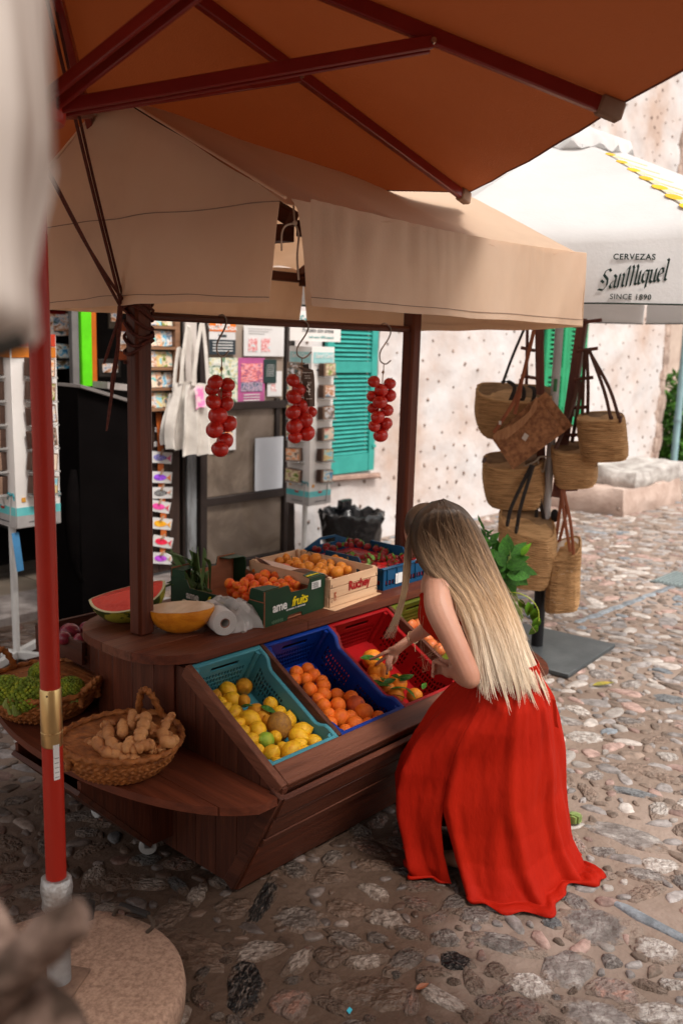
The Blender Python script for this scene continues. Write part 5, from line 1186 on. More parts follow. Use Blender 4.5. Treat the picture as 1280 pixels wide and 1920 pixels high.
def crumple(cc, a_, b_, hts, seed, n=16, m=14):
    g_ = []
    for i in range(n):
        row = []
        for j in range(m):
            u, v = i/(n-1), j/(m-1); q = Vector(cc)+Vector(a_)*u+Vector(b_)*v
            h = hts*math.sin(math.pi*u)**.6*math.sin(math.pi*min(1, v*1.1))**.5; w_ = noise.noise_vector(Vector((u*3.2+seed, v*3.2, seed)))*.030+noise.noise_vector(Vector((u*9+seed, v*9, seed)))*.010
            row.append(Vector((q.x+w_.x, q.y+w_.y, max(TOPZ+.003, q.z+h+w_.z))))
        g_.append(row)
    return g_
MB().sheet(crumple(rc+Vector((.03, .0, -.045)), (.17, -.03, 0), (.05, .16, 0), .085, 3), 0).build('film', FILMT, bg_, ang=180)
MB().sheet(crumple(rc+Vector((.05, .12, .035)), (.10, -.10, -.02), (.03, .06, 0), .03, 8), 0).build('film', FILMT, bg_, ang=180)
MB().sheet(crumple(rc+Vector((.05, -.02, -.048)), (.12, .03, 0), (.0, .07, 0), .02, 5), 0).build('film', FILMT, bg_, ang=180)
g_ = [[rc+m3 @ Vector(((.054+.012*v+.004*math.sin(v*9))*math.cos(a), (.054+.006*v)*math.sin(a), .06+.07*v2)) for v2 in (0, .5, 1)] for a, v in [(1.5-.12*i, i/9) for i in range(10)]]

# ---- leeks / onion greens behind, onions in a box at the back
LEEK = M('leek_green', (.09, .16, .05), (.035, .07, .02), rough=.5, ns=4, sc=(1, 1, 1), isl=.35)
lk = thing('leek_bunch', 'bunch of dark leek greens behind the melon, left of the green carton', 'leeks', tuple(onz(365, 1125, TOPZ)))
mb = MB(); base = onz(372, 1112, TOPZ+.03)
for k in range(34):
    tip = onP(rf.uniform(305, 398), rf.uniform(1022, 1120), base+Vector((rf.uniform(-.12, .12), rf.uniform(-.1, .12), 0)), (fwd.x, fwd.y, 0)); s0 = base+Vector((rf.uniform(-.05, .05), rf.uniform(-.05, .05), rf.uniform(-.02, .03)))
    mid = lerp(s0, tip, .55)+Vector((rf.uniform(-.03, .03), 0, rf.uniform(.01, .05))); pts_ = spline([s0, mid, tip], 8)
    mb.tube(pts_, [(.011*math.sin(math.pi*(.15+.8*i/7))+.001, .0015) for i in range(8)], 6, flat=(rf.uniform(-1, 1), rf.uniform(-1, 1), .4))
mb.build('leek_leaf', LEEK, lk)
MB().tube([onz(345, 1128, TOPZ+.02), onz(368, 1140, TOPZ+.02)], .012, 10).build('leek_stalk', M('leek_white', (.6, .58, .42), rough=.5), lk)
ONI = M('onion_skin', (.25, .03, .05), (.14, .012, .03), rough=.3, ns=2, sc=(6, 6, 1), coat=.3)
onm = fruit_mesh('onion', ONI, 'pear')
for i, (px, py, r_) in enumerate([(135, 1188, .042), (165, 1180, .036), (118, 1196, .03), (150, 1200, .03)]):
    p = onz(px, py, .72); solo('red_onion', onm, tuple(p), erot(), r_, ['largest red onion behind the left end of the cart', 'red onion right against the counter edge', 'small red onion half hidden by the red pole', 'lowest small red onion in the rear bin'][i], 'onion', 'red onions behind the cart')
MB().box((2.2, 3.42, .655), (.40, .36, .02)).build('rear_bin_floor', WX, cart)
MB().box((2.0, 3.42, .68), (.02, .36, .10)).build('rear_bin_side', WYY, cart)
mb = MB().box((2.2, 3.61, .66), (.42, .02, .12)); mb.build('rear_bin_board', WX, cart)
# ================================================================ HANGING TOMATOES
STEEL = M('hook_steel', (.30, .25, .22), rough=.3, metal=1); TWINE = M('twine', (.38, .26, .17), (.25, .16, .1), rough=.9)
def z4(x, y): return (250+x/2.327, 540+y/2.327)
HY = 2.885
def hookline(pts, label):
    p3 = [onY(*z4(x, y), HY-.004) for x, y in pts]; p3[0].y = HY+.02; p3[1].y = HY+.0
    t = thing('hook', label, 'hook', tuple(p3[0]), 'S hooks on the cart bar'); MB().tube(spline(p3, 26), .0035, 8).build('wire', STEEL, t); return p3
hk = [hookline([(378, 128), (392, 117), (406, 138), (398, 178), (368, 235), (366, 280), (385, 300), (400, 295), (417, 274)], 'steel S hook holding the left tomato string'),
      hookline([(728, 152), (742, 141), (762, 160), (756, 196), (718, 255), (715, 290), (735, 305), (752, 302), (776, 280)], 'steel S hook holding the middle tomato string with the tag'),
      hookline([(1088, 166), (1100, 154), (1122, 178), (1114, 218), (1078, 275), (1076, 315), (1092, 330), (1106, 330), (1122, 316)], 'steel S hook holding the right tomato string')]
GRST = M('vine_green', (.12, .12, .04), rough=.8)
def tomatoes(lst, hook, label, top):
    b = onY(*z4(*hook), HY-.004); tp = onY(*z4(*top), HY); t = thing('tomato_string', label, 'tomatoes', tuple(tp), 'strings of tomatoes hanging from the bar')
    lo = onY(*z4(lst[-1][0], lst[-1][1]), HY)
    MB().tube([b, lerp(b, tp, .5)+Vector((.002, 0, 0)), tp, Vector((tp.x, HY, lo.z))], .0026, 6).build('cord', TWINE, t); MB().ball(lerp(b, tp, .62), (.007, .007, .009), 8, 6).build('knot', TWINE, t)
    for i, (x, y, r_, *bk) in enumerate(lst):
        p = onY(*z4(x, y), HY + (.028 if bk else -.012-.012*(i % 2))); rad = r_/2.327/F*(p-EYE).dot(fwd)
        kid('tomato', mesh_tom, t, tuple(p), (rf.uniform(-.7, .7), rf.uniform(-.7, .7), rf.uniform(0, 6)), rad*1.14)
        if i % 2 == 0 or i == 1:
            mb = MB()
            for k in range(5): a = k*1.257; mb.tube([p+Vector((0, 0, rad*.86)), p+Vector((.5*rad*math.cos(a), .5*rad*math.sin(a), rad*1.05))], [.0014, .0006], 4)
            mb.build('calyx', GRST, t)
tomatoes([(358, 410, 31), (412, 422, 29), (345, 440, 29, 1), (400, 462, 28, 1), (350, 497, 31), (405, 505, 31), (370, 557, 38), (415, 592, 35), (355, 617, 36), (385, 600, 30, 1), (400, 667, 34), (378, 703, 34)], (385, 300), 'left string of red tomatoes hanging by the tote bags', (384, 385))
tomatoes([(697, 403, 27), (722, 440, 28), (760, 455, 26, 1), (700, 475, 31), (732, 512, 33), (697, 543, 30), (775, 540, 24, 1), (747, 575, 33), (703, 603, 34), (755, 632, 34), (706, 650, 28)], (735, 305), 'middle string of red tomatoes carrying a brown paper tag', (733, 350))
tomatoes([(1048, 408, 24), (1118, 417, 24), (1080, 445, 27), (1042, 472, 23, 1), (1117, 470, 27), (1075, 497, 29), (1045, 525, 23, 1), (1105, 533, 26), (1065, 563, 28), (1100, 592, 27), (1050, 603, 24), (1090, 610, 22, 1), (1078, 643, 29)], (1092, 330), 'right string of red tomatoes in front of the turquoise shutter', (1087, 390))
TAGM = M('tag_brown', srgb(92, 74, 64), srgb(80, 64, 56), rough=.6)
def z6(x, y): return (500+x/4.923, 600+y/4.923)
tg = thing('paper_tag', 'brown paper tag with white SE monogram on the middle tomatoes', 'tag', tuple(onY(*z6(395, 795), HY-.06)))
TY = HY-.055
row = [(288, 432, 360, 440), (335, 470, 425, 462), (318, 540, 436, 510), (335, 600, 441, 600), (345, 700, 441, 700), (348, 797, 441, 797)]
MB().sheet([[onY(*z6(a, b), TY+.004*i), onY(*z6((a+c)/2, (b+d)/2), TY-.004), onY(*z6(c, d), TY+.002*i)] for i, (a, b, c, d) in enumerate(row)], .0012).build('card', TAGM, tg)
MB().prism([onY(*z6(*q), TY+.006) for q in ((330, 415), (385, 405), (390, 455), (340, 462))], (0, .001, 0)).build('card_fold', M('tag_dark', srgb(50, 40, 36)), tg)
q = onY(*z6(383, 650), TY-.009); text('S', .050, q+Vector((0, 0, .008)), (1, 0, 0), (0, 0, 1), INKW, tg, bold=.0); text('E', .040, q+Vector((.007, -.001, -.008)), (1, 0, 0), (0, 0, 1), INKW, tg, wsc=.8)
for k, (yy, s_) in enumerate(((485, 'Tomatiga de ramellet'), (515, 'El sor de la'), (535, 'mediterrania'))): text(s_, .0072, onY(*z6(372+3*k, yy), TY-.009), (1, 0, 0), (0, 0, 1), INKW, tg)
text('Consell de', .006, onY(*z6(395, 575), TY-.009), (1, 0, 0), (0, 0, 1), INKW, tg); text('Mallorca', .006, onY(*z6(395, 588), TY-.009), (1, 0, 0), (0, 0, 1), INKW, tg); text('SON ESPASES', .0062, onY(*z6(392, 728), TY-.009), (1, 0, 0), (0, 0, 1), INKW, tg)

# ================================================================ SHALLOW STRAW BASKETS ON THE ROUND SHELF
STRAW = M('straw_orange', (.44, .155, .038), (.15, .045, .012), rough=.62, ns=26, bump=.004, bs=90, ramp=(.3, .7), det=8)
def rope_ring(mb, fn, n, rad, tw, m=8, closed=True, L=None):
    rings = []
    P = [fn(i/n) for i in range(n+(0 if closed else 1))]; N = len(P)
    for i in range(N):
        t = (P[(i+1) % N]-P[i-1]) if closed else (P[min(i+1, N-1)]-P[max(i-1, 0)])
        t.normalize(); u = Vector((0, 0, 1)); u = (u-t*u.dot(t)); u = u.normalized() if u.length > .05 else t.orthogonal().normalized(); v = t.cross(u)
        rings.append([P[i]+(u*math.cos(a)+v*math.sin(a))*rad*(1+.30*math.cos(2*a+tw*2*math.pi*i/N)+.12*math.cos(5*a-tw*4*math.pi*i/N)) for a in [2*math.pi*k/m for k in range(m)]])
    if closed: rings.append(rings[0])
    mb.loft(rings, cap=not closed); return mb
def flat_basket(c, label, hdl, Rr=.215, Rb=.135, Hh=.115, tilt=(0, 0), squash=1):
    t = thing('straw_basket', label, 'basket', tuple(c), 'straw baskets on the round shelf'); c = Vector(c); m3 = Euler((tilt[0], tilt[1], 0)).to_matrix()
    n, rows, sub = 280, 6, 5
    def wall(inner, sgn):
        rings = []
        for i in range(rows*sub+1):
            v = i/(rows*sub); r0 = Rb+(Rr-Rb)*(v**.75)+.008*math.sin(v*math.pi); z = Hh*v; fr = (v*rows) % 1; row_ = int(min(v*rows, rows-1e-6)); s_ = 1 if row_ % 2 else -1
            ring = []
            for k in range(n):
                a = 2*math.pi*k/n; d = .0042*math.cos(46*a+s_*fr*4.6)+.0036*math.sin(fr*math.pi)-.002
                rr = r0+(sgn*(d))-(inner*.008)+.006*noise.noise(Vector((math.cos(a)*1.5, math.sin(a)*1.5, z*6))); zz = z*(1-.0)+.006*math.sin(2*a+1)*v
                ring.append(c+m3 @ Vector((rr*math.cos(a)*squash, rr*math.sin(a)/squash, zz)))
            rings.append(ring)
        return rings
    MB().loft(wall(0, 1), cap=True).build('wall', STRAW, t, ang=80)
    MB().loft([r_[::-1] for r_ in wall(1, -1)], cap=True).build('lining', STRAW, t, ang=80)
    rope_ring(MB(), lambda u: c+m3 @ Vector(((Rr+.001)*math.cos(2*math.pi*u)*squash, (Rr+.001)*math.sin(2*math.pi*u)/squash, Hh+.004+.006*math.sin(4*math.pi*u+1))), 220, .0110, 30).build('rim', STRAW, t, ang=80)
    for (a, lean, hh) in hdl:
        p0 = Vector((Rr*math.cos(a-.24), Rr*math.sin(a-.24), Hh-.02)); p1 = Vector((Rr*math.cos(a+.24), Rr*math.sin(a+.24), Hh-.02)); o = Vector((math.cos(a), math.sin(a), 0))
        mid = (p0+p1)/2+o*lean+Vector((0, 0, hh)); ctrl = [p0-Vector((0, 0, .03)), p0+Vector((0, 0, .02)), lerp(p0, mid, .7)+(p0-p1)*.10+Vector((0, 0, hh*.10)), mid, lerp(p1, mid, .7)+(p1-p0)*.10+Vector((0, 0, hh*.10)), p1+Vector((0, 0, .02)), p1-Vector((0, 0, .03))]
        sp = spline([c+m3 @ q for q in ctrl], 61); rope_ring(MB(), lambda u: sp[min(60, int(round(u*60)))], 60, .0125, 14, closed=False).build('handle', STRAW, t, ang=80)
    return t
bc1 = onz(238, 1380, .585); flat_basket((bc1.x-.03, bc1.y-.005, .476), 'round straw basket full of ginger roots on the cart shelf', [(R(24), -.035, .135), (R(168), .05, .085)])
bc2 = onz(82, 1284, .585); flat_basket((bc2.x, bc2.y, .476), 'round straw basket with green romanesco behind the red pole', [(R(-68), .04, .07), (R(104), .02, .11)], Rr=.232, Rb=.15, Hh=.125)
GING = M('ginger_skin', (.64, .31, .115), (.32, .12, .04), rough=.55, ns=7, bump=.012, bs=20, rnd=.10, c3=(.52, .24, .09), sss=.03)
def z3(x, y): return (120+x/2.909, 1200+y/2.909)
def ginger(pts, rad, label, z=.60, nm='ginger'):
    mb = MB(); p3 = [onz(*z3(x, y), z+dz) for x, y, dz in pts]; n = 26; sp = spline(p3, n); L = sum((sp[i+1]-sp[i]).length for i in range(n-1))
    rr_ = [rad*(.55+.45*math.sin(math.pi*min(1, (i+.6)/3)) if i < 3 else 1)*(1+.16*math.sin(i*.8+rad*900)+.05*(i % 3 == 0))*(.8 if i > n-2 else 1) for i in range(n)]
    mb.tube(sp, rr_, 12); mb.ball(sp[0], rr_[0]*1.02, 10, 8); mb.ball(sp[-1], rr_[-1]*1.05, 10, 8)
    for i in range(5): mb.ball(sp[3+i*5]+Vector((rad*.8*math.sin(i*2.1+rad*500), rad*.8*math.cos(i*2.7), rad*.35)), rad*(.55+.2*(i % 2)), 8, 6, jit=.3, seed=i+rad*100)
    o = mb.build(nm, GING, None, label, 'ginger', 'ginger roots in the basket', ang=80); return o
for k, (pts, rad) in enumerate([([(175, 545, 0), (215, 600, .004), (270, 625, 0), (330, 610, .0)], .019), ([(240, 470, .01), (250, 540, .02), (285, 590, .015), (345, 590, .01)], .019), ([(215, 465, .0), (270, 455, .01)], .014),
        ([(325, 450, .02), (320, 520, .02)], .018), ([(375, 400, .045), (372, 470, .025)], .016), ([(448, 418, .05), (430, 480, .045), (412, 545, .03)], .021), ([(345, 600, .02), (370, 545, .02)], .019),
        ([(385, 600, .02), (440, 575, .03), (480, 570, .015)], .018), ([(592, 410, .06), (560, 450, .045), (545, 500, .03)], .014), ([(535, 500, .02), (560, 560, .02), (605, 545, .01)], .020), ([(475, 470, .01), (490, 520, .01)], .017),
        ([(300, 640, -.01), (400, 650, -.01)], .018), ([(450, 600, -.01), (540, 600, -.01)], .017), ([(200, 520, -.015), (300, 560, -.02)], .018), ([(370, 520, -.02), (480, 560, -.02)], .018), ([(130, 560, -.02), (200, 590, -.02)], .016), ([(520, 560, -.02), (580, 520, -.02)], .016), ([(250, 600, -.03), (420, 620, -.03)], .018)]):
    ginger(pts, rad, ['pale curved ginger root, left front in the straw basket', 'crooked ginger root in the middle left of the basket', 'small ginger stub at the back left of the basket', 'stout upright ginger knob, back of the basket', 'short upright ginger finger at the back of the basket', 'tall thick ginger root standing up in the basket centre', 'ginger knob in front of the standing root', 'knobbly pale ginger lump at the front of the basket', 'thin ginger finger reaching up by the right basket handle', 'lumpy ginger root at the right side of the basket', 'reddish brown ginger piece behind the standing root'][k] if k < 11 else 'ginger root low in the basket, ' + ['near the front rim', 'front right under the pale lump', 'under the crooked root', 'under the tall root', 'at the far left', 'at the far right', 'at the very bottom'][k-11])
ROMA = M('romanesco', (.34, .37, .025), (.09, .13, .010), rough=.6, ns=30, bump=.02, bs=70, c3=(.17, .24, .02), rnd=.1)
def romanesco(px, py, r_, z, seed, label):
    p = onz(px, py, z); t = thing('romanesco', label, 'romanesco', tuple(p), 'romanesco heads in the basket'); rz = random.Random(seed); mb = MB()
    mb.ball(p, (r_*.85, r_*.85, r_*.7), 16, 10)
    N = 190
    for i in range(N):
        b = math.acos(1-1.35*(i+.5)/N); a = i*2.39996; d = Vector((math.sin(b)*math.cos(a), math.sin(b)*math.sin(a), math.cos(b)*.85)); s_ = r_*rz.uniform(.085, .13)
        mb.ball(p+d*r_*.86, (s_, s_, s_*1.05), 7, 5, d.to_track_quat('Z', 'Y').to_matrix(), jit=.2, seed=i)
    mb.build('florets', ROMA, t, ang=80)
    for k in range(5):
        a = rz.uniform(0, 6.28); d = Vector((math.cos(a), math.sin(a), 0)); MB().tube([p-Vector((0, 0, r_*.6)), p+d*r_*.8-Vector((0, 0, r_*.4)), p+d*r_*1.0+Vector((0, 0, r_*.0))], [.008, .016, .004], 7).build('leaf', M('roma_leaf', (.30, .34, .10), (.14, .2, .04), rough=.5), t)
romanesco(12, 1296, .078, .62, 1, 'dark green romanesco head at the left of the basket'); romanesco(50, 1306, .092, .60, 2, 'largest bright green romanesco head at the front of the basket')
romanesco(132, 1292, .062, .61, 3, 'small romanesco head right of the red pole'); romanesco(78, 1262, .055, .65, 4, 'yellowish romanesco head behind the red pole'); romanesco(92, 1240, .036, .68, 5, 'small yellow green romanesco on top at the back')

# ================================================================ BAGS ON THE SILVER POLE
PB_ = Vector((5.285, 2.942, 0)); VU = Vector((-PB_.x, -PB_.y, 0)).normalized(); VR = Vector((-VU.y, VU.x, 0))   # towards the camera, and to the right
def z5(x, y): return (860+x/3.312, 600+y/3.312)
def onB(x, y, f=0): return onP(*z5(x, y), PB_+VU*f, VU)
SMET = M('pole_silver', (.50, .49, .49), (.40, .40, .40), rough=.4, metal=.15, ns=3)
BASEM = M('base_dark', (.085, .095, .10), (.05, .058, .062), rough=.45, ns=4, bump=.001, bs=40)
sp_ = thing('parasol', 'white beer parasol with SanMiguel lettering over the hanging baskets', 'parasol', tuple(PB_))
cs_ = [onz(1130, 1220, .02), onz(1050, 1272, .02)]; e1 = (cs_[0]-cs_[1]); Ls = .62; e1.normalize(); e2 = Vector((-e1.y, e1.x, 0)); o_ = Vector((cs_[1].x, cs_[1].y, 0))
bc_ = (PB_+Vector((0, 0, .016)))
MB().box(bc_, (e1*0+Vector((.78, .80, .03))), Matrix((e1, e2, Vector((0, 0, 1)))).transposed(), .004).build('base_plate', BASEM, sp_)
MB().tube([PB_+Vector((0, 0, .03)), PB_+Vector((0, 0, .50))], .040, 18).build('base_sleeve', M('sleeve_black', (.02, .02, .022), rough=.4), sp_)
MB().tube([PB_+Vector((0, 0, .50)), PB_+Vector((0, 0, 3.25))], .027, 16).build('pole', SMET, sp_)
MB().tube([PB_+VU*.027+Vector((0, 0, 1.74)), PB_+VU*.0285+Vector((0, 0, 1.82))], [.012, .012], 8).build('sticker', M('green_print', (.05, .2, .08)), sp_)
MB().ball(PB_+VU*.02+VR*.055+Vector((0, 0, .93)), (.018, .03, .045), 10, 8).build('crank', BLK, sp_)
PW = M('peg_plank', (.17, .055, .035), (.08, .025, .018), rough=.5, ns=3, sc=(8, 8, .7), bump=.002, bs=20)
ld = thing('peg_rack', 'dark brown wooden peg rack tied to the left of the silver pole', 'rack', tuple(onB(510, 1100)))
MB().beam(onB(497, -10, -.03), onB(512, 1105, -.03), .055, .03, up=VU).build('plank', PW, ld); MB().beam(onB(425, -10, -.10), onB(418, 400, -.10), .02, .03, up=VU).build('rod', PW, ld)
for (a, b, c, d) in ((385, 172, 470, 190), (385, 345, 478, 362), (385, 520, 480, 528), (400, 1035, 490, 1045)): MB().tube([onB(a, b, .0), onB(c, d, -.03)], .0115, 10).build('peg', PW, ld)
ld2 = thing('peg_rack', 'dark brown wooden peg rack leaning on the right of the silver pole', 'rack', tuple(onB(600, 1100)))
MB().beam(onB(765, -10, .0), onB(602, 1100, .0), .06, .03, up=VU).build('plank', PW, ld2)
MB().beam(onB(795, 10, -.03), onB(705, 600, -.03), .02, .02, up=VU).build('edge_strip', M('strip_grey', (.4, .36, .33), rough=.5), ld2)
for (a, b, c, d) in ((735, 192, 860, 176), (715, 372, 832, 356), (690, 547, 806, 540), (662, 716, 752, 712), (610, 1056, 735, 1050), (770, 14, 885, 0)): MB().tube([onB(a, b, .02), onB(c, d, .05)], .0115, 10).build('peg', PW, ld2)
rp_ = thing('rope', 'pale cord tying the peg racks to the silver pole', 'rope', tuple(onB(500, 850, .05)))
MB().tube(spline([onB(400, 912, .06), onB(470, 880, .06), onB(500, 850, .05), onB(560, 850, .05), onB(600, 852, .05)], 16), .006, 6).build('cord', M('cord_pale', (.5, .42, .33), rough=.9), rp_); MB().tube(spline([onB(500, 850, .05), onB(490, 880, .06), onB(520, 945, .06), onB(540, 860, .05)], 16), .004, 6).build('loop', MC['cord_pale'], rp_)
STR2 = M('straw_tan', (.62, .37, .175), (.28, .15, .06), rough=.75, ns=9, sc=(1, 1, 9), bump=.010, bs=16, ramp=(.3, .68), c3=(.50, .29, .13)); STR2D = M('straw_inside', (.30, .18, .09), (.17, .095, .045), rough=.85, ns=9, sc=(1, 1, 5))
LTH = M('leather_black', (.022, .016, .014), rough=.45); LTB = M('leather_brown', (.28, .085, .035), (.2, .055, .022), rough=.45); LTD = M('leather_dark', (.085, .032, .02), rough=.45)
def straw_bag(TL, TR, BR, BL, f, D, label, dip=.10, tilt_=.32, rows=20, mat=STR2, lin=None, name='straw_bag', n=48, sq=.62):
    tl, tr, br, bl = [onB(*q, f) for q in (TL, TR, BR, BL)]; t = thing(name, label, 'bag', tuple((bl+br)/2), 'straw bags hanging at the silver pole')
    def rings(off, ns_, top=True):
        out = []
        for i in range(ns_+1):
            v = i/ns_; l = lerp(tl, bl, v); r_ = lerp(tr, br, v); c = (l+r_)/2; dx = (r_-l); hw = ((tr-tl).length*(1-v**4)+(br-bl).length*v**4)/2*(1+.03*math.sin(math.pi*v))-off; dx.normalize(); dn = (bl+br-tl-tr).normalized()
            if v > .86: hw *= 1-((v-.86)/.14)**2*.14
            fr = abs(math.sin(math.pi*v*rows)); ring = []
            for k in range(n):
                a = 2*math.pi*k/n; ca, sa = math.cos(a), math.sin(a); x = math.copysign(abs(ca)**sq, ca); y = math.copysign(abs(sa)**.8, sa)
                rl = .011*fr+.003*math.sin(30*a+(i % 2)*1.5)-.003; sad = dip*.45*(1-abs(ca)**1.5)*(1-v)**2*((tl-bl).length)
                w_ = .010*noise.noise(Vector((ca*1.3+f*9, sa*1.3, v*2+tl.x*3)))
                ring.append(c+dx*(x*(hw+rl+w_))+VU*(y*(D/2*(1-.25*v**3)-off+rl+w_))+dn*(sad+tilt_*y*D/2*(1-v)))
            out.append(ring)
        return out
    MB().loft(rings(0, rows*3), cap=True).build('body', mat, t, ang=75)
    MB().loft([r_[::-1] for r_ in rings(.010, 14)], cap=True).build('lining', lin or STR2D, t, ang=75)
    top = rings(-.001, 2)[0]; top.append(top[0]); MB().tube(top, .0075, 7, cap=False).build('rim', mat, t, ang=75)
    return t
def strap(t, pts, f, mat, w_=.011, nm='strap', th=.0022, n=14):
    p3 = [onB(x, y, ff) if True else 0 for (x, y, ff) in [(q[0], q[1], f+(q[2] if len(q) > 2 else 0)) for q in pts]]
    MB().tube(spline(p3, n), [(w_, th)]*n, 8, flat=VR).build(nm, mat, t)
b1 = straw_bag((108, 425), (580, 455), (520, 735), (165, 735), -.04, .32, 'wide straw bag with a black ring handle, top left of the pole', .10)
strap(b1, [(270, 395, .12), (330, 230, .05), (415, 30, 0)], -.04, LTH, .009); strap(b1, [(265, 388, .10), (300, 380, .12), (345, 420, .13), (315, 510, .13)], -.04, LTH, .013); strap(b1, [(430, 410, .11), (465, 430, .13), (460, 500, .13), (435, 520, .13)], -.04, LTH, .013)
strap(b1, [(345, 405, .11), (395, 420, .13), (400, 480, .13), (375, 510, .13)], -.04, LTH, .013)
# cork clutch, hanging tilted
CORK = M('cork', (.36, .16, .07), (.17, .065, .026), rough=.65, ns=34, bump=.006, bs=60, ramp=(.35, .62), det=8)
t = thing('cork_bag', 'reddish brown cork flap bag hanging tilted in front of the straw bag', 'bag', tuple(onB(330, 925, .2)))
fr_ = [onB(*q, .17) for q in ((203, 735), (480, 480), (655, 695), (335, 928))]
MB().prism(fr_, VU*-.10).build('body', CORK, t); 
fl = [onB(*q, .18) for q in ((210, 715), (235, 690), (330, 650), (430, 575), (478, 478), (490, 495), (478, 560), (400, 655), (300, 735), (240, 745), (214, 735))]
MB().prism(fl, VU*.014).build('flap', M('cork_stripe', (.42, .21, .10), (.27, .115, .05), rough=.6, ns=6, sc=(14, 14, 2), bump=.003, bs=10), t)
MB().beam(onB(487, 485, .13), onB(655, 695, .13), .13, .012, up=VU).build('side_edge', CORK, t)
MB().prism([onB(*q, .184) for q in ((408, 700), (434, 718), (412, 752), (388, 735))], VU*.002).build('tag', M('tag_metal', (.6, .52, .45), rough=.4), t)
for pts in ([(215, 700, .02), (290, 590, .03), (370, 440, .03), (440, 170, .02), (470, 35, 0)], [(345, 585, .03), (375, 455, .035), (385, 365, .03)]): strap(t, pts, .17, LTB, .012)
MB().prism([onB(*q, .215) for q in ((246, 625), (262, 628), (262, 650), (248, 648))], VU*.002).build('strap_tag', M('tag_metal2', (.7, .66, .6)), t)
b3 = straw_bag((150, 870), (520, 865), (505, 1172), (195, 1160), -.02, .28, 'straw bag below the cork bag, left of the silver pole', .05); strap(b3, [(372, 925, .13), (350, 975, .13)], -.02, LTB, .014); strap(b3, [(160, 855, .02), (150, 885, .10)], -.02, LTD, .012)
b4 = straw_bag((255, 1195), (592, 1300), (545, 1668), (320, 1640), .10, .28, 'lower straw bag tilted open with black straps, left of the pole', .04, .5, 24)
for pts in ([(300, 1265, .125), (330, 1150, .10), (450, 900, .03)], [(355, 1310, .125), (385, 1150, .11), (462, 900, .04)], [(480, 1225, -.05), (482, 1050, -.04), (480, 900, -.03)], [(535, 1280, -.08), (500, 1100, -.04), (485, 900, -.03)]): strap(b4, pts, .10, LTH, .012)
for (x, y) in ((300, 1245), (355, 1290)): MB().box(onB(x, y+15, .235), (.02, .02, .05), None, .006).build('strap_tab', LTH, b4)
b5 = straw_bag((560, 1440), (752, 1385), (738, 1800), (532, 1815), .12, .17, 'lowest and rightmost straw bag with a yellow patterned lining', .06, .6, 26, lin=M('lining_yellow', srgb(220, 170, 80), srgb(235, 225, 215), rough=.6, ns=20, ramp=(.45, .55)), n=44)
for pts in ([(690, 1440, .09), (650, 1200, .05), (638, 1045, .0)], [(712, 1470, .08), (690, 1250, .05), (645, 1050, 0)], [(595, 1400, -.05), (620, 1220, 0), (640, 1045, 0)], [(620, 1380, -.06), (665, 1180, 0), (648, 1045, 0)]): strap(b5, pts, .12, LTB, .010)
b6 = straw_bag((578, 790), (850, 800), (835, 1035), (618, 1045), .06, .24, 'straw bag in the middle right, partly behind the upper right bag', .02, .25, 16); strap(b6, [(700, 760, -.04), (735, 560, 0), (760, 380, 0)], .06, LTD, .012); strap(b6, [(600, 800, .10), (700, 540, .02), (745, 372, 0)], .06, LTD, .012)
b7 = straw_bag((735, 612), (1022, 600), (1040, 868), (775, 880), .14, .26, 'upper right straw bag with long brown straps on a peg', -.06, .15, 20)
for pts in ([(945, 630, .115), (900, 440, .06), (808, 185, 0)], [(1000, 635, .105), (930, 420, .05), (800, 180, 0)], [(798, 580, -.09), (800, 400, -.03), (792, 185, 0)], [(765, 590, -.09), (775, 300, -.03), (782, 185, 0)]): strap(b7, pts, .14, LTD, .0105)
for (x, y) in ((945, 605), (1000, 605)): MB().box(onB(x, y+12, .262), (.018, .018, .045), None, .006).build('strap_tab', LTD, b7)

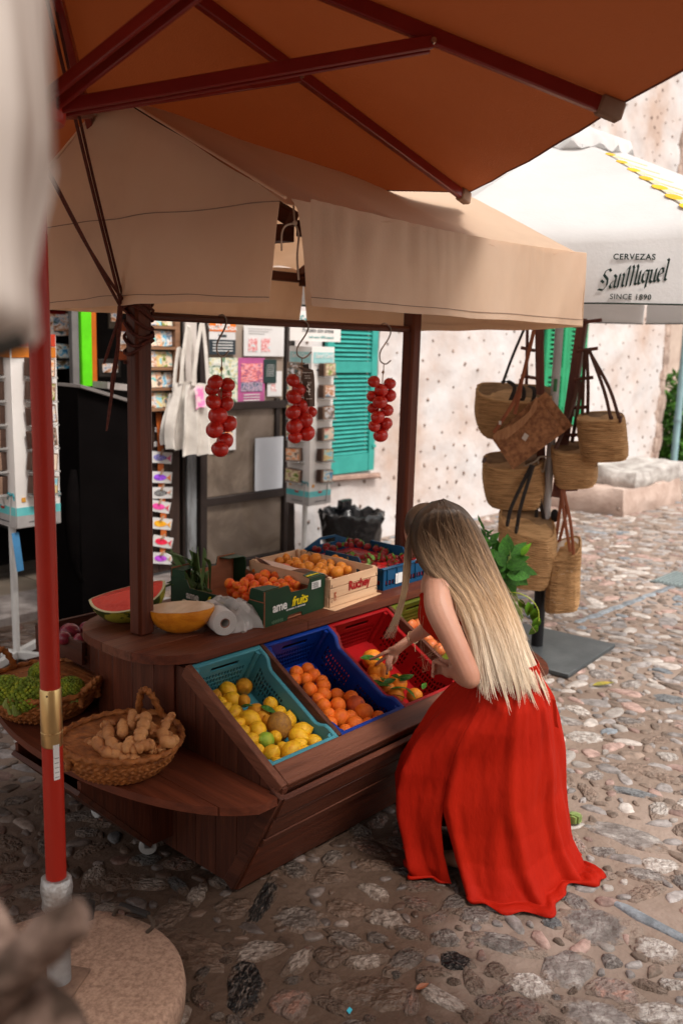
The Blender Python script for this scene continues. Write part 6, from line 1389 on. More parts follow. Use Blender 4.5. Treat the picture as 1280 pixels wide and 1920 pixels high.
# ================================================================ LEAFY GREENS AT THE RIGHT END OF THE CART
GL = M('greens_leaf', (.055, .20, .018), (.02, .09, .008), rough=.35, ns=10, bump=.006, bs=30, rnd=.3, tl=.2)
GY = M('greens_bright', (.16, .36, .02), (.08, .22, .015), rough=.4, ns=8, rnd=.2, tl=.25)
gb = thing('leafy_greens', 'bunch of fresh leafy greens hanging at the right end of the cart', 'greens', (4.0, 2.4, .6))
big = [leaf_mb(1, .62, .10, .25+.2*k, 9) for k in range(3)]
lm = [b.mesh('leaf', GL) for b in big]+[leaf_mb(1, .5, .1, .5, 9).mesh('leaf', GY)]
rg_ = random.Random(4)
def onG(x, y, f=0): return onP(860+x/3.312, 600+y/3.312, Vector((4.05, 2.42, 0))+VU*f, VU)
rootp = onG(240, 1560)
for (x, y, ang, L_, k) in [(300, 1420, 95, .09, 0), (350, 1450, 60, .09, 1), (330, 1520, 20, .09, 0), (400, 1550, 0, .075, 2), (370, 1600, -30, .08, 1), (270, 1500, 120, .08, 0), (220, 1470, 140, .08, 2), (180, 1400, 100, .06, 0), (250, 1540, 70, .08, 1), (300, 1600, -20, .08, 2), (320, 1650, -60, .08, 0), (290, 1570, 40, .10, 1),
        (150, 1380, 130, .05, 2), (210, 1360, 60, .05, 1), (400, 1440, 70, .06, 3), (240, 1430, 110, .08, 0), (200, 1520, 150, .08, 1), (180, 1450, 160, .07, 0), (340, 1580, 10, .09, 2), (260, 1620, -80, .07, 1), (230, 1590, -110, .06, 0), (360, 1500, 40, .08, 0), (310, 1480, 80, .09, 2), (280, 1440, 100, .08, 1)]:
    p = onG(x, y, rg_.uniform(-.05, .10)); a = R(ang); d = VR*math.cos(a)+Vector((0, 0, math.sin(a)))+VU*rg_.uniform(-.1, .5); d.normalize(); zz = (VU+Vector((0, 0, .6))+VR*rg_.uniform(-.5, .5)).normalized(); y_ = zz.cross(d).normalized(); zz = d.cross(y_)
    kid('leaf', lm[k], gb, (p-d*L_*.4), Matrix((d, y_, zz)).transposed().to_euler(), L_*1.25)
stq = MB()
for k in range(22):
    a = onG(rg_.uniform(150, 320), rg_.uniform(1420, 1560), rg_.uniform(-.03, .05)); b = onG(300+rg_.uniform(-25, 50), 1700+rg_.uniform(-30, 60), 0); c = onG(360+rg_.uniform(-20, 40), 1820+rg_.uniform(-30, 60), 0); stq.tube(spline([a, b, c], 8), .0022, 5)
stq.build('stem', M('greens_stem', (.26, .33, .10), (.16, .22, .05), rough=.5), gb)
MB().tube(spline([onG(310, 1690, .05), onG(380, 1700, .07), onG(450, 1740, .08), onG(490, 1800, .08), onG(495, 1870, .08)], 14), .003, 6).build('stem', M('stem_bright', (.42, .5, .06), rough=.5), gb)
for (x, y, ang, L_) in [(380, 1740, -70, .07), (430, 1760, -80, .09), (470, 1800, -95, .09), (490, 1850, -100, .09), (455, 1770, -120, .07), (480, 1900, -110, .08)]:
    p = onG(x, y, .08); a = R(ang); d = (VR*math.cos(a)+Vector((0, 0, math.sin(a)))).normalized(); zz = (VU+VR*rg_.uniform(-.5, .5)).normalized(); y_ = zz.cross(d).normalized(); zz = d.cross(y_); kid('leaf', lm[3], gb, (p-d*L_*.1), Matrix((d, y_, zz)).transposed().to_euler(), L_)
# herb sprig on top
sg = thing('herb_sprig', 'thin jagged green sprig sticking up above the leafy greens', 'herb', tuple(onG(190, 1400)))
MB().tube([onG(200, 1400), onG(160, 1330), onG(135, 1260)], .002, 5).build('stem', MC['greens_stem'], sg)
for k in range(15):
    q = lerp(onG(200, 1400), onG(135, 1260), rg_.random()); a = rg_.uniform(-.6, 3.4); d = (VR*math.cos(a)+Vector((0, 0, math.sin(a)*.8))+VU*.3).normalized(); y_ = VU.cross(d).normalized(); zz = d.cross(y_); kid('leaf', lm[k % 2], sg, q, Matrix((d, y_, zz)).transposed().to_euler(), (.045, .022, .045))
# ---- litter on the ground
dry = M('dry_leaf', (.42, .30, .05), (.12, .16, .03), rough=.6, ns=4); p = onz(1110, 1285, .012)
solo('fallen_leaf', leaf_mb(1, .3, .2, -.1).mesh('fallen_leaf', dry), tuple(p), (R(8), 0, HEAD-math.pi/2+.2), .14, 'long yellow green leaf fallen on the cobbles by the base plate', 'leaf')
p = onz(779, 1855, .014); solo('fallen_leaf', leaf_mb(1, .4, .2, -.1).mesh('fallen_leaf', M('dry_brown', (.22, .07, .03), rough=.6)), tuple(p), (R(10), 0, HEAD-math.pi/2+.5), .05, 'small brown dry leaf on the cobbles near the bottom edge', 'leaf')
p = onz(1077, 1535, .03); t = thing('sprout', 'dropped green sprout head on the cobbles right of the skirt', 'vegetable', tuple(p))
for k in range(8): rough_box(p+Vector((.012*math.cos(k*.9), .012*math.sin(k*.9), .004*(k % 3))), (.03, .026, .03), 2, .006, k).build('sprout_leaf', M('sprout', (.28, .38, .12), (.16, .25, .06), rough=.5, rnd=.3), t, ang=80)
p = onz(655, 1902, .008); solo('paper_scrap', MB().prism([(0, 0, 0), (.02, .006, 0), (.022, .02, .0), (.004, .016, 0)], (0, 0, .002)).mesh('paper_scrap', M('scrap_teal', srgb(60, 160, 180), rough=.5)), tuple(p), (0, 0, 0), 1, 'tiny turquoise paper scrap on the stones at the bottom edge', 'scrap')
# ================================================================ CREAM CART CANOPY
CRM = M('canvas_cream', (.86, .70, .56), (.70, .53, .40), rough=.85, ns=1.6, ramp=(.25, .7), bump=.0012, bs=120, tl=.58, det=9, c3=(.82, .65, .50))
SEAM = M('seam_brown', (.30, .20, .15), rough=.9)
cp = thing('cart_canopy', 'cream canvas roof with hanging valances over the fruit cart', 'canopy', (2.9, 2.9, 2.1))
CX0, CX1, CY0, CY1, ZE, ZR, ZV = 1.955, 3.81, 2.015, 3.78, 2.415, 2.845, 2.112
def wr(p, amp=.008, sc=5): return noise.noise_vector(Vector(p)*sc)*amp
def slope(y0, seed):
    g_ = []
    for i in range(49):
        u = i/48; X = CX0+(CX1-CX0)*u; row = []
        for j in range(25):
            v = j/24; Y = 2.9+(y0-2.9)*v; sag = .035*math.sin(math.pi*u)*math.sin(math.pi*v)+.018*math.sin(math.pi*u)*v
            z = ZR+(ZE-ZR)*v-sag+.014*math.sin(u*9+seed)*v*v*(1-v)*4 + .010*math.sin(u*30+4*v+seed)*v**3
            z -= .08*math.exp(-((u-.62-.5*v*.3)/.09)**2)*v*(1-v)*2+.04*math.exp(-((u-.30+.4*v*.3)/.07)**2)*v*(1-v)*2
            row.append(Vector((X, Y, z))+wr((X, Y, z), .007, 4)+wr((X, Y, z), .002, 14))
        g_.append(row)
    return g_
MB().sheet(slope(CY0, 1), .002).build('front_slope', CRM, cp, ang=80)
MB().sheet([r_[::-1] for r_ in slope(CY1, 2)], .002).build('rear_slope', CRM, cp, ang=80)
def val_front(Y, sgn, x0, x1, zt, zb_, seed, nm):
    g_ = []
    for i in range(91):
        u = i/90; X = x0+(x1-x0)*u; row = []
        for j in range(13):
            v = j/12; z = zt+(zb_-zt)*v - .018*math.sin(math.pi*u)*(1-v)-.0*v+.006*noise.noise(Vector((u*5, 0, seed)))*v
            off = sgn*(.010*v + .024*noise.noise(Vector((u*9+v*.8, v*.6, seed)))*v**.7 + .012*noise.noise(Vector((u*26+v*1.5, v, seed+4)))*v**.5+.004*math.sin(u*120+4*math.sin(u*17))*(1-v)) 
            row.append(Vector((X, Y-off, z)))
        g_.append(row)
    MB().sheet([r_[::-1] for r_ in g_] if sgn > 0 else g_, .002).build(nm, CRM, cp, ang=80)
    hem = [g_[i][11] - Vector((0, sgn*.003, 0)) for i in range(91)]; MB().tube(hem, .0016, 4).build('hem_stitch', SEAM, cp)
    return g_
gf = val_front(CY0, 1, CX0+.10, CX1, ZE+.014, ZV, 2, 'front_valance'); val_front(CY1, -1, CX0, CX1, ZE, ZV, 5, 'rear_valance')
# curled opening at the left corner: the front valance edge swings up to the tie
g_ = []
for i in range(9):
    u = i/8; X = CX0+.02+.08*u; row = []
    for j in range(13):
        v = j/12; xx = X+(.075*(v**.45))*(1-u); row.append(Vector((xx, CY0-.012*v*u, ZE+.004+(ZV-ZE)*v)))
    g_.append(row)
MB().sheet([r_[::-1] for r_ in g_], .002).build('front_valance', CRM, cp, ang=80)
def gable(X, sgn, y0, y1, seed, nm):
    g_ = []
    N = 60
    for i in range(N+1):
        u = i/N; Y = y0+(y1-y0)*u; zt = ZR-.004-abs(Y-2.9)/.87*(ZR-ZE); row = []
        for j in range(21):
            v = j/20; z = zt+(ZV-.012+.02*math.sin(u*3+seed)-zt)*v
            off = sgn*(.012*math.sin(u*15+seed+v*1.5)*v+.007*math.sin(u*37+seed)*v+.02*math.sin(math.pi*v)*math.sin(math.pi*u)+.03*v)
            row.append(Vector((X-off, Y, z))+wr((X, Y, z), .006, 5))
        g_.append(row)
    MB().sheet(g_ if sgn > 0 else [r_[::-1] for r_ in g_], .002).build(nm, CRM, cp, ang=80)
    MB().tube([g_[i][19]-Vector((sgn*.003, 0, 0)) for i in range(N+1)], .0016, 4).build('hem_stitch', SEAM, cp)
    zs_ = []
    for i in range(N+1):
        j = min(range(21), key=lambda j: abs(g_[i][j].z-(ZE-.004))); zs_.append(Vector((g_[i][j].x-sgn*.003, g_[i][j].y, ZE-.004+.003*math.sin(i*.4))))
    MB().tube(zs_, .002, 4).build('seam', SEAM, cp)
gable(CX0, 1, CY0+.025, CY1, 1, 'left_gable'); gable(CX1, -1, CY0, CY1, 3, 'right_gable')
for sg, Y in ((1, CY0), (-1, CY1)): MB().tube([(CX0-.004, 2.9, ZR+.003), (CX0-.004, (2.9+Y)/2, (ZR+ZE)/2+.003), (CX0-.004, Y, ZE+.004)], .005, 6).build('edge_binding', CRM, cp)
tie = thing('tie_cord', 'pale cord dangling in the gap at the canopy corner', 'cord', (1.97, 2.05, 2.1))
MB().tube(spline([onY(549, 374, 2.06), onY(551, 395, 2.05), onY(553, 418, 2.04), onY(560, 440, 2.04), onY(557, 480, 2.04), onY(560, 525, 2.04)], 20), .0035, 6).build('cord', M('cord_cream', (.55, .46, .38), rough=.9), tie)
MB().tube(spline([onY(553, 418, 2.04), onY(535, 424, 2.05), onY(528, 440, 2.06), onY(528, 470, 2.07)], 12), .003, 6).build('loop', MC['cord_cream'], tie); MB().ball(onY(553, 418, 2.035), .008, 8, 6).build('knot', MC['cord_cream'], tie)

# ================================================================ ORANGE SQUARE PARASOL OVER THE CART
PP = Vector((1.25, 2.2, 0)); HE = Vector((.64, .768, 0)).normalized(); HN = Vector((.768, -.64, 0)).normalized(); HS = 1.55; RZ, AZ = 2.645, 3.115
OR_C = M('canvas_orange', (.44, .165, .07), (.36, .12, .05), rough=.85, ns=1.4, bump=.0035, bs=160, tl=.38, tlc=(.50, .215, .09), ramp=(.25, .75), det=8)
MAR = M('painted_maroon', (.20, .013, .010), (.16, .010, .008), rough=.35, ns=5, bump=.0005, bs=50, coat=.2)
RED = M('pole_red', (.40, .020, .008), (.34, .014, .006), rough=.38, ns=3, bump=.0006, bs=40, coat=.15)
op = thing('parasol', 'big square orange canvas parasol on a red pole in a round concrete base', 'parasol', tuple(PP))
def pt_(a, b, s_=1): return PP+HN*a*HS*s_+HE*b*HS*s_
rim = [(1, 0), (1, 1), (0, 1), (-1, 1), (-1, 0), (-1, -1), (0, -1), (1, -1)]
for k in range(8):
    a, b = rim[k], rim[(k+1) % 8]; A = pt_(*a); B = pt_(*b); g_ = []; n1, n2 = 14, 14
    for i in range(n1+1):
        t_ = i/n1; row = []
        for j in range(n2+1):
            v = j/n2; p = lerp(PP, lerp(A, B, t_), v); z = AZ+(RZ-AZ)*(v**.96); z -= .030*math.sin(math.pi*t_)*v*(1-.6*v)+.02*(1-v)*v
            q = Vector((p.x, p.y, z+.024)); q += (wr(q, .010, 3.2)+wr(q, .003, 11))*min(1, v*2)*(math.sin(math.pi*t_)); row.append(q)
        g_.append(row)
    MB().sheet(g_, .0015).build('canopy_panel', OR_C, op, ang=80)
    MB().tube([g_[i][n2] for i in range(n1+1)], .004, 6).build('edge_piping', M('piping_dark', (.16, .045, .03), rough=.8), op)
    # rib, strut
    d = (A-PP); r0 = PP+d.normalized()*.03+Vector((0, 0, AZ-.035)); r1 = Vector((A.x, A.y, RZ-.002))-d.normalized()*.03; dn = Vector((r1-r0)).normalized()
    rb = MB().beam(r0, r1, .026, .042, b=.004).build('rib', MAR, op)
    MB().beam(r1-dn*.05, r1+dn*.022, .040, .052, b=.006).build('rib_sleeve', M('pocket_brown', (.26, .16, .11), rough=.8), rb)
    fj = .975/(r1-r0).xy.length; j_ = lerp(r0, r1, fj)-Vector((0, 0, .02)); s0 = PP+d.normalized()*.05+Vector((0, 0, 2.555))
    side_ = Vector((-d.y, d.x, 0)).normalized()*.020
    su = MB().beam(s0+side_, j_+side_, .012, .034, b=.003).build('strut', MAR, op)
    MB().beam(s0-side_, j_-side_, .012, .034, b=.003).build('strut_flange', MAR, su)
    MB().tube([j_-side_*1.8, j_+side_*1.8], .007, 8).build('bolt', M('bolt_steel', (.45, .38, .32), rough=.35, metal=1), su)
MB().lathe([(.022, 0), (.075, 0), (.08, .012), (.08, .05), (.07, .06), (.032, .075), (.022, .075)], PP+Vector((0, 0, 2.52)), 24, cap=False).build('slider', RED, op)
MB().lathe([(.0, 0), (.06, 0), (.07, .02), (.07, .06), (.03, .07)], PP+Vector((0, 0, AZ-.09)), 24).build('hub', MAR, op)
zj1, zj2 = onP(103, 1292, PP, VU).z, onP(107, 1392, PP, VU).z
MB().tube([PP+Vector((0, 0, zj1)), PP+Vector((0, 0, AZ-.05))], .0275, 28).build('upper_pole', RED, op)
BR = M('brass', (.62, .43, .19), (.52, .35, .15), rough=.3, metal=.9, ns=2, sc=(1, 1, .2))
MB().lathe([(.0280, zj2-.01), (.0298, zj2-.005), (.0298, zj1), (.0276, zj1+.003)], PP, 28).build('brass_joint', BR, op); MB().lathe([(.0299, zj2+.03), (.0308, zj2+.031), (.0308, zj2+.034), (.0299, zj2+.035)], PP, 28).build('joint_ring', BR, op)
MB().ball(PP+VU*.0298+VR*.006+Vector((0, 0, zj1-.012)), .003, 8, 6).build('screw', M('screw', (.2, .15, .1), metal=1), op)
MB().tube([PP+Vector((0, 0, .37)), PP+Vector((0, 0, zj2-.01))], .0292, 28).build('lower_pole', RED, op)
st_ = onP(122, 1425, PP+VU*.02, VU); n_ = (VU*.72+VR*.69).normalized(); tt = Vector((-n_.y, n_.x, 0))
z0_, z1_ = onP(122, 1458, PP, VU).z, onP(122, 1393, PP, VU).z
g_ = [[PP+Vector((.0298*math.cos(a), .0298*math.sin(a), z0_+(z1_-z0_)*j)) for j in (0, 1)] for a in [math.atan2(VR.y, VR.x)-.95+.1*i for i in range(7)]]
MB().sheet([r_[::-1] for r_ in g_], .0006).build('label_sticker', WPR, op)
for k in range(5): MB().tube([PP+Vector((.0303*math.cos(a), .0303*math.sin(a), z0_+.008+.012*k*1.2)) for a in [math.atan2(VR.y, VR.x)-.85+.1*i for i in range(5)]], .0007, 4).build('print_line', NVY, op)
GAL = M('galvanised', (.42, .43, .44), (.22, .2, .19), rough=.5, metal=.5, ns=6, bump=.001, bs=30)
MB().tube([PP+Vector((0, 0, .10)), PP+Vector((0, 0, .43))], .0345, 24).build('base_tube', GAL, op)
MB().lathe([(.0350, .345), (.042, .355), (.040, .38), (.045, .41), (.042, .445), (.034, .45)], PP, 24, jit=.10).build('foil_wrap', M('foil', (.55, .54, .53), (.25, .24, .23), rough=.4, metal=.6, ns=20, bump=.01, bs=40), op, ang=60)
kn = MB().tube([PP+VR*.035+Vector((0, 0, .36)), PP+VR*.10+Vector((0, 0, .36))], .008, 8).build('clamp_screw', BLK, op); MB().tube([PP+VR*.10+Vector((0, 0, .335)), PP+VR*.105+Vector((0, 0, .385))], .016, 10).build('knob', BLK, kn)
MB().box(PP+Vector((0, 0, .106)), (.135, .135, .012), Euler((0, 0, .55))).build('flange', M('rust_plate', (.26, .16, .11), (.12, .07, .05), rough=.7, ns=14, bump=.002, bs=40), op)
CON = M('concrete_terrazzo', (.42, .27, .19), (.20, .115, .08), rough=.8, ns=70, c3=(.32, .20, .14), bump=.003, bs=120, ramp=(.3, .7), det=10)
MB().lathe([(.0, .0), (.356, .0), (.370, .012), (.372, .06), (.367, .086), (.352, .100), (.30, .101), (.0, .101)], PP, 96, jit=.004).build('concrete_base', CON, op, ang=50)
hp = [onz(213, 1716, .102), onz(222, 1702, .13), onz(240, 1706, .135), onz(278, 1718, .135), onz(288, 1735, .13), onz(276, 1748, .102)]
RBK = M('rubber_black', (.022, .018, .016), rough=.6); MB().tube(spline(hp, 20), .0065, 8).build('base_handle', M('handle_rope', (.08, .055, .04), rough=.8), op)
MB().tube([hp[1]+Vector((.01, 0, .004)), hp[3]+Vector((0, 0, .004))], .012, 8).build('handle_grip', RBK, op)
# ---- ropes from the parasol to the cart post
ROPE = M('rope_maroon', (.115, .030, .020), (.06, .016, .012), rough=.8, ns=60, bump=.002, bs=200)
rpt = thing('rope', 'dark red rope wound around the left cart post and tied to the parasol', 'rope', (2.05, 2.9, 2.0))
pk_ = Vector((1.93, 2.83, 2.12))
for (a, b) in ((onP(84, -20, (1.5, 2.55, 0), VU), 0), (onP(78, 296, (1.27, 2.26, 0), VU), .010), (onP(82, 303, (1.29, 2.28, 0), VU), -.006)):
    m_ = lerp(a, pk_, .5)+Vector((0, 0, -.012)); MB().tube(spline([a, m_, pk_+Vector((b, 0, b))], 12), .0058, 7).build('strand', ROPE, rpt)
a = onP(97, -20, (1.52, 2.56, 0), VU); MB().tube(spline([a, lerp(a, pk_, .5)+Vector((.004, 0, -.016)), pk_+Vector((.012, 0, .01))], 12), .0048, 7).build('strand', ROPE, rpt)
pts_ = []
for i in range(230):
    a = i*2*math.pi/22; k = i/230; z = 2.165-.012*(i/22)-(.075*max(0, (k-.55)) if k > .55 else 0)*3.0+.012*math.sin(a*1.0+k*9)*(1+2*k)
    ca, sa = math.cos(a), math.sin(a); s_ = .047/max(abs(ca), abs(sa))**.55; pts_.append(Vector((2.055+s_*ca, 2.9+s_*sa, z)))
MB().tube(pts_, .0064, 6).build('winding', ROPE, rpt)
for (o, L_) in ((0, .80), (.018, .62), (-.012, .50)):
    s0 = onP(226, 560, (2.0, 2.84, 0), VU); e = onP(200+o*400, 808-(.8-L_)*420, (1.97, 2.78, 0), VU); MB().tube(spline([s0+Vector((o*.3, 0, 0)), lerp(s0, e, .35)+Vector((.012, 0, 0)), lerp(s0, e, .7)+Vector((.006, 0, 0)), e], 14), [.0062]*12+[.005, .003], 7).build('loose_end', ROPE, rpt)

# ================================================================ WHITE BEER PARASOL
WCV = M('canvas_white', (.82, .81, .805), (.76, .745, .735), rough=.8, ns=2, tl=.45, bump=.002, bs=60)
RB_, ZA2, ZR2, ZB2 = 1.62, 3.30, 2.58, 2.222
ang0 = math.atan2(VU.y, VU.x)+R(22)
crn = [PB_+Vector((math.cos(ang0-R(45)*k), math.sin(ang0-R(45)*k), 0))*RB_ for k in range(8)]
for k in range(8):
    A, B = crn[k], crn[(k+1) % 8]; g_ = []
    for i in range(21):
        t_ = i/20; row = []
        for j in range(15):
            v = j/14; p = lerp(PB_, lerp(A, B, t_), v); z = ZA2+(ZR2-ZA2)*v**1.05-.045*math.sin(math.pi*t_)*v**1.2; q = Vector((p.x, p.y, z)); row.append(q+wr(q, .006, 3)*v*math.sin(math.pi*t_))
        o = ((A+B)/2-PB_).normalized()
        for j in range(1, 8):
            v = j/7; b_ = row[14]; row.append(Vector((b_.x, b_.y, b_.z))+o*(.035*math.sin(v*1.5)+.012*math.sin(t_*9+k)*v)+Vector((0, 0, (ZB2-ZR2+.045*math.sin(math.pi*t_)+.0*t_)*v)))
        g_.append(row)
    MB().sheet([r_ for r_ in g_], .002).build('canopy_panel', WCV, sp_, ang=60)
    MB().tube([r_[-1] for r_ in g_], (.004, .009), 6, flat=(0, 0, 1)).build('dark_edge', M('edge_dark', (.03, .045, .035), rough=.7), sp_)
    r0 = PB_+(A-PB_).normalized()*.03+Vector((0, 0, ZA2-.04)); MB().beam(r0, Vector((A.x, A.y, ZR2-.02)), .014, .02).build('rib', SMET, sp_)
    s0 = PB_+(A-PB_).normalized()*.04+Vector((0, 0, 2.35)); j_ = lerp(r0, Vector((A.x, A.y, ZR2-.02)), .5); MB().beam(s0, j_, .01, .016).build('strut', SMET, sp_)
    if k == 0: face = g_
# ruffled top cap
rings = []
for (r_, z) in ((.01, 3.36), (.12, 3.33), (.24, 3.27), (.33, 3.215), (.345, 3.17)):
    rings.append([PB_+Vector(((r_+.02*math.sin(9*a)*(r_ > .3))*math.cos(a), (r_+.02*math.sin(9*a)*(r_ > .3))*math.sin(a), z+(.016*math.sin(14*a+1)+.010*math.sin(23*a))*(r_ > .2)*(r_/.33)**2)) for a in [2*math.pi*i/96 for i in range(96)]])
MB().loft(rings[::-1], cap=True).build('top_cap', WCV, sp_, ang=80)
# wheat decal along the right rib
YL = M('decal_yellow', srgb(226, 178, 40), rough=.7); YLP = M('decal_pale', srgb(240, 222, 175), rough=.7)
A = crn[0]; o = (A-PB_).normalized(); sd = Vector((-o.y, o.x, 0)); nr_ = (Vector((0, 0, 1))*RB_+o*(ZA2-ZR2)).normalized(); dwn = (o*RB_+Vector((0, 0, ZR2-ZA2))).normalized()
def onrib(v, s_, h=.014): return PB_+Vector((0, 0, ZA2))+dwn*v*math.hypot(RB_, ZA2-ZR2)+sd*s_+nr_*h - Vector((0, 0, .015))*abs(s_)
for k in range(7):
    v = .30+.095*k; w_ = .038+.004*k
    for s_ in (0, 1):
        c0 = onrib(v+.028*s_, (.030+.02*s_)+.0); poly = [c0+dwn*(w_*.9*math.cos(q))+sd*(w_*(.55 if s_ else .75)*math.sin(q)) for q in [i*math.pi/6 for i in range(12)]]
        MB().prism(poly, nr_*.002).build('wheat_grain', YL if not s_ else YLP, sp_)
    MB().tube([onrib(v+.03, .06), onrib(v+.12, .16)], (.004, .002), 5).build('wheat_awn', YLP, sp_)
# lettering on the valance
A, B = crn[0], crn[1]
# which side panel faces the camera: panel with corners crn[0] (right) and crn[1] (left)
fn = ((A+B)/2-PB_).normalized(); xd = Vector((-fn.y, fn.x, 0)); 
def onV(px, py, f=.052): return onP(px, py, (A+B)/2+fn*f, fn)
DG = M('letter_green', srgb(24, 44, 38), rough=.7)
text('CERVEZAS', .036, onV(1188, 482, .034), xd, (0, 0, 1), DG, sp_, bold=.0008, ext=.001, space=1.15)
GLY = {'S': ([[(.78, 1.32), (.60, 1.5), (.28, 1.42), (.16, 1.12), (.62, .72), (.66, .28), (.36, -.06), (-.10, .06)], [(.0, .72), (.28, .52)]], .86),
 'a': ([[(.1, .82), (.36, 1.0), (.56, .8), (.54, .12), (.68, .02)], [(.52, .56), (.2, .44), (.08, .22), (.24, .0), (.5, .2)]], .74),
 'n': ([[(.0, .88), (.16, 1), (.16, 0)], [(.16, .78), (.44, 1), (.56, .84), (.56, .12), (.70, .02)]], .76),
 'M': ([[(-.06, 1.22), (.18, 1.5), (.20, .0)], [(.20, 1.25), (.50, 1.5), (.60, 1.3), (.60, 0)], [(.60, 1.25), (.90, 1.5), (1.0, 1.3), (1.0, .12), (1.14, .02)]], 1.16),
 'i': ([[(.02, .88), (.16, 1), (.16, .12), (.30, .02)], [(.12, 1.36), (.22, 1.42)]], .38),
 'g': ([[(.54, .92), (.28, 1), (.08, .76), (.10, .28), (.30, .08), (.54, .3)], [(.56, 1.0), (.56, -.3), (.36, -.52), (.0, -.42)]], .72),
 'u': ([[(.0, .96), (.14, .9), (.14, .16), (.32, 0), (.52, .2)], [(.54, 1), (.54, .12), (.68, .02)]], .74),
 'e': ([[(.10, .5), (.50, .62), (.46, .92), (.26, 1), (.08, .74), (.10, .22), (.30, 0), (.58, .2)]], .64),
 'l': ([[(.04, 1.62), (.16, 1.5), (.16, .12), (.30, .02)]], .36)}
def nib_text(word, h, c, xd, yd, mat, par, nib=(.088, .058), shear=.18):
    tot = sum(GLY[ch][1] for ch in word); x0 = -tot/2; mb = MB(); n_ = Vector(xd).cross(Vector(yd)).normalized()
    for ch in word:
        for pl in GLY[ch][0]:
            for (a, b) in zip(pl[:-1], pl[1:]):
                d = Vector((b[0]-a[0], b[1]-a[1])).normalized()*.02; q = [(a[0]-d.x-nib[0], a[1]-d.y-nib[1]), (a[0]-d.x+nib[0], a[1]-d.y+nib[1]), (b[0]+d.x+nib[0], b[1]+d.y+nib[1]), (b[0]+d.x-nib[0], b[1]+d.y-nib[1])]
                mb.prism([Vector(c)+Vector(xd)*((x_+x0+y_*shear)*h)+Vector(yd)*((y_-.6)*h) for x_, y_ in q], n_*(.0012+.0001*len(mb.v)/800))
        x0 += GLY[ch][1]
    mb.build('lettering', mat, par)
xs_t = (xd+Vector((0, 0, .16))).normalized()
nib_text('SanMiguel', .0545, onV(1186, 520, .043), xs_t*.86, Vector((0, 0, 1.08)), DG, sp_)
text('SINCE 1890', .034, onV(1181, 557, .050), xd, (0, 0, 1), DG, sp_, bold=.0002, ext=.001, space=1.1)

# ================================================================ NEAR FOREGROUND (out of focus)
fd = thing('folded_awning', 'pale folded awning cloth hanging very close at the top left', 'awning', tuple(onD(-60, 300, .5)))
prof = [(-260, 58), (0, 60), (120, 68), (230, 74), (300, 66), (380, 50), (470, 40), (560, 46), (590, 48), (614, 34), (634, 5), (648, -30), (654, -80)]
rings = []
for (y, xr_) in prof:
    cx = -85; hw = max(4, xr_-cx); ring = []
    for k in range(64):
        a = 2*math.pi*k/64; rr = 1+.07*math.sin(7*a+y*.004)+.05*math.sin(13*a+1+y*.002); ca, sa = math.cos(a), math.sin(a); x = cx+hw*ca*(1 if ca > .85 else rr); dep = .50-.10*sa*rr*(hw/180)
        ring.append(onD(x, y, .50)+(-fwd)*(.50-dep)*1.0)
    rings.append(ring)
MB().loft(rings, cap=True).build('cloth', M('awning_cloth', (.74, .66, .60), (.20, .12, .085), rough=.8, ns=3.5, sc=(6, 6, .5), tl=.1, ramp=(.40, .56), det=2), fd, ang=80)
MB().tube([onD(-150, 655, .49), onD(-60, 668, .485), onD(0, 656, .487), onD(50, 636, .49)], .006, 8).build('hem', M('hem_black', (.03, .025, .02), rough=.8), fd)
lg = thing('driftwood_rail', 'weathered grey brown log rail close to the camera at the bottom left', 'log', tuple(onD(0, 1920, .8)))
LOGM = M('weathered_wood', (.32, .225, .18), (.05, .03, .02), rough=.85, ns=16, sc=(1, 1, 1), bump=.015, bs=25, c3=(.17, .11, .085), ramp=(.36, .66))
def log(pts, r_, nm):
    sp = spline(pts, 18); rings = []
    for i, p in enumerate(sp):
        t = (sp[min(i+1, 17)]-sp[max(i-1, 0)]).normalized(); u = t.cross(fwd).normalized(); v = t.cross(u); q = r_[0]+(r_[1]-r_[0])*i/17
        if i in (0, 17): q *= .8
        rings.append([p+(u*math.cos(a)+v*math.sin(a))*q*(1+.28*noise.noise(Vector((math.cos(a)*1.2+i*.2, math.sin(a)*1.2, i*.25)))) for a in [2*math.pi*k/24 for k in range(24)]])
    MB().loft(rings).build(nm, LOGM, lg, ang=70)
log([onD(-160, 2010, .82), onD(-20, 1865, .80), onD(70, 1780, .79), onD(125, 1732, .78), onD(160, 1715, .78)], (.024, .0165), 'branch')
log([onD(-60, 1850, .84), onD(30, 1880, .84), onD(90, 1945, .84), onD(150, 2050, .84)], (.030, .036), 'branch')
log([onD(-110, 1610, .9), onD(-40, 1690, .9), onD(25, 1790, .88)], (.012, .016), 'branch')
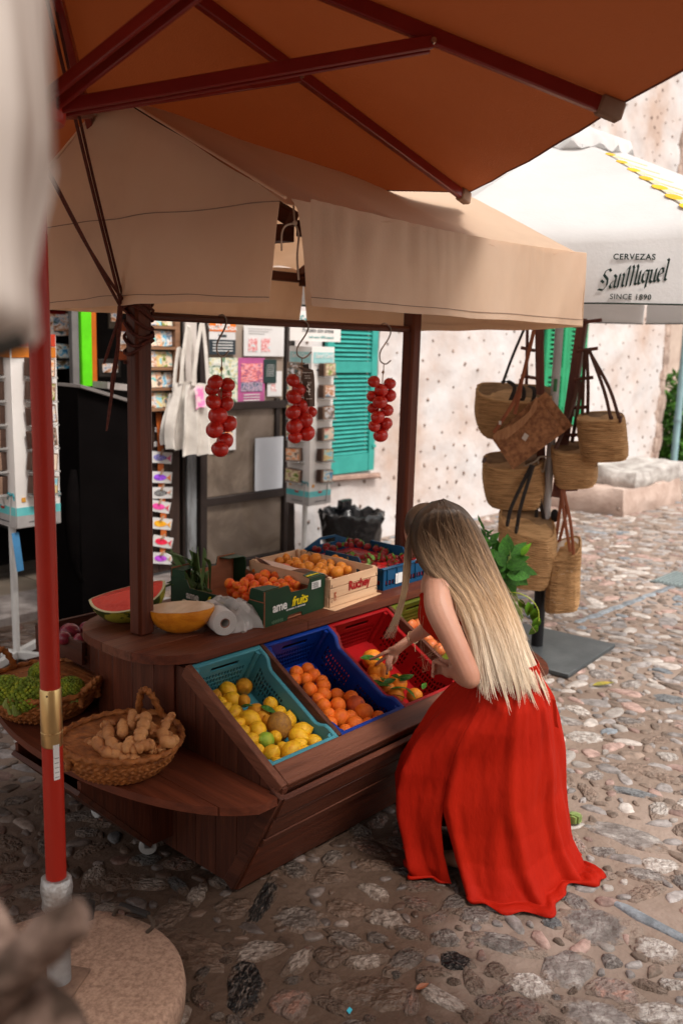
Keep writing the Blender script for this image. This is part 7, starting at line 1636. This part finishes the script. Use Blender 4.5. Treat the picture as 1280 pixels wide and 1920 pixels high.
# ================================================================ THE WOMAN
SKIN = M('skin', (.52, .275, .19), (.43, .20, .13), rough=.48, ns=3.5, bump=.0006, bs=160, sss=.12, spec=.35)
wo = thing('person', 'long haired blonde woman in red top and maxi skirt crouching to pick oranges', 'person', (2.80, 1.75, 0))
fR = Vector((-.25, .968, 0)).normalized(); rR = Vector((.968, .25, 0)).normalized(); rh = Vector((CR.x, CR.y, 0)).normalized(); vh = Vector((fwd.x, fwd.y, 0)).normalized()
def at(px, z, dep):
    p = EYE+fwd*dep+CR*(px-640)/F*dep; return p+CU*((z-p.z)/CU.z)
SPN = [((2.86, 1.80, .62), .11, .07), ((2.865, 1.775, .70), .12, .075), ((2.845, 1.735, .80), .118, .076), ((2.815, 1.765, .90), .128, .090), ((2.79, 1.84, .99), .142, .108), ((2.775, 1.90, 1.065), .155, .112), ((2.77, 1.94, 1.12), .160, .085), ((2.77, 1.962, 1.155), .125, .066), ((2.772, 1.978, 1.18), .072, .055), ((2.775, 2.0, 1.225), .050, .050), ((2.775, 2.02, 1.25), .048, .05)]
def torso(off=0, i0=0, i1=None, n=36, sub=3):
    S_ = SPN[i0:i1]; pts = spline([s[0] for s in S_], (len(S_)-1)*sub+1); ws = spline([(s[1], s[2], 0) for s in S_], (len(S_)-1)*sub+1); out = []
    for i, p in enumerate(pts):
        t = (pts[min(i+1, len(pts)-1)]-pts[max(i-1, 0)]).normalized(); fr_ = (fR-t*fR.dot(t)).normalized(); rr_ = t.cross(fr_)*-1; 
        out.append([p+rr_*((ws[i].x+off)*math.copysign(abs(math.cos(a))**.85, math.cos(a)))+fr_*((ws[i].y+off)*math.sin(a)*(1.12 if math.sin(a) > 0 else 1-.16*math.exp(-(math.cos(a)/.25)**2))) for a in [2*math.pi*k/n for k in range(n)]])
    return out
bd = MB(); bd.loft(torso())
def limb(pts, rr_, n=16, segs=18, flat=None):
    sp = spline(pts, segs); r_ = [v.x for v in spline([(q, 0, 0) for q in rr_], segs)]; bd.tube(sp, r_, n); bd.ball(sp[0], r_[0], 14, 10); bd.ball(sp[-1], r_[-1], 12, 8)
SLh = Vector((2.615, 1.885, 1.115)); EL = Vector((2.595, 1.70, .845)); WL = Vector((2.735, 1.865, .79))
SRh = Vector((2.925, 1.975, 1.105)); ER = Vector((3.035, 2.125, .885)); WR_ = Vector((3.035, 2.305, .742))
limb([SLh+Vector((.03, .01, .0)), SLh+Vector((-.008, -.03, -.055)), lerp(SLh, EL, .55)+Vector((-.006, 0, 0)), EL+Vector((0, .01, .02)), EL], [.052, .052, .045, .040, .036])
limb([EL, lerp(EL, WL, .3), lerp(EL, WL, .75), WL], [.038, .039, .030, .025])
limb([SRh+Vector((-.03, -.01, .0)), SRh+Vector((.01, .03, -.04)), lerp(SRh, ER, .55), ER], [.050, .048, .041, .035])
limb([ER, lerp(ER, WR_, .3), lerp(ER, WR_, .75), WR_], [.036, .037, .028, .0235])
# legs under the skirt, half crouched
for s_, kn, an in ((-1, (2.735, 1.985, .445), (2.745, 1.74, .085)), (1, (2.93, 2.00, .46), (2.93, 1.76, .085))):
    hp = Vector((2.86, 1.80, .62))+rR*.07*s_; kn = Vector(kn); an = Vector(an)
    limb([hp, lerp(hp, kn, .5)+Vector((0, 0, .01)), kn], [.065, .06, .05]); limb([kn, lerp(kn, an, .35)-fR*.015, lerp(kn, an, .8), an], [.052, .054, .034, .032])
    limb([an+Vector((0, 0, -.025))-fR*.03, an+fR*.06+Vector((0, 0, -.045)), an+fR*.15+Vector((0, 0, -.06))], [.030, .034, .020])
# hands
def finger(p0, p1, p2, p3, r0):
    bd.tube(spline([p0, p1, p2, p3], 10), [r0, r0*1.02, r0, r0*.98, r0*.98, r0*.95, r0*.93, r0*.9, r0*.84, r0*.70], 10); bd.ball(p3, r0*.72, 10, 8)
def hp_(px, py, dep): return onD(px, py, dep)
dW = (WR_-EYE).dot(fwd)
K = [(737, 1214), (731, 1221), (727, 1229), (727, 1238)]
pc = onD(738, 1222, dW-.005)
bd.tube(spline([WR_, lerp(WR_, pc, .5), pc, onD(729, 1226, dW-.005)], 10), [(.024, .021), (.027, .019), (.032, .017), (.037, .0155), (.040, .015), (.041, .0145), (.040, .014), (.038, .014), (.034, .013), (.026, .011)], 16, flat=(-.2, .5, -.8))
finger(onD(733, 1219, dW-.01), onD(722, 1223, dW-.025), onD(709, 1230, dW-.02), onD(696, 1236, dW-.005), .0088)
finger(onD(729, 1224, dW+.0), onD(722, 1232, dW-.005), onD(712, 1240, dW+.005), onD(704, 1246, dW+.02), .0088)
finger(onD(729, 1231, dW-.012), onD(725, 1242, dW-.025), onD(727, 1251, dW-.022), onD(725, 1261, dW-.012), .0092)
finger(onD(734, 1233, dW-.012), onD(731, 1243, dW-.02), onD(733, 1250, dW-.015), onD(732, 1256, dW-.002), .0082)
finger(onD(743, 1230, dW+.01), onD(739, 1240, dW+.02), onD(731, 1246, dW+.03), onD(722, 1249, dW+.035), .0085)
# left hand: loose fist resting near the cart rail
dL = (WL-EYE).dot(fwd); lc = WL+Vector((.03, .045, -.01))
bd.tube(spline([WL, WL+Vector((.018, .025, -.002)), lc, lc+Vector((.014, .03, -.015))], 8), [(.025, .020), (.029, .019), (.034, .018), (.037, .018), (.038, .018), (.037, .017), (.034, .016), (.028, .014)], 14, flat=(0, 0, 1))
for k in range(4):
    b0 = lc+Vector((.010, .025, .022-.017*k)); o = Vector((-.022, .006, -.004)); finger(b0, b0+Vector((.012, .028, -.006)), b0+Vector((-.012, .046, -.012)), b0+Vector((-.034, .028, -.014)), .0085)
b0 = WL+Vector((-.008, .03, .012)); finger(b0, b0+Vector((-.014, .022, .014)), b0+Vector((-.012, .044, .012)), b0+Vector((-.004, .058, .002)), .0095)
# head, tipped forward and down
HC = Vector((2.752, 2.022, 1.292)); hf = (fR*.80+Vector((0, 0, -.60))-rR*.12).normalized(); hu = (Vector((0, 0, 1))-hf*hf.z).normalized(); hr = hf.cross(hu)
def hp2(x, y, z): return HC+hr*x+hf*y+hu*z
n = 30; rings = []
for j in range(1, 20):
    b = math.pi*j/20; ring = []
    for k in range(n):
        a = 2*math.pi*k/n; x = .074*math.sin(b)*math.cos(a); y = .094*math.sin(b)*math.sin(a); z = .108*math.cos(b)
        if z < 0: x *= 1+.9*z/.108*.35; y = y*(1+.15*z/.108)+(.012 if math.sin(a) > 0 else -.0)*(-z/.108)
        if math.sin(a) > .8 and -.03 < z < .02: y += .000
        ring.append(hp2(x, y, z))
    rings.append(ring)
bd.loft(rings)
bd.tube([hp2(0, .088, .012), hp2(0, .103, -.012), hp2(0, .112, -.030), hp2(0, .098, -.040)], [.008, .010, .014, .010], 8)
bd.ball(hp2(0, .078, -.092), (.022, .02, .018), 10, 8); bd.ball(hp2(0, .094, -.060), (.020, .008, .006), 10, 6, Matrix((hr, hf, hu)).transposed()); bd.ball(hp2(0, .093, -.068), (.018, .008, .006), 10, 6, Matrix((hr, hf, hu)).transposed())
for s_ in (-1, 1):
    bd.ball(hp2(s_*.032, .084, .012), (.018, .012, .010), 10, 6, Matrix((hr, hf, hu)).transposed()); bd.ball(hp2(s_*.076, .0, -.008), (.010, .020, .030), 10, 8, Matrix((hr, hf, hu)).transposed())
bd.tube([hp2(0, -.03, -.07), Vector((2.772, 2.0, 1.21)), Vector((2.772, 1.978, 1.17))], [.048, .046, .052], 16)
tmp = bd.build('body', SKIN, wo, ang=180)
rm = tmp.modifiers.new('r', 'REMESH'); rm.mode = 'VOXEL'; rm.voxel_size = .0046; rm.use_smooth_shade = True
sm2 = tmp.modifiers.new('s', 'SMOOTH'); sm2.factor = .5; sm2.iterations = 3
dg = bpy.context.evaluated_depsgraph_get(); nm_ = bpy.data.meshes.new_from_object(tmp.evaluated_get(dg)); tmp.modifiers.clear(); tmp.data = nm_
nm_.polygons.foreach_set('use_smooth', [True]*len(nm_.polygons))
EYM = M('eye_white', (.7, .68, .66), rough=.2); 
for s_ in (-1, 1):
    ey = MB().ball(hp2(s_*.031, .084, .010), .0115, 12, 8).build('eye', EYM, wo); MB().ball(hp2(s_*.031, .0925, .009), .005, 8, 6).build('iris', M('iris', (.06, .04, .03), rough=.2), ey)
MB().ball(hp2(0, .101, -.063), (.019, .006, .007), 10, 6, Matrix((hr, hf, hu)).transposed()).build('lips', M('lips', (.45, .12, .10), rough=.4), wo)
NAIL = M('nail', (.10, .03, .03), rough=.2, coat=.6)
for (px, py, dd) in ((694, 1236, -.012), (725, 1263, -.018)): MB().ball(onD(px, py, dW+dd), (.0065, .0045, .0065), 8, 6).build('nail', NAIL, wo)
# tattoos, bracelet
INKT = M('tattoo', (.10, .09, .085), rough=.6)
GOLD = M('gold', (.75, .55, .32), rough=.25, metal=1)
brp = lerp(ER, WR_, .93); ax = (WR_-ER).normalized(); u = ax.orthogonal().normalized(); v = ax.cross(u)
MB().tube([brp+(u*math.cos(a)+v*math.sin(a))*.0285 for a in [2*math.pi*k/20 for k in range(21)]], .0015, 6).build('bracelet', GOLD, wo); MB().tube([brp+Vector((-.01, -.018, -.022)), brp+Vector((-.014, -.026, -.055))], .0012, 5).build('bracelet_chain', GOLD, wo)
# top
REDF = M('red_fabric', (.42, .013, .002), (.32, .007, .0015), rough=.72, ns=2.2, bump=.006, bs=26, bsc=(1, 1, .35), ramp=(.25, .7), det=7, spec=.12)
tr_ = torso(.006, 3, 7, 60, 6); N_ = len(tr_)
def ang_ok(k, lo): a = 2*math.pi*k/60; return math.sin(a) > lo
g_ = []
for i in range(3, N_):
    v = (i-3)/(N_-4); lo = -.55+1.05*v; a0 = math.asin(max(-.95, min(.95, lo))); ring = []
    for k in range(29):
        a = a0+(math.pi-2*a0)*k/28; q = (a/(2*math.pi)*60) % 60; k0 = int(math.floor(q)) % 60; p = lerp(tr_[i][k0], tr_[i][(k0+1) % 60], q-math.floor(q)); fr_ = fR; bust = .030*max(0, math.sin(a))*math.sin(math.pi*min(1, v*1.15))*(1+.35*math.cos(4*(a-math.pi/2))); ring.append(p+(fR+Vector((0, 0, -.4)))*bust+fR*.002*math.sin(a*40))
    g_.append(ring)
MB().sheet(g_, .002).build('top', REDF, wo, ang=80)
bnd = [tr_[4][k % 60]+(tr_[4][k % 60]-tr_[4][(k+30) % 60]).normalized()*.002 for k in range(61)]; MB().tube(bnd, (.011, .002), 6, flat=(0, .4, .9)).build('back_strap', REDF, wo)
# skirt
LV = [(.835, 876, 1006, 3.42, .092), (.80, 872, 1012, 3.42, .100), (.76, 862, 1020, 3.43, .125), (.70, 838, 1030, 3.45, .155), (.62, 806, 1038, 3.47, .175), (.52, 775, 1044, 3.50, .19), (.42, 752, 1048, 3.52, .20), (.33, 743, 1050, 3.54, .205), (.23, 746, 1056, 3.56, .21), (.12, 754, 1064, 3.58, .225), (.05, 762, 1076, 3.59, .245), (.012, 768, 1084, 3.60, .262)]
def lvl(t):
    m = len(LV)-1; k = min(int(t*m), m-1); q = spline([LV[max(k-1, 0)], LV[k]][-1:] if False else [(0, 0, 0), (1, 1, 1)], 2); f_ = t*m-k; A, B = LV[k], LV[k+1]
    return [A[i]*(1-f_)+B[i]*f_ for i in range(5)]
NR, NT = 110, 300
ths = math.atan2(-1, -.62)+.02   # direction of the slit, towards the camera and left
g_ = []
for i in range(NR+1):
    t_ = i/NR; z, xl_, xr_, dep, b = lvl(t_); c = at((xl_+xr_)/2, z, dep); a_ = (xr_-xl_)/2/F*dep; gap = .0005+ (max(0, (.30-z)/.30)**.8)*.135; ring = []
    for k in range(NT+1):
        th = ths+gap+(2*math.pi-2*gap)*k/NT; ca, sa = math.cos(th), math.sin(th)
        pl_ = .0055*math.sin(th*46+1.5*math.sin(th*3))*math.exp(-t_*8)*(1 if t_ > .02 else .5)
        fl_ = (.004+.023*t_**1.4)*(math.sin(th*5+.8+2.2*t_+.8*math.sin(th*2))+.7*max(-.3, math.sin(th*9+2-1.9*t_))**3*2+.16*math.sin(th*17+1+3.*t_+math.sin(t_*6)))*min(1, t_*3)
        dr = (.018*noise.noise(Vector((ca*2.6+t_*2.6, sa*2.6, t_*3.4)))+.007*noise.noise(Vector((ca*7+t_*6, sa*7, t_*5)))-.011*max(0, .22-abs(noise.noise(Vector((ca*3.4-t_*1.4, sa*3.4, t_*2.2+7)))))**1.0*4*.22)*min(1, t_*4)+.012*math.sin(3.0*(th-1.0)+t_*13)*math.exp(-((t_-.45)/.22)**2)*(.5+.5*math.cos(th-3.9))
        p = c+rh*(ca*(a_+pl_+fl_+dr))+vh*(sa*(b+pl_+fl_+dr)); ring.append(p)
    g_.append(ring)
# fabric lying on the ground
for s_ in (1, 2, 3, 4, 5):
    ring = []
    for k in range(NT+1):
        p0 = g_[NR][k]; c = at(930, .01, 3.60); th = ths+2*math.pi*k/NT; d = (p0-c); d.z = 0; d.normalize(); thn = (th+math.pi*2) % (2*math.pi)
        near = max(0, -math.sin(th)); tail = math.exp(-((thn-(2*math.pi-.40))/.20)**2); lip = math.exp(-((thn-(2*math.pi-1.45))/.55)**2)
        ex = (.012+.010*near+.045*lip+.08*tail)*s_/5+.006*math.sin(th*17)*s_/5; ex *= 1-.9*math.exp(-((thn-((ths) % (2*math.pi)))/.22)**2)
        zz = .010+.012*math.sin(math.pi*s_/5)*(.2+.8*abs(math.sin(th*8.5)))+(.018*tail*abs(math.sin(s_*1.3+th*20)))
        ring.append(Vector((p0.x+d.x*ex, p0.y+d.y*ex, zz if s_ < 5 else .010+.004*math.sin(th*23))))
    g_.append(ring)
MB().sheet([r_[::-1] for r_ in g_], .0015).build('skirt', REDF, wo, ang=180)
for thx in (.62, .40):   # stitched seams
    k = int(NT*thx) ; MB().tube([g_[i][k]-vh*.0006 for i in range(4, NR-2, 2)], .0007, 4).build('seam', M('red_dark', (.36, .012, .006), rough=.8), wo)
wb = [g_[1][k]+(g_[1][k]-at(940, .80, 3.42)).normalized()*.002 for k in range(0, NT+1, 2)]; MB().tube(wb, (.014, .003), 6, flat=(0, 0, 1)).build('waistband', REDF, wo)
MB().sheet([[onD(x, y, 3.30), onD(x+7, y+3, 3.295)] for x, y in ((1034, 1310), (1036, 1330), (1037, 1350), (1040, 1362))], .002).build('tie_end', REDF, wo)
# white sandal edge inside the slit
MB().beam(Vector((2.63, 1.83, .02)), Vector((2.66, 1.93, .02)), .05, .02).build('sandal_sole', WHT, wo)
# ---- hair: cap, under layer and strands
hm = bpy.data.materials.new('hair_blonde'); hm.use_nodes = True; t = hm.node_tree; p = t.nodes['Principled BSDF']; at_ = t.nodes.new('ShaderNodeAttribute'); at_.attribute_name = 'Col'
t.links.new(at_.outputs['Color'], p.inputs['Base Color']); p.inputs['Roughness'].default_value = .42; p.inputs['Specular IOR Level'].default_value = .35; p.inputs['Anisotropic'].default_value = .5
# silhouette of the fall: left and right outlines (px, py, depth) from the crown to the tips
GL_ = [(812, 944, 3.455), (782, 968, 3.42), (772, 1010, 3.40), (792, 1062, 3.37), (836, 1108, 3.33), (862, 1160, 3.30), (878, 1215, 3.285), (892, 1285, 3.275)]
GR_ = [(828, 939, 3.50), (868, 958, 3.50), (900, 1002, 3.49), (926, 1060, 3.48), (952, 1118, 3.46), (974, 1170, 3.44), (994, 1225, 3.42), (1016, 1285, 3.40)]
NS = 40
sl_, sr_ = spline([onD(*q) for q in GL_], NS), spline([onD(*q) for q in GR_], NS)
hcol = lambda t_, r_: None
ROOT, MIDC, BLN, TIP = Vector((.058, .034, .021)), Vector((.22, .135, .078)), Vector((.56, .37, .215)), Vector((.86, .72, .56))
def hairc(t_, r_):
    t_ = t_+r_*.22
    if t_ < .12: c = ROOT
    elif t_ < .38: c = lerp(ROOT, MIDC, (t_-.12)/.26)
    elif t_ < .62: c = lerp(MIDC, BLN, (t_-.38)/.24)
    elif t_ < .90: c = lerp(BLN, TIP*.9, (t_-.62)/.28)
    else: c = TIP
    return c
def bulge(u, t_):
    return (1-(2*u-1)**2)**.5*(.105*math.exp(-((t_-.13)/.16)**2)+.055)+.0
def hpos(u, t_, off=0):
    k = t_*(NS-1); i = min(int(k), NS-2); f_ = k-i; l = lerp(sl_[i], sl_[i+1], f_); r_ = lerp(sr_[i], sr_[i+1], f_); return lerp(l, r_, u)-fwd*(bulge(max(0, min(1, u)), t_)+off)
rh_ = random.Random(12)
class HB:
    def __init__(s): s.m = MB(); s.c = []
    def strand(s, pts, r_, cols, n=3):
        n0 = len(s.m.v); s.m.tube(pts, r_, n, cap=False); 
        for c in cols: s.c += [c]*n
    def build(s, nm):
        o = s.m.build(nm, hm, wo, ang=180); at2 = o.data.color_attributes.new('Col', 'FLOAT_COLOR', 'POINT'); at2.data.foreach_set('color', [q for c in s.c for q in (c[0], c[1], c[2], 1)]); return o
hb = HB()
SEG = 22
for q in range(2300):
    u = rh_.random(); lay = rh_.random(); t1 = 1.0+rh_.gauss(0, .035)+.05*math.sin(round(u*26)*2.3)+.03*math.sin(round(u*26)*5.1)-.05*(1-u)*rh_.random(); t0 = rh_.uniform(0, .05) if rh_.random() < .75 else rh_.uniform(.05, .4)
    cl = round(u*26)/26; ph = rh_.uniform(0, 6.28); tone = rh_.gauss(0, .28); pts, rr_, cols = [], [], []
    strk = .5+.5*math.sin(cl*71+1.7*math.sin(cl*23))
    for i in range(SEG):
        f_ = i/(SEG-1); t_ = t0+(t1-t0)*f_; uu = u+(cl-u)*.80*max(0, (t_-.40)/.60)**1.2+.018*math.sin(t_*5+ph)*t_+.026*math.sin(t_*9+cl*11)*t_+rh_.gauss(0, .0012); tc_ = min(t_, 1); p_ = hpos(uu, tc_, .010*lay+.004*math.sin(cl*40)*t_)
        if t_ > 1: p_ = p_+(hpos(uu, 1)-hpos(uu, .97)).normalized()*(t_-1)*.55
        pts.append(p_+Vector((rh_.gauss(0, .0004), rh_.gauss(0, .0004), 0))); rr_.append(.00125*(1 if f_ < .8 else 1-.7*(f_-.8)/.2)); c = hairc(t_*.98, (strk-.5)*.55+tone*.28+.10*(u-.5)); c = c*(.82+.36*rh_.random()*.5+.2*strk); cols.append(c)
    hb.strand(pts, rr_, cols)
# flyaways
for q in range(150):
    u = rh_.random(); t0 = rh_.uniform(.15, .8); p0 = hpos(u, t0, .01); e = hpos(min(1, max(0, u+rh_.uniform(-.3, .3))), min(1, t0+.3), .03)+Vector((rh_.gauss(0, .02), rh_.gauss(0, .02), rh_.gauss(0, .02))); sp = spline([p0, lerp(p0, e, .5)+Vector((rh_.gauss(0, .01), rh_.gauss(0, .01), .005)), e], 8); hb.strand(sp, .0005, [hairc(t0+.2, .1)]*8)
hb.build('hair')
# front lock falling past the face
lk_ = HB()
for q in range(320):
    a0_, g2 = rh_.random(), rh_.gauss(0, 1)
    cx = a0_*26-10; end = rh_.random(); L1 = rh_.uniform(.72, 1); 
    P_ = [(812-10*a0_, 944+6*a0_, 3.45), (779-9*a0_+4, 966+8*a0_, 3.43), (765+cx*.35, 1012, 3.42), (761+cx*.55, 1062, 3.42), (756+cx*.45, 1110, 3.43), (742+cx*.40+g2*1.2, 1160, 3.46), (722+cx*.8+g2*2.5, 1205+6*end, 3.50)]
    sp = spline([onD(x, y, d-.02*rh_.random()) for x, y, d in P_], 26); sp = sp[:max(12, int(26*L1))]; m_ = len(sp)
    lk_.strand(sp, [.0010*(1-.75*max(0, (i/m_-.6)/.4)) for i in range(m_)], [hairc(.05+i/26*.78, rh_.gauss(0, .09)+.12)*(.8+.3*rh_.random()) for i in range(m_)])
lk_.build('hair_lock')
for (pts, n_) in (([(800, 1080, 3.40), (792, 1150, 3.38), (790, 1210, 3.36), (800, 1260, 3.33), (812, 1215, 3.33), (850, 1185, 3.30)], 4), ([(830, 1100, 3.34), (842, 1150, 3.30), (846, 1190, 3.30), (820, 1220, 3.32), (790, 1232, 3.36)], 5)):
    fl2 = HB()
    for k in range(n_):
        sp = spline([onD(x+rh_.gauss(0, 3), y+rh_.gauss(0, 4), d) for x, y, d in pts], 20); fl2.strand(sp, .00045, [hairc(.55, .1)]*20)
    fl2.build('stray_hair')
# under layer: a closed shell beneath the strands plus a skull cap
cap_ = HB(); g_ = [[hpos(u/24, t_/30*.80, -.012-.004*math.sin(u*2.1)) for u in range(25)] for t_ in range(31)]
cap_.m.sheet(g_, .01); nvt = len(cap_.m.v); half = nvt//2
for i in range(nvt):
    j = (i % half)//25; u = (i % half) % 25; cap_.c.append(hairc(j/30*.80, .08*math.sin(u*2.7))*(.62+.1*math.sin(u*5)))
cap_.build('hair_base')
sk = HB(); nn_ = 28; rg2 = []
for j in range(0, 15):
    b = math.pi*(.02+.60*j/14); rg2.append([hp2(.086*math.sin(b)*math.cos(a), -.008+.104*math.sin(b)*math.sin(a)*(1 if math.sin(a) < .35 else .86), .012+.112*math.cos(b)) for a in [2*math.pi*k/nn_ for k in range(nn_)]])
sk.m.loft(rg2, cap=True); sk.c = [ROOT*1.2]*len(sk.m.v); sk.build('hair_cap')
